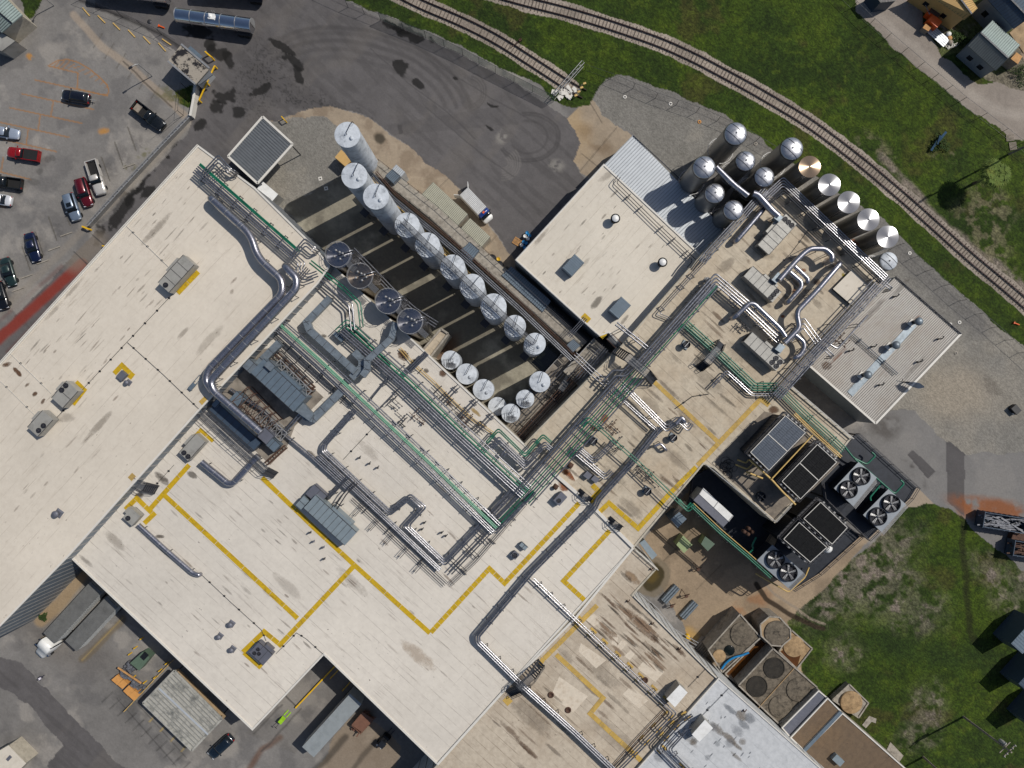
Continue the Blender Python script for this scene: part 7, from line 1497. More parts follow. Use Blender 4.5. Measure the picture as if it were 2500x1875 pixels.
m = MB(); m.box(c+e*1.95, .3, .4, 2.42, 2.5, a); t.part('roof_sign', m, M['orange'])
for k in (-1, 1):
    m = MB(); q = c-e*2.9+s*k*.98; m.bar(Vector((*q.xy, 1.4)), Vector((*(q-e*.65+s*k*.6).xy, 1.4)), .06, 2.0); t.part('rear_door', m, M['white'])
    for x in (-2.1, 2.3): p = c+e*x+s*k*.85; m = MB(); m.tube([Vector((*(p-s*.12).xy, .35)), Vector((*(p+s*.12).xy, .35))], .35, 14); t.part('wheel', m, M['rubber'])
    m = MB(); m.box(c+e*2.2+s*k*1.12, .15, .25, 1.4, 1.75, a); t.part('mirror', m, M['black'])
# skips and containers on the right
def openbox(name, label, cat, px, py, L_, W_, h, ang, mat, fill, z0=.2):
    c = P(px, py, h); th = Th(name, label, cat, (c.x, c.y, 0)); e = Vector((math.cos(ang), math.sin(ang), 0)); s = Vector((-e.y, e.x, 0)); m = MB(); m.box(c, L_, W_, z0, z0+.15, ang)
    for k in (-1, 1): m.box(c+s*k*(W_/2-.05), L_, .1, z0, h, ang); m.box(c+e*k*(L_/2-.05), .1, W_-.2, z0, h, ang)
    for i in range(9):
        for k in (-1, 1): p = c+e*(-L_/2+L_*i/8)+s*k*(W_/2+.04); m.bar(Vector((*p.xy, z0)), Vector((*p.xy, h)), .1)
    th.part('shell', m, M[mat]); m = MB(); r_ = random.Random(3)
    for i in range(46):
        p = c+e*r_.uniform(-L_*.44, L_*.44)+s*r_.uniform(-W_*.38, W_*.38); an = ang+r_.uniform(-.5, .5); d = Vector((math.cos(an), math.sin(an), 0))*r_.uniform(.3, 1.3); z = h-r_.uniform(.3, .9); m.bar(Vector((*(p-d).xy, z)), Vector((*(p+d).xy, z+r_.uniform(-.2, .3))), r_.uniform(.06, .3), .06)
    th.part('scrap', m, M[fill]); return th
openbox('scrap_skip', 'long dark skip full of metal scrap beside the rusty ground', 'skip', 2455, 1277, 7.2, 2.5, 2.3, -R(9), 'corr_navy', 'scrap')
openbox('scrap_skip', 'dark skip with a rusty load below the long skip', 'skip', 2520, 1345, 6, 2.5, 2.3, -R(9), 'corr_navy', 'rust')
cabinet('skip_lid_box', 'orange-brown plate box between the two dark skips', 'box', [(2475, 1302), (2530, 1310), (2530, 1325), (2468, 1322)], 0, 1.2, 'rust', lid='rust', detail=False)
for (x, y, l, mt) in ((2510, 1552, 'dark blue container at the right edge, uppermost of three', 'corr_blue'), (2528, 1650, 'dark container at the right edge, middle of three', 'corr_navy'), (2545, 1742, 'dark container at the right edge, lowest of three', 'corr_navy')):
    c = P(x, y, 4.5); t = Th('container', l, 'container', (c.x, c.y, 0), 'containers at the right edge'); m = MB(); m.box(c, 5.5, 2.4, 0, 4.5, VA); t.part('body', m, M['corr_navy']); m = MB(); m.box(c, 5.6, 2.5, 4.5, 4.6, VA)
    for k in range(12): p = c+V*(-2.6+.47*k); m.bar(p-U*1.15+Vector((0, 0, .12)), p+U*1.15+Vector((0, 0, .12)), .08, .05)
    t.part('roof', m, M[mt])
c = P(2482, 1000, .9); m = MB(); m.box(c, 1.4, 1.1, 0, .9, UA-.1); single('black_bin', 'small black bin on the gravel near the right edge', 'bin', m, M['black'], (c.x, c.y, 0))
m = MB(); m.box(P(2474, 1008, 0), .5, .5, 0, .4, .3); single('white_bucket', 'white bucket beside the small black bin', 'bucket', m, M['white'], P(2474, 1008, 0))
openbox('brown_skip', 'brown-red skip in the dock next to the pale trailer', 'skip', 884, 1767, 2.9, 1.9, 1.5, VA, 'brown_box', 'brown_box')
m = MB(); q = PP([(885, 1738), (912, 1756), (884, 1788), (858, 1770)], 1.6); m.prism(q, 1.5, 1.62); single('skip_cover', 'flat brown cover lying on the brown-red skip', 'cover', m, M['brown_box'], q[0])
# forklift-like machine in the dock
c = P(935, 1812, 1.2); t = Th('forklift', 'black forklift with shiny lamps in the right-hand dock', 'forklift', (c.x, c.y, 0)); m = MB(); m.box(c, 2.4, 1.2, .2, 1.1, VA, .85); t.part('body', m, M['black']); m = MB(); m.box(c, 1.1, 1.0, 2.0, 2.1, VA); [m.bar(Vector((c.x+dx, c.y+dy, 1)), Vector((c.x+dx, c.y+dy, 2)), .07) for dx, dy in ((.4, .4), (-.4, .4), (.4, -.4), (-.4, -.4))]; t.part('overhead_guard', m, M['steel_dark'])
m = MB(); [m.bar(c+V*1.2+U*k+Vector((0, 0, -1)), c+V*2.3+U*k+Vector((0, 0, -1)), .12, .06) for k in (-.3, .3)]; t.part('forks', m, M['steel'])
for k in (-1, 1):
    for x in (-.8, .8): p = c+V*x+U*k*.55; m = MB(); m.tube([Vector((*(p-U*.12).xy, .3)), Vector((*(p+U*.12).xy, .3))], .3, 12); t.part('wheel', m, M['rubber'])
    m = MB(); m.lathe(c-V*1.0+U*k*.4, [(.14, 1.1), (.14, 1.25), (0, 1.28)], 10); t.part('lamp', m, M['head'])
c = P(693, 1753, .8); t = Th('pallet_stacker', 'lime green pallet stacker standing in the open dock', 'pallet truck', (c.x, c.y, 0)); m = MB(); m.box(c-V*.6, .8, .75, .1, 1.2, VA, .9); t.part('body', m, M['lime']); m = MB(); [m.bar(Vector((*(c+U*k).xy, .12)), Vector((*(c+V*1.1+U*k).xy, .12)), .18, .08) for k in (-.28, .28)]; t.part('forks', m, M['lime']); m = MB(); m.bar(c-V*.9+Vector((0, 0, .4)), c-V*1.7+Vector((0, 0, .7)), .08); m.bar(c-V*1.7-U*.25+Vector((0, 0, .7)), c-V*1.7+U*.25+Vector((0, 0, .7)), .07); t.part('tiller', m, M['black']); m = MB(); [m.tube([Vector((*(c-V*.5+U*k).xy, .12)), Vector((*(c-V*.5+U*(k+.1)).xy, .12))], .12, 10) for k in (-.4, .3)]; t.part('wheel', m, M['rubber'])
# ------------------------------------------------------------------ people
def person(label, px, py, ang, top, legs_m):
    c = P(px, py, 0); e = Vector((math.cos(ang), math.sin(ang), 0)); s = Vector((-e.y, e.x, 0)); t = Th('person', label, 'person', (c.x, c.y, 0)); 
    vs = [(0, 0, .95), (0, .1, 1.15), (.02, 0, 1.38), (.03, 0, 1.5), (.05, 0, 1.6), (.05, 0, 1.74), (0, .2, 1.36), (.02, .27, 1.1), (.15, .25, .9), (0, -.2, 1.36), (.0, -.28, 1.1), (-.08, -.27, .86), (0, .1, .9), (.18, .11, .5), (.12, .11, .08), (.26, .11, .04), (0, -.1, .9), (-.08, -.11, .5), (-.26, -.11, .1), (-.14, -.11, .04)]
    vs[1] = (0, 0, 1.15); ed = [(0, 1), (1, 2), (2, 3), (3, 4), (4, 5), (2, 6), (6, 7), (7, 8), (2, 9), (9, 10), (10, 11), (0, 12), (12, 13), (13, 14), (14, 15), (0, 16), (16, 17), (17, 18), (18, 19)]
    rad = [.15, .14, .16, .06, .09, .08, .07, .05, .035, .07, .05, .035, .1, .07, .05, .04, .1, .07, .05, .04]
    me = bpy.data.meshes.new('body'); me.from_pydata([tuple(e*x+s*y+Vector((0, 0, z))) for x, y, z in vs], ed, []); o = bpy.data.objects.new('body', me); C.objects.link(o); o.parent = t.o; me.materials.append(legs_m)
    sk = o.modifiers.new('skin', 'SKIN'); sk.use_smooth_shade = True
    for i, r in enumerate(rad): me.skin_vertices[0].data[i].radius = (r, r)
    me.skin_vertices[0].data[0].use_root = True; su = o.modifiers.new('sub', 'SUBSURF'); su.levels = su.render_levels = 1
    m = MB(); m.lathe(t.loc, [(.19, 1.0), (.2, 1.2), (.21, 1.38), (.12, 1.5), (.07, 1.52)], 12); t.part('shirt', m, top); m = MB(); q = t.loc+e*.05; m.lathe(q, [(.1, 1.64), (.11, 1.72), (.08, 1.8), (0, 1.83)], 12); t.part('hair', m, M['hair'])
person('person in a white top and dark trousers walking across the south-west lot', 108, 1650, R(20), M['cloth_white'], M['cloth_dark'])
# ------------------------------------------------------------------ small things
def cone_(label, px, py, grp=None, lie=True):
    c = P(px, py, .15); m = MB(); 
    m.tube([c, c+Vector((.9, -.35, 0))], .12, 8); m.box(c, .1, .4, .0, .35, -.4); m.add([], []); single('traffic_cone', label, 'cone', m, M['orange'], (c.x, c.y, 0), grp)
cone_('orange cone lying on the asphalt near the tanker', 388, 63)
cone_('orange cone lying on the grass beside the track', 2475, 788)
def drum(label, px, py, mat, grp, r=.29, h=.9):
    c = P(px, py, h); m = MB(); m.lathe(c, [(r, 0), (r, h*.33), (r+.02, h*.34), (r, h*.36), (r, h*.66), (r+.02, h*.67), (r, h*.69), (r, h), (r-.03, h+.01), (r-.04, h-.03), (0, h-.03)], 20); return single('drum', label, 'drum', m, M[mat], (c.x, c.y, 0), grp)
dl = [(1287, 568, 'blue_plastic', 'blue drum farthest from the pallet, at the tip of the cluster'), (1293, 575, 'blue_plastic', 'blue drum against the wall at the upper end of the cluster'), (1281.5, 576, 'white', 'white-topped drum in the upper half of the cluster'), (1289, 582, 'white', 'second white-topped drum in the upper half, closer to the wall'), (1278.5, 590.5, 'blue_plastic', 'blue drum beside the pallet and the lower white-topped drum'), (1284.5, 593, 'blue_plastic', 'blue drum against the wall in the lower half of the cluster'), (1273.5, 598, 'white', 'white-topped drum lowest in the cluster'), (1281, 603.5, 'blue_plastic', 'blue drum lowest in the cluster')]
for x, y, mt, l in dl: drum(l, x, y, mt, 'drums beside the pale block')
def pallet(label, px, py, ang, mat='timber', n=1, L_=1.2, W_=1.0, z0=0, grp='pallets'):
    c = P(px, py, z0); e = Vector((math.cos(ang), math.sin(ang), 0)); s = Vector((-e.y, e.x, 0)); m = MB()
    for k in range(7): p = c+e*(-L_/2+.07+(L_-.14)*k/6); m.bar(p-s*W_/2+Vector((0, 0, .13)), p+s*W_/2+Vector((0, 0, .13)), .11, .025)
    for k in (-1, 0, 1): m.bar(c-e*L_/2+s*k*(W_/2-.06)+Vector((0, 0, .065)), c+e*L_/2+s*k*(W_/2-.06)+Vector((0, 0, .065)), .09, .1)
    return single('pallet', label, 'pallet', m, M[mat], (c.x, c.y, z0), grp)
pallet('orange-brown pallet beside the drum cluster', 1262, 590, UA+.2, 'timber', L_=1.3, W_=1.2)
for x, y, l in ((1201, 630, 'black round tank nearest the small cream shed'), (1219, 646, 'black round tank in the middle of three, beside the yellow drum'), (1236, 660, 'black round tank nearest the pale block, in its shade')):
    c = P(x, y, 1.8); m = MB(); m.lathe(c, [(.68, 0), (.7, .9), (.7, 1.5), (.5, 1.75), (.2, 1.85), (.2, 1.95), (0, 1.96)], 28); single('poly_tank', l, 'tank', m, M['black'], (c.x, c.y, 0), 'black round tanks')
drum('yellow drum between two black round tanks', 1216.5, 632, 'yellow_paint', None, .3, .9)
pallet('grey-pink pallet stack at the edge of the lane', 2465, 337, R(5), 'timber_grey', L_=1.3, W_=1.1)
pallet('pale grey pallet below the pinkish one at the lane edge', 2472, 357, R(8), 'timber_grey', L_=1.2, W_=1.3)
m = MB(); a, b = P(2462, 376, 9), P(2496, 348, 9)
# transformer and crates in the south-west lot
cabinet('green_transformer', 'dull green transformer with a dark top among the bollards', 'transformer', [(348, 1592), (365, 1606), (340, 1637), (318, 1619)], 0, 2.0, 'transformer', lid='transformer')
c = P(352, 1602, 2.1); m = MB(); m.box(c, 1.2, .9, 2.0, 2.1, VA); single('vent_grille', 'black grille on top of the dull green transformer', 'grille', m, M['black'], (c.x, c.y, 2.0))
cabinet('crate', 'orange-lidded crate nearer the transformer in the left pair', 'crate', [(286, 1648), (299, 1659), (286, 1672), (272, 1660)], 0, 1.3, 'cardboard', 'orange-lidded crates', lid='cardboard', detail=False)
cabinet('crate', 'orange-lidded crate on the right of the left pair', 'crate', [(300, 1660), (311, 1670), (299, 1682), (287, 1672)], 0, 1.3, 'cardboard', 'orange-lidded crates', lid='cardboard', detail=False)
cabinet('crate', 'orange-lidded crate on the left of the right pair', 'crate', [(314, 1674), (327, 1686), (313, 1699), (301, 1687)], 0, 1.3, 'cardboard', 'orange-lidded crates', lid='cardboard', detail=False)
cabinet('crate', 'orange-lidded crate nearest the weathered canopy', 'crate', [(328, 1686), (341, 1697), (327, 1711), (314, 1699)], 0, 1.3, 'cardboard', 'orange-lidded crates', lid='cardboard', detail=False)
for x, y, l in ((312, 1630, 'stack of grey scrap trays beside the dull green transformer'), (303, 1652, 'stack of grey scrap trays above the left orange crates'), (333, 1680, 'stack of grey scrap trays above the right orange crates')):
    c = P(x, y, 1.2); m = MB(); r_ = random.Random(x)
    for k in range(14): p = c+U*r_.uniform(-1, 1)+V*r_.uniform(-.5, .5); m.box(p, r_.uniform(.3, .8), r_.uniform(.2, .5), 0, r_.uniform(.6, 1.3), UA+r_.uniform(-.1, .1))
    single('tray_stack', l, 'trays', m, M['scrap'], (c.x, c.y, 0), 'stacks of grey trays')
m = MB(); a, b = P(288, 1630, 1.6), P(345, 1668, 1.6); m.bar(a, b, .25, .15); single('timber_plank', 'long tan plank laid over the grey trays', 'plank', m, M['timber'], (a.x, a.y, 0))
bl = [(350, 1556, 'first'), (335, 1578, 'second'), (322, 1593, 'third'), (411, 1616, 'fourth'), (395, 1633, 'fifth'), (383, 1650, 'sixth'), (358, 1662, 'seventh'), (331, 1649, 'eighth')]
bt = ['yellow bollard nearest the dock wall above the transformer', 'yellow bollard left of the transformer, upper', 'yellow bollard left of the transformer, lower', 'yellow bollard at the hall wall right of the transformer', 'yellow bollard second down the line beside the weathered canopy', 'yellow bollard third down the line beside the weathered canopy', 'yellow bollard at the end of the line beside the grey trays', 'yellow bollard beside the long tan plank']
for (x, y, _), l in zip(bl, bt):
    c = P(x, y, 0); m = MB(); m.lathe(c, [(.1, 0), (.1, 1.1), (.06, 1.17), (0, 1.19)], 12); single('bollard', l, 'bollard', m, M['yellow_paint'], (c.x, c.y, 0), 'yellow bollards round the transformer')
m = MB(); a, b = P(418, 1616, 1), P(302, 1738, 1); m.bar(a, b, .09)
for k in range(10): p = a+(b-a)*k/9; m.bar(Vector((p.x, p.y, 0)), p, .07)
single('yellow_rail', 'rusty yellow pipe rail running beside the weathered canopy', 'railing', m, M['yellow_pipe'], (a.x, a.y, 0))
# barriers, wall, lamp posts
def rail(name, label, path, z, mat, w=.14, posts=2.5, cat='barrier'):
    q = PP(path, z); m = MB()
    for a, b in zip(q[:-1], q[1:]):
        m.bar(a, b, w); n = max(1, int((b-a).length/posts))
        for k in range(n+1): p = a+(b-a)*k/n; m.bar(Vector((p.x, p.y, 0)), p, w)
    return single(name, label, cat, m, M[mat], (q[0].x, q[0].y, 0))
rail('barrier', 'long slanting yellow pipe barrier beside the gate house', [(524, 161), (486, 245)], 1.0, 'yellow_paint', .2)
rail('barrier', 'short yellow bar at the corner above the gate house', [(501, 126), (515, 138)], 1.4, 'yellow_paint', .2)
rail('barrier', 'small yellow hoop at the edge of the gravel', [(687, 284), (695, 293)], 1.2, 'yellow_paint', .14)
rail('barrier', 'yellow bar barrier closing the end of the parking wall', [(201, 553), (216, 559)], .8, 'yellow_paint', .25)
rail('barrier', 'tiny yellow barrier against the warehouse wall by the concrete apron', [(250, 600), (256, 601)], .8, 'yellow_paint', .2)
rail('barrier', 'long yellow rail along the loading dock pit', [(818, 1626), (722, 1728)], .5, 'yellow_paint', .22)
rail('barrier', 'thin yellow post lying highest in the dark dock', [(826, 1636), (806, 1657)], .9, 'yellow_paint', .12)
rail('barrier', 'thin yellow post lying lower in the dark dock', [(854, 1666), (836, 1687)], .9, 'yellow_paint', .12)
for k, (x0, y0, x1, y1, l) in enumerate(((202, 19, 219, 39, 'first'), (239, 38, 257, 56, 'second'), (276, 56, 293, 73, 'third'), (313, 73, 330, 91, 'fourth'), (350, 89, 367, 107, 'fifth'), (387, 105, 405, 125, 'sixth'), (396, 95, 418, 110, 'seventh'))):
    m = MB(); m.bar(P(x0, y0, .08), P(x1, y1, .08), .18, .14)
    single('parking_stop', ['yellow wheel stop nearest the top edge of the fenced bays', 'second yellow wheel stop from the top edge', 'dark wheel stop third from the top edge', 'yellow wheel stop fourth from the top edge', 'yellow wheel stop fifth from the top edge', 'yellow wheel stop close to the gate house', 'yellow wheel stop beside the sixth, nearest the gate house roof'][k], 'wheel stop', m, M['yellow_pipe'], P(x0, y0, 0), 'wheel stops in the fenced bays')
m = MB()
for k, (x, y) in enumerate(((315, 405), (162, 572), (132, 607), (104, 640), (65, 675), (44, 707))):
    q = MB(); q.bar(P(x-14, y+5, .08), P(x+14, y-5, .08), .16, .14); single('parking_stop', ['concrete wheel stop with weeds by the parking wall', 'wheel stop right of the navy car', 'wheel stop second to the right of the navy car', 'wheel stop in front of the navy car', 'wheel stop between the navy and the dark green car', 'wheel stop by the dark green sedan'][k], 'wheel stop', q, M['concrete'], P(x, y, 0), 'wheel stops in the parking lot')
q = [(476, 205), (472, 240), (464, 282)]; m = MB(); w_ = PP(q, 1.4)
for a, b in zip(w_[:-1], w_[1:]): m.bar(a-Vector((0, 0, .7)), b-Vector((0, 0, .7)), .4, 1.4)
single('parking_wall', 'short pale wall between the gate house and the fence corner', 'wall', m, M['coping'], (w_[0].x, w_[0].y, 0))
m = MB(); w_ = PP([(464, 282), (400, 348), (300, 455), (214, 550)], 1.0)
for a, b in zip(w_[:-1], w_[1:]): m.bar(a-Vector((0, 0, .5)), b-Vector((0, 0, .5)), .3, 1.0); m.bar(a+Vector((0, 0, .5)), b+Vector((0, 0, .5)), .1)
for a, b in zip(w_[:-1], w_[1:]):
    for k in range(8): p = a+(b-a)*k/8; m.bar(p, p+Vector((0, 0, .5)), .08)
single('parking_wall', 'long low wall with a rail dividing the parking lot from the lane', 'wall', m, M['steel_light'], (w_[0].x, w_[0].y, 0))
def fence(label, path, h=2.0, screen=False, sp=2.9, mat='steel_dark', base=0, name='chain_fence'):
    q = PP(path, 0); th = Th(name, label, 'fence', (q[0].x, q[0].y, 0)); up = Vector((0, 0, h)); pm = MB(); rm = MB()
    for a, b in zip(q[:-1], q[1:]):
        rm.bar(a+up, b+up, .035); rm.bar(a+up*.05, b+up*.05, .02)
        n = max(1, int((b-a).length/sp))
        for k in range(n): p = a+(b-a)*k/n; m = MB(); m.bar(p, p+up, .055); th.part('post', m, M[mat])
    th.part('rails', rm, M[mat])
    if screen:
        m = MB()
        for a, b in zip(q[:-1], q[1:]): m.add([a+up*.05, b+up*.05, b+up*.98, a+up*.98], [[0, 1, 2, 3]])
        th.part('screen', m, M['screen'])
    return th
fence('fence with a sheer green screen between the asphalt yard and the grass', [(930, 50), (1040, 94), (1130, 136), (1210, 178), (1300, 224), (1352, 250)], 2.6, True)
fence('bare chain fence continuing the green-screened one toward the top edge', [(785, -12), (850, 18), (930, 50)], 2.2)
fence('chain fence along the gravel beside the curved track', [(1428, 172), (1490, 193), (1600, 240), (1700, 274), (1800, 318), (1890, 372)], 2.2)
fence('chain fence on the gravel beyond the cone-topped silos', [(2190, 600), (2260, 662), (2340, 735), (2420, 800), (2520, 892)], 2.2)
fence('long chain fence between the grass and the dirt lane', FENCE_NE, 2.2)
fence('fence between the parking bays and the yard near the gate house', [(195, 0), (300, 42), (395, 84), (440, 112)], 2.0)
fence('cage fence in the weedy corner beside the gate house', [(455, 215), (448, 282), (390, 330)], 2.2)
# rail tracks
def track(label, line, name='railway_track', joint='sleeper'):
    q = PP(line, 0); th = Th(name, label, 'railway', (q[len(q)//2].x, q[len(q)//2].y, 0), 'railway tracks')
    f = fillet(q, 6, 4)
    for d in (.74, -.74):
        m = MB(); pp = offset(f, d)
        for a, b in zip(pp[:-1], pp[1:]):
            u = (b-a).normalized()*.02; m.bar(a-u+Vector((0, 0, .23)), b+u+Vector((0, 0, .23)), .13, .16); m.bar(a-u+Vector((0, 0, .16)), b+u+Vector((0, 0, .16)), .17, .04)
        th.part('rail', m, M['rail'])
    L_ = [0]
    for a, b in zip(f[:-1], f[1:]): L_.append(L_[-1]+(b-a).length)
    sp = .62; n = int(L_[-1]/sp); rest = MB(); r_ = random.Random(9); cnt = 0; j = 0
    for k in range(n):
        t = sp*k+r_.uniform(-.06, .06)
        while j < len(f)-2 and L_[j+1] < t: j += 1
        a, b = f[j], f[j+1]; d = (b-a).normalized(); p = a+d*(t-L_[j]); s = Vector((-d.y, d.x, 0)); an = r_.uniform(-.05, .05)
        s = Vector((s.x*math.cos(an)-s.y*math.sin(an), s.x*math.sin(an)+s.y*math.cos(an), 0)); h = r_.choice((.05, .08, .09, .02)); hl = 1.28+r_.uniform(-.08, .08)
        px = p.x*F/H+NX; py = NY-p.y*F/H; vis = -10 < px < 2510 and -10 < py < 1885
        tgt = MB() if (vis and cnt < 100) else rest
        tgt.bar(p-s*hl+Vector((0, 0, h/2)), p+s*hl+Vector((0, 0, h/2)), .15+r_.uniform(-.03, .02), h)
        if tgt is not rest: th.part('sleeper', tgt, M['tie' if r_.random() < .58 else 'tie_pale']); cnt += 1
    if rest.v: th.part('sleepers', rest, M['tie'], kind='stuff')
    return th
track('main railway track curving through the grass from the top edge to the right edge', MAIN)
track('short railway spur ending at the steel gate above the gravel', SPUR)
# gate at the spur, switch stand, dock lights
m = MB(); a, b = P(1357, 236, 2.4), P(1429, 148, 5.0)
a = P(1352, 232, 1.8); b = P(1424, 150, 1.8)
for k in (-.25, .25): s = (b-a).normalized(); s = Vector((-s.y, s.x, 0))*k; m.bar(a+s, b+s, .09); m.bar(a+s-Vector((0, 0, 1.5)), b+s-Vector((0, 0, 1.5)), .07)
for k in range(9): p = a+(b-a)*k/8; m.bar(p-Vector((0, 0, 1.8)), p+Vector((0, 0, .1)), .08); 
single('rail_gate', 'steel gate swung across the end of the railway spur', 'gate', m, M['steel_light'], (a.x, a.y, 0))
for i, (x, y) in enumerate(((1426, 209), (1419, 219), (1412, 229), (1405, 238))):
    c = P(x, y, 0); m = MB(); m.bar(c, c+Vector((-.1, .1, 1.0)), .1); m.box(c, .5, .3, .8, .95, .3); single('buffer_stop', ['yellow-tipped stop post nearest the grass at the spur end', 'second yellow-tipped stop post at the spur end', 'third yellow-tipped stop post at the spur end', 'yellow-tipped stop post nearest the tan pad at the spur end'][i], 'post', m, M['yellow_pipe'], (c.x, c.y, 0), 'stop posts at the spur end')
m = MB(); r_ = random.Random(2)
for k in range(34):
    c = P(1380+r_.gauss(5, 12), 228+r_.gauss(-2, 7), 0); m.box(c, r_.uniform(.3, .8), r_.uniform(.3, .6), 0, r_.uniform(.1, .35), r_.uniform(0, 3))
single('rubble_heap', 'heap of pale rubble at the end of the spur', 'rubble', m, M['coping'], P(1380, 228, 0))
c = P(1270, 100, .0); m = MB(); m.box(c, .5, .35, 0, .5, .6); m.bar(c, c+Vector((.1, .1, 1.2)), .07); m.bar(c-Vector((1.6, 1.2, -.2)), c+Vector((0, 0, .2)), .1); single('switch_stand', 'dark switch stand on its gravel spur beside the track', 'switch', m, M['rust'], (c.x, c.y, 0))
# wells and yard drains
for (x, y, l, mt) in ((1525.5, 236.5, 'white ring cover nearest the tan pad', 'coping'), (1637, 253.5, 'white ring cover second along the gravel', 'coping'), (1707.5, 297.5, 'pinkish ring cover above the tall silos', 'cardboard'), (1845, 351, 'pale ring cover between the two tallest silos', 'concrete'), (2221, 618, 'pale ring cover beside the short domed vessel', 'coping'), (2342.5, 787, 'bright ring cover beside the far corner of the rusty roof', 'coping'), (2320, 792, 'ring cover half hidden by the rusty roof edge', 'coping'), (2334, 862, 'dull ring cover below the right corner of the rusty roof', 'concrete')):
    c = P(x, y, .05); t = Th('ring_cover', l, 'manhole', (c.x, c.y, 0), 'ring covers in the gravel'); m = MB(); m.lathe(c, [(.32, 0), (.32, .06), (.15, .07), (.14, .03)], 20); t.part('collar', m, M[mt]); m = MB(); m.disc(c, .15, .05); t.part('lid', m, M['black'])
for (x, y, l) in ((782, 436, 'square pale drain cover on the gravel in the sun'), (796, 460, 'square drain cover on the gravel in the tank shadow')):
    c = P(x, y, .03); t = Th('drain_cover', l, 'drain', (c.x, c.y, 0)); m = MB(); m.box(c, .62, .62, 0, .05, .2); t.part('frame', m, M['coping']); m = MB(); m.lathe(c, [(.13, .05), (.13, .07), (0, .07)], 12); t.part('grate', m, M['black'])
c = P(365, 53, .03); m = MB(); m.lathe(c, [(.4, 0), (.4, .04), (0, .05)], 20); single('manhole', 'round dark manhole beside the lying orange cone', 'manhole', m, M['steel'], (c.x, c.y, 0))
# utility poles
def pole(label, px, py, h, arm, ang, wires=0, extra=True):
    c = P(px, py, 0); t = Th('utility_pole', label, 'pole', (c.x, c.y, 0)); m = MB(); m.lathe(c, [(.19, 0), (.12, h)], 12); m.disc(c, .12, h); t.part('pole', m, M['timber_grey']); m = MB(); e = Vector((math.cos(ang), math.sin(ang), 0)); top = Vector((c.x, c.y, h-.5))
    m.bar(top-e*arm, top+e*arm, .14); m.bar(top-e*arm*.9-Vector((0, 0, 1)), top+e*arm*.9-Vector((0, 0, 1)), .12); t.part('crossarm', m, M['timber_grey']); m = MB()
    for k in (-.9, -.45, .45, .9): m.lathe(top+e*arm*k, [(.07, h-.45), (.09, h-.3), (.04, h-.2), (0, h-.19)], 8)
    t.part('insulator', m, M['coping'])
    if extra: m = MB(); q = top+e*.45; m.lathe(q, [(.3, h-3), (.3, h-1.9), (0, h-1.8)], 12); t.part('transformer_can', m, M['hvac'])
    return t
pole('tall timber utility pole leaning into view on the grass in the lower right', 2352, 1750, 11.5, 1.3, R(45))
pole('timber utility pole at the bottom edge of the grass', 2254, 1848, 10.5, 1.2, R(40), extra=False)
pole('very tall utility pole by the pallets whose shadow crosses the track', 2464, 376, 20.5, 1.3, R(40), extra=False)
c = P(355, 187, 0)
def lamp(label, px, py, h, ang, arm=1.6):
    c = P(px, py, 0); e = Vector((math.cos(ang), math.sin(ang), 0)); t = Th('lamp_post', label, 'lamp post', (c.x, c.y, 0)); m = MB(); m.tube([c, c+Vector((0, 0, h)), c+Vector((0, 0, h+.3))+e*arm*.4, c+Vector((0, 0, h+.4))+e*arm], .08, 8); t.part('mast', m, M['steel_light']); m = MB(); m.box(c+e*(arm+.3), .7, .3, h+.3, h+.45, ang); t.part('lamp_head', m, M['steel_dark'])
lamp('slim lamp post with a dark head beside the pale parking strip', 372, 186, 4.5, R(215), 1.0)
lamp('slim lamp post at the very top of the parking lot', 132, 14, 4, R(250), .8)
m = MB(); a = P(722, 366, .1); m.box(a, .3, .3, 0, .3); 
c = P(704, 386, 0)
# palm and plants
def palm(label, px, py, h, r, n=170):
    c = P(px, py, h*.92); t = Th('palm_tree', label, 'palm', (c.x, c.y, 0)); m = MB(); m.lathe(c, [(.28, 0), (.2, h*.3), (.19, h-.6), (.3, h-.2), (0, h)], 12); t.part('trunk', m, M['trunk']); r_ = random.Random(4); fr = MB()
    for k in range(n):
        a = r_.uniform(0, 2*math.pi); el = r_.uniform(-.5, 1.1); L_ = r*r_.uniform(.75, 1.05); pts = []
        for i in range(5): q = i/4; pts.append(Vector((c.x+math.cos(a)*L_*q*math.cos(el*.6), c.y+math.sin(a)*L_*q*math.cos(el*.6), h+L_*(.5*math.sin(el)*q-.42*q*q))))
        s = Vector((-math.sin(a), math.cos(a), 0))
        fr.bar(pts[0], pts[2], .05)
        base = pts[r_.choice((0, 1, 1, 2, 2))]
        for j in range(15):
            aa = a+(j-7)*.16; d = Vector((math.cos(aa), math.sin(aa), 0))*(L_*.5*r_.uniform(.8, 1.1)); ss = Vector((-math.sin(aa), math.cos(aa), 0))*.05; tip = base+d+Vector((0, 0, -.25-r_.random()*.5)); mid = base+d*.5+Vector((0, 0, .05)); fr.add([base-ss*.3, mid-ss, tip, mid+ss], [[0, 1, 2, 3]])
    t.part('crown', fr, M['frond']); return t
palm('cabbage palm with a round crown throwing a dark shadow on the grass', 2428, 426, 5.6, 2.9)
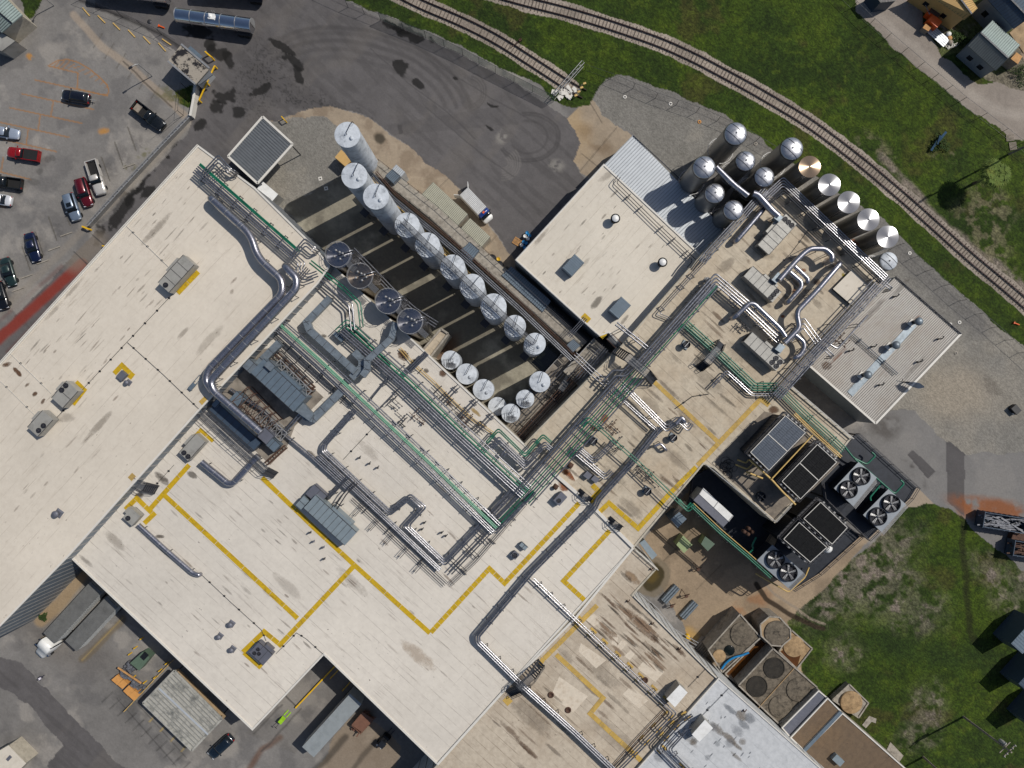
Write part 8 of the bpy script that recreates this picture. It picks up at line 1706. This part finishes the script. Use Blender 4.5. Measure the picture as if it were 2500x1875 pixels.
def shrub(label, px, py, r, h, seed, mat='leaf', n=420, name='shrub', cat='shrub', grp=None):
    c = P(px, py, 0); r_ = random.Random(seed); m = MB()
    for k in range(n):
        a = r_.uniform(0, 2*math.pi); q = r*math.sqrt(r_.random())*(.75+.35*math.sin(3*a+seed)); z = h*(1-(q/r)**2*.7)*r_.uniform(.15, 1); p = Vector((c.x+q*math.cos(a), c.y+q*math.sin(a), max(.03, z))); d = Vector((r_.gauss(0, 1), r_.gauss(0, 1), r_.gauss(0, .5))).normalized()*r_.uniform(.08, .2); s = d.cross(Vector((0, 0, 1))).normalized()*.07; m.add([p-d, p-s, p+d, p+s], [[0, 1, 2, 3]])
    th = Th(name, label, cat, (c.x, c.y, 0), grp); th.part('foliage', m, M[mat]); st = MB()
    for k in range(4): a = k*1.6; st.bar((c.x, c.y, 0), (c.x+math.cos(a)*r*.5, c.y+math.sin(a)*r*.5, h*.5), .04)
    th.part('stem', st, M['trunk']); return th
shrub('shrub swallowing a strip of blue tarpaulin beside the fence', 2292, 352, 1.9, 1.1, 3)
shrub('small weedy bush against the dock wall beside the trailer', 108, 1505, .8, .8, 5)
shrub('bushy green clump behind the grey barn', 2490, 180, 2.2, 1.4, 6)
shrub('weedy bush near the ochre workshop', 2330, 90, 1.4, .6, 7)
shrub('low bush beside the barn corner', 2350, 100, 1.2, .6, 8)
shrub('green weeds at the foot of the upper left shed', 52, 70, .9, .5, 9)
m = MB(); pts = [P(2273, 368, .5), P(2285, 350, .7), P(2298, 336, .9), P(2310, 322, .8)]
for a, b in zip(pts[:-1], pts[1:]): m.bar(a, b, rng(.2, .5), .12)
m.bar(pts[1]+Vector((.2, -.2, .1)), pts[2]+Vector((-.3, .3, .2)), .25, .1); single('blue_tarpaulin', 'crumpled strip of blue tarpaulin in the shrub', 'tarpaulin', m, plain('blue_sheet', srgb(36, 66, 92), .9), pts[0])
# things in the upper right yards
c = P(2283, 51, 1.6); t = Th('orange_machine', 'orange box body of a small truck beside the ochre workshop', 'machine', (c.x, c.y, 0)); m = MB(); m.box(c, 2.0, 1.3, .3, 1.7, UA); t.part('body', m, M['orange']); m = MB(); m.bar(c-U*1.4+V*.2, c-U*3.0+V*.9, .1); t.part('boom', m, M['steel_light'])
cabinet('orange_cabin', 'darker orange cabin in the shade of the ochre workshop', 'cabin', [(2275, 18), (2298, 30), (2290, 42), (2268, 28)], 0, 1.8, 'orange', lid='rust', detail=False)
cabinet('tan_crate', 'tan ribbed crate below the orange box', 'crate', [(2260, 58), (2274, 66), (2267, 76), (2253, 68)], 0, 1.2, 'timber_grey', lid='timber')
c = P(2290, 88, .3); m = MB()
for k in range(5): q = c+V*(-.7+.33*k); m.bar(q-U*1.9+Vector((0, 0, .1)), q+U*1.9+Vector((0, 0, .1)), .26, .08)
single('sheet_stack', 'stack of pale ribbed metal sheets beside the lane', 'sheets', m, M['corr_white'], (c.x, c.y, 0))
m = MB(); r_ = random.Random(8)
for k in range(26): q = P(2320+r_.uniform(-12, 14), 112+r_.uniform(-8, 9), .2); a = r_.uniform(0, 3); m.bar(q, q+Vector((math.cos(a), math.sin(a), 0))*r_.uniform(.4, 1.2), .07)
single('pipe_scrap', 'scatter of white pipe scrap beside the lane', 'scrap', m, M['coping'], P(2320, 112, 0))
for x, y, l, mt in ((2318, 82, 'white bag heap near the metal sheets', 'white'), (2320, 92, 'tan round tub below the white bags', 'timber'), (2321, 102, 'brown round tub next to the pipe scrap', 'timber_grey')): c = P(x, y, .5); m = MB(); m.lathe(c, [(.42, 0), (.45, .3), (.36, .5), (0, .52)], 14); single('tub', l, 'tub', m, M[mt], (c.x, c.y, 0))
cabinet('tan_roofed_lean_to', 'orange-tan sloping lean-to roof behind the grey barn', 'shed', [(2482, 128), (2496, 138), (2485, 156), (2468, 143)], 0, 2.4, 'timber_grey', lid='timber', detail=False)
cabinet('sandy_slab', 'sandy paved forecourt beside the dark blue roofed house', 'slab', [(2466, 80), (2510, 45), (2560, 100), (2500, 128)], 0, .12, 'tan', lid='tan', detail=False)
m = MB(); a, b = P(2462, 378, 3), P(2500, 345, 3)
cabinet('dark_shed', 'dark-topped shed cut by the top edge beside the lane', 'shed', [(2130, -20), (2190, -22), (2186, 2), (2150, 6)], 0, 3.0, 'corr_navy', lid='black')
# cameras' own street: steam from the roof vent of the pump house
vm = bpy.data.materials.new('steam'); vm.use_nodes = True; n_ = vm.node_tree; n_.nodes.remove(n_.nodes['Principled BSDF']); pv = n_.nodes.new('ShaderNodeVolumePrincipled'); pv.inputs['Color'].default_value = (1, 1, 1, 1)
nz = _noise(n_, _pos(n_), 1.4, 3); n_.links.new(_ramp(n_, nz, .42, .7, 0, 1.1), pv.inputs['Density']); n_.links.new(pv.outputs[0], n_.nodes['Material Output'].inputs['Volume'])
m = MB(); a, b = P(2210, 934, ZH+1.2), P(2256, 945, ZH+2.0); d = (b-a); pts = []
for i, rr in enumerate((.1, .3, .45, .5, .35)): pass
nn = 14; prof = [(0, .06), (.2, .25), (.45, .42), (.75, .45), (1, .1)]; vs = []; fs = []; s1 = d.cross(Vector((0, 0, 1))).normalized(); s2 = s1.cross(d).normalized()
for t_, rr in prof:
    for j in range(nn): an = 2*math.pi*j/nn; vs.append(a+d*t_+s1*math.cos(an)*rr+s2*math.sin(an)*rr)
for i in range(len(prof)-1):
    for j in range(nn): fs.append([i*nn+j, i*nn+(j+1) % nn, (i+1)*nn+(j+1) % nn, (i+1)*nn+j])
fs += [list(range(nn))[::-1], [(len(prof)-1)*nn+j for j in range(nn)]]; m.add(vs, fs); o = m.build('steam_plume', vm, None, a); o['kind'] = 'stuff'
c = P(2205, 933, ZH); m = MB(); m.tube([c, c+Vector((0, 0, 1)), c+Vector((.3, 0, 1.2))], .1, 8); m.bar(c, c-U*.8+Vector((0, 0, .8)), .06); single('steam_vent', 'dark steam vent puffing white steam near the edge of the rusty roof', 'vent pipe', m, M['black'], (c.x, c.y, ZH))
# small roof clutter: debris and pipe stubs on the south hall
for x, y, l in ((1531, 1468, 'small hooked pipe stub nearest the top corner of the brown roof'), (1590, 1523, 'small hooked pipe stub halfway down the brown roof'), (1656, 1584, 'small hooked pipe stub lowest on the brown roof'), (1588, 1390, 'small hooked pipe stub at the railed corner of the brown roof'), (1815, 1735, 'small hooked pipe stub on the coated roof')): gooseneck(x, y, ZE if x != 1815 else ZG, l, 'small pipe stubs on the halls', .5, .07, 'rust')
for x, y, l in ((1345, 1697, 'dark round flashing ring at the left edge of the largest pale patch'), (1387, 1734, 'dark round flashing ring at the lower edge of the largest pale patch'), (1575, 1661, 'dark round flashing ring beside the silver pipe pair')):
    c = P(x, y, ZE+.1); m = MB(); m.lathe(c, [(.5, ZE+.01), (.48, ZE+.12), (.3, ZE+.14), (.28, ZE+.05), (0, ZE+.05)], 20); single('flashing_ring', l, 'ring', m, M['rust'], (c.x, c.y, ZE), 'flashing rings on the south hall')
for i in range(18):
    x, y = 1748+(i*37) % 160, 1660+i*9+(i*53) % 40
# valve clusters beside the racks
for x, y, z, l in ((985, 1030, ZB, 'valve stand between the two long racks'), (960, 980, ZB, 'valve stand close to the slanting thin grey pipe'), (1022, 1020, ZB, 'brown valve stand near the yellow gas pipe'), (1130, 1022, ZB, 'brown valve stand by the third pipe bridge'), (1492, 1040, ZF, 'rusty valve group beside the rust stain on the utility hall'), (1570, 1150, ZF, 'pipe bracket group under the crossing green pair'), (1592, 1165, ZF, 'pipe bracket group lower under the crossing green pair'), (1505, 1085, ZF, 'pipe bracket group at the upper crossing of the green pair'), (1812, 798, ZF, 'valve group beside the silver racks and the polished hoop'), (2055, 835, ZF, 'valve group over the edge of the rusty roof')):
    c = P(x, y, z); r_ = random.Random(x); m = MB()
    for k in range(6):
        q = c+U*r_.uniform(-1.2, 1.2)+V*r_.uniform(-.7, .7); d = (U if k % 2 else V)*r_.uniform(.4, .9); h = r_.uniform(.4, .8); m.bar(q-d+Vector((0, 0, h)), q+d+Vector((0, 0, h)), .08); m.bar(q, q+Vector((0, 0, h+.1)), .07); m.lathe(q+d, [(.11, z+h-.05), (.11, z+h+.12), (0, z+h+.14)], 8)
    single('valve_group', l, 'valve', m, M['rust'] if 'rusty' in l or 'brown' in l else M['steel'], (c.x, c.y, z))

# ------------------------------------------------------------------ stains on the roofs (shapes of their own), parts of each hall
def stain(th, cx, cy, rx, ry, ang, z, col, k=1., seed=1):
    """flat film of rust, soot or dirt with a ragged outline"""
    nm = 'stain_%d_%d_%d' % tuple(int(v*255) for v in col[:3])
    m = bpy.data.materials.get(nm)
    if m is None:
        m, nt, bs = newmat(nm); at = _n(nt, 'ShaderNodeAttribute', attribute_name='edge'); p = _pos(nt); n = _noise(nt, p, .55, 9, .8)
        a = _math(nt, 'ADD', at.outputs['Fac'], _math(nt, 'MULTIPLY', _math(nt, 'SUBTRACT', n, .5), 2.2)); nt.links.new(_math(nt, 'MULTIPLY', _ramp(nt, a, .25, .8), at.outputs['Alpha']), bs.inputs['Alpha'])
        nt.links.new(_mix(nt, _noise(nt, p, 3), sc3(col, .7), sc3(col, 1.25)), bs.inputs['Base Color']); bs.inputs['Roughness'].default_value = .85
    c = P(cx, cy, z); s = (H-z)/F; vs = [(0, 0)]; N = 24
    for rr in (.5, 1.):
        for j in range(N): a = 2*math.pi*j/N; vs.append((math.cos(a)*rx*s*rr, math.sin(a)*ry*s*rr))
    an = -R(ang); pts = [(c.x+x*math.cos(an)-y*math.sin(an), c.y+x*math.sin(an)+y*math.cos(an), z) for x, y in vs]
    fs = [[0, 1+j, 1+(j+1) % N] for j in range(N)]+[[1+j, 1+N+j, 1+N+(j+1) % N, 1+(j+1) % N] for j in range(N)]
    mb = MB(); mb.add(pts, fs); o = th.part('stain', mb, m)
    at = o.data.attributes.new('edge', 'FLOAT_COLOR', 'POINT'); e = [1.]+[.55]*N+[-.6]*N
    at.data.foreach_set('color', [v for q in e for v in (q, q, q, k)])
RU, SOOT, BR, GRM = srgb(140, 84, 48), srgb(70, 62, 54), srgb(92, 66, 46), srgb(122, 112, 100)
zf, zb = ZF+.036, ZB+.006
for a in ((1392, 1160, 34, 14, 42, zf, RU, .9), (1378, 1150, 22, 12, 42, zf, BR, .8), (1374, 1186, 26, 18, 50, zf-.03, RU, .8), (1476, 1022, 20, 16, -60, zf, RU, .95), (1450, 1046, 16, 12, 0, zf, RU, .8),
  (2088, 592, 10, 26, -40, zf, RU, .8), (2016, 640, 22, 12, -60, zf, BR, .7), (1938, 716, 9, 24, 10, zf, RU, .9), (1911, 772, 9, 8, 0, zf, RU, 1.), (1962, 660, 12, 8, 0, zf, RU, .7), (2060, 672, 12, 8, 40, zf, srgb(150, 134, 30), .8),
  (1770, 650, 46, 22, -40, zf, GRM, .32), (1860, 610, 60, 30, 40, zf, GRM, .3), (1990, 560, 60, 30, 40, zf, GRM, .32), (1950, 720, 60, 40, 40, zf, GRM, .25), (1800, 860, 60, 30, 40, zf, GRM, .2), (1500, 1160, 60, 20, 42, zf, GRM, .3), (1650, 1120, 70, 24, 42, zf, GRM, .3), (1540, 1240, 60, 22, 42, zf, GRM, .3), (1660, 1240, 40, 14, -47, zf, GRM, .3), (1730, 930, 90, 30, 42, zf, GRM, .22), (1590, 990, 50, 24, 42, zf, GRM, .25), (1890, 1000, 24, 16, 0, zf, BR, .8), (2050, 615, 14, 30, -45, zf, SOOT, .5)): stain(bF, *a)
for a in ((985, 868, 26, 20, 42, zb, BR, 1.), (1012, 886, 20, 14, 42, zb, SOOT, .8), (1080, 912, 16, 14, 20, zb, BR, .8), (1096, 985, 24, 8, 42, zb, BR, .7), (1040, 905, 12, 10, 0, zb, SOOT, .6), (395, 1168, 40, 16, 42, zb, SOOT, .6), (470, 1160, 22, 12, 30, zb, SOOT, .5), (340, 1210, 18, 14, 0, zb, SOOT, .6), (210, 1370, 40, 9, 42, zb, SOOT, .3), (280, 1320, 60, 20, 42, zb, GRM, .3), (390, 1310, 20, 8, 0, zb, SOOT, .6), (848, 765, 24, 14, -60, zb, SOOT, .5), (790, 820, 14, 8, 0, zb, SOOT, .6), (900, 1100, 60, 20, 42, zb, GRM, .2), (1020, 1600, 90, 30, 42, zb, srgb(176, 158, 138), .4), (700, 1430, 80, 22, 42, zb, GRM, .2), (860, 1420, 90, 22, 42, zb, GRM, .22), (600, 1440, 30, 8, 42, zb, SOOT, .2), (760, 1110, 26, 12, 42, zb, SOOT, .6), (1160, 1005, 30, 8, 42, zb, srgb(160, 130, 60), .6), (960, 830, 20, 20, 0, zb, SOOT, .5)): stain(bB, *a)
za = ZA+.006
for a in ((16, 890, 22, 10, -20, za, BR, .9), (42, 908, 24, 9, 50, za, BR, 1.), (85, 962, 12, 8, -40, za, BR, .8), (66, 940, 14, 6, -40, za, BR, .6), (105, 980, 14, 7, -60, za, BR, .7), (180, 705, 60, 8, -47, za, GRM, .25), (130, 760, 60, 9, -47, za, GRM, .25), (570, 686, 26, 6, -47, za, BR, .4), (445, 815, 36, 9, -47, za, GRM, .3), (566, 712, 12, 9, -60, za, BR, .35), (240, 1040, 90, 14, -47, za, GRM, .35), (380, 560, 90, 14, -47, za, GRM, .35), (160, 1020, 40, 20, 0, za, GRM, .25), (512, 830, 80, 18, -47, za, GRM, .2)): stain(bA, *a)
zd = ZD+.006
for a in ((1455, 740, 34, 14, -50, zd, SOOT, .45), (1320, 580, 50, 10, -50, zd, GRM, .3), (1480, 430, 40, 14, -30, zd, GRM, .25), (1525, 780, 24, 9, -50, zd, SOOT, .4), (1430, 640, 30, 9, -50, zd, GRM, .2)): stain(bD, *a)
ze = ZE+.006
for a in ((1545, 1412, 40, 16, 42, ze, srgb(150, 126, 100), .8), (1570, 1530, 100, 22, 44, ze, srgb(136, 112, 90), .9), (1660, 1590, 40, 10, 44, ze, BR, .6), (1500, 1800, 120, 40, 42, ze, GRM, .2), (1530, 1410, 40, 8, 44, ze, SOOT, .4), (1300, 1750, 120, 40, 42, ze, GRM, .3), (1470, 1640, 90, 40, 42, ze, GRM, .25), (1380, 1600, 40, 20, 42, ze, GRM, .25), (1580, 1510, 60, 6, 43, ze, SOOT, .45), (1620, 1580, 90, 6, 43, ze, BR, .5)): stain(bE, *a)
zh = ZH+.008
for a in ((2018, 893, 22, 18, 0, zh, BR, 1.), (2045, 870, 50, 9, -47, zh, RU, .6), (2240, 778, 22, 10, -47, zh, RU, .5), (2185, 830, 16, 8, -47, zh, RU, .5), (2104, 930, 50, 9, -47, zh, RU, .6), (2200, 700, 12, 60, 40, zh, SOOT, .35), (2230, 900, 70, 8, -47, zh, SOOT, .35), (2130, 760, 70, 12, -47, zh, SOOT, .35)): stain(shH, *a)

q = PP([(1748, 1120), (1866, 1004), (1912, 1016), (1990, 1085), (2050, 1130), (1985, 1195), (1926, 1230), (1891, 1268), (1745, 1138)], zf); m = MB(); m.prism(q, zf-.004, zf+.004)  # grey-brown floor sheet round the towers; part of their shade is in its colour

r_ = random.Random(12)
def streaks(th, n, box, z, ang, cols, L0, L1, w0, w1, k):
    """long water streaks in the run of the roof; box = corners (origin, along, across) in photo pixels"""
    (ox, oy), (ax, ay), (bx, by) = box
    for i in range(n):
        u, v = r_.random(), r_.random(); stain(th, ox+ax*u+bx*v, oy+ay*u+by*v, r_.uniform(L0, L1), r_.uniform(w0, w1), ang+r_.uniform(-3, 3), z+.0006*i, r_.choice(cols), k*r_.uniform(.5, 1.2))
streaks(bE, 44, ((1510, 1440), (150, 150), (-75, 80)), ze+.006, 43, [BR, SOOT, srgb(136, 112, 90)], 20, 60, 3, 8, .6)
streaks(bE, 22, ((1160, 1800), (330, -320), (160, 130)), ze+.004, 43, [GRM, BR], 20, 70, 4, 12, .4)
streaks(bF, 46, ((1370, 1140), (400, -400), (170, 160)), zf+.012, 42.3, [GRM, SOOT, BR], 20, 70, 3, 9, .42)
streaks(bF, 22, ((1740, 640), (150, -160), (200, 180)), zf+.01, 42.3, [GRM, SOOT, BR], 16, 40, 5, 14, .45)
streaks(bB, 52, ((200, 1340), (400, 400), (330, -330)), zb+.008, 42.3, [GRM, SOOT, BR], 8, 34, 1.8, 5, .32)
streaks(bB, 30, ((760, 1480), (260, 290), (300, -330)), zb+.01, 42.3, [GRM, BR], 10, 50, 2, 6, .3)
streaks(bA, 60, ((20, 900), (440, -500), (130, 120)), za+.01, -47.5, [GRM, BR, SOOT], 8, 40, 1.8, 5, .32)
streaks(bA, 24, ((80, 1300), (420, -460), (-160, -140)), za+.01, -47.5, [GRM, BR], 10, 40, 2, 5, .28)
streaks(bD, 26, ((1290, 640), (190, -210), (160, 150)), zd+.008, -47.5, [GRM, SOOT], 8, 26, 1.8, 5, .32)
zg = ZG+.006; GY = srgb(120, 124, 130)
streaks(bG, 34, ((1720, 1700), (150, 150), (-60, 110)), zg, -47.5, [GY], 7, 12, 2.2, 3.4, 1.); streaks(bG, 20, ((1600, 1850), (180, 20), (100, -130)), zg+.03, 42, [GY, GRM], 12, 46, 8, 20, .5)
bF.part('shaded_deck', m, plain('shaded_deck_floor', srgb(126, 116, 104), .85, var=.2, dirt=srgb(78, 74, 70), damt=.7))
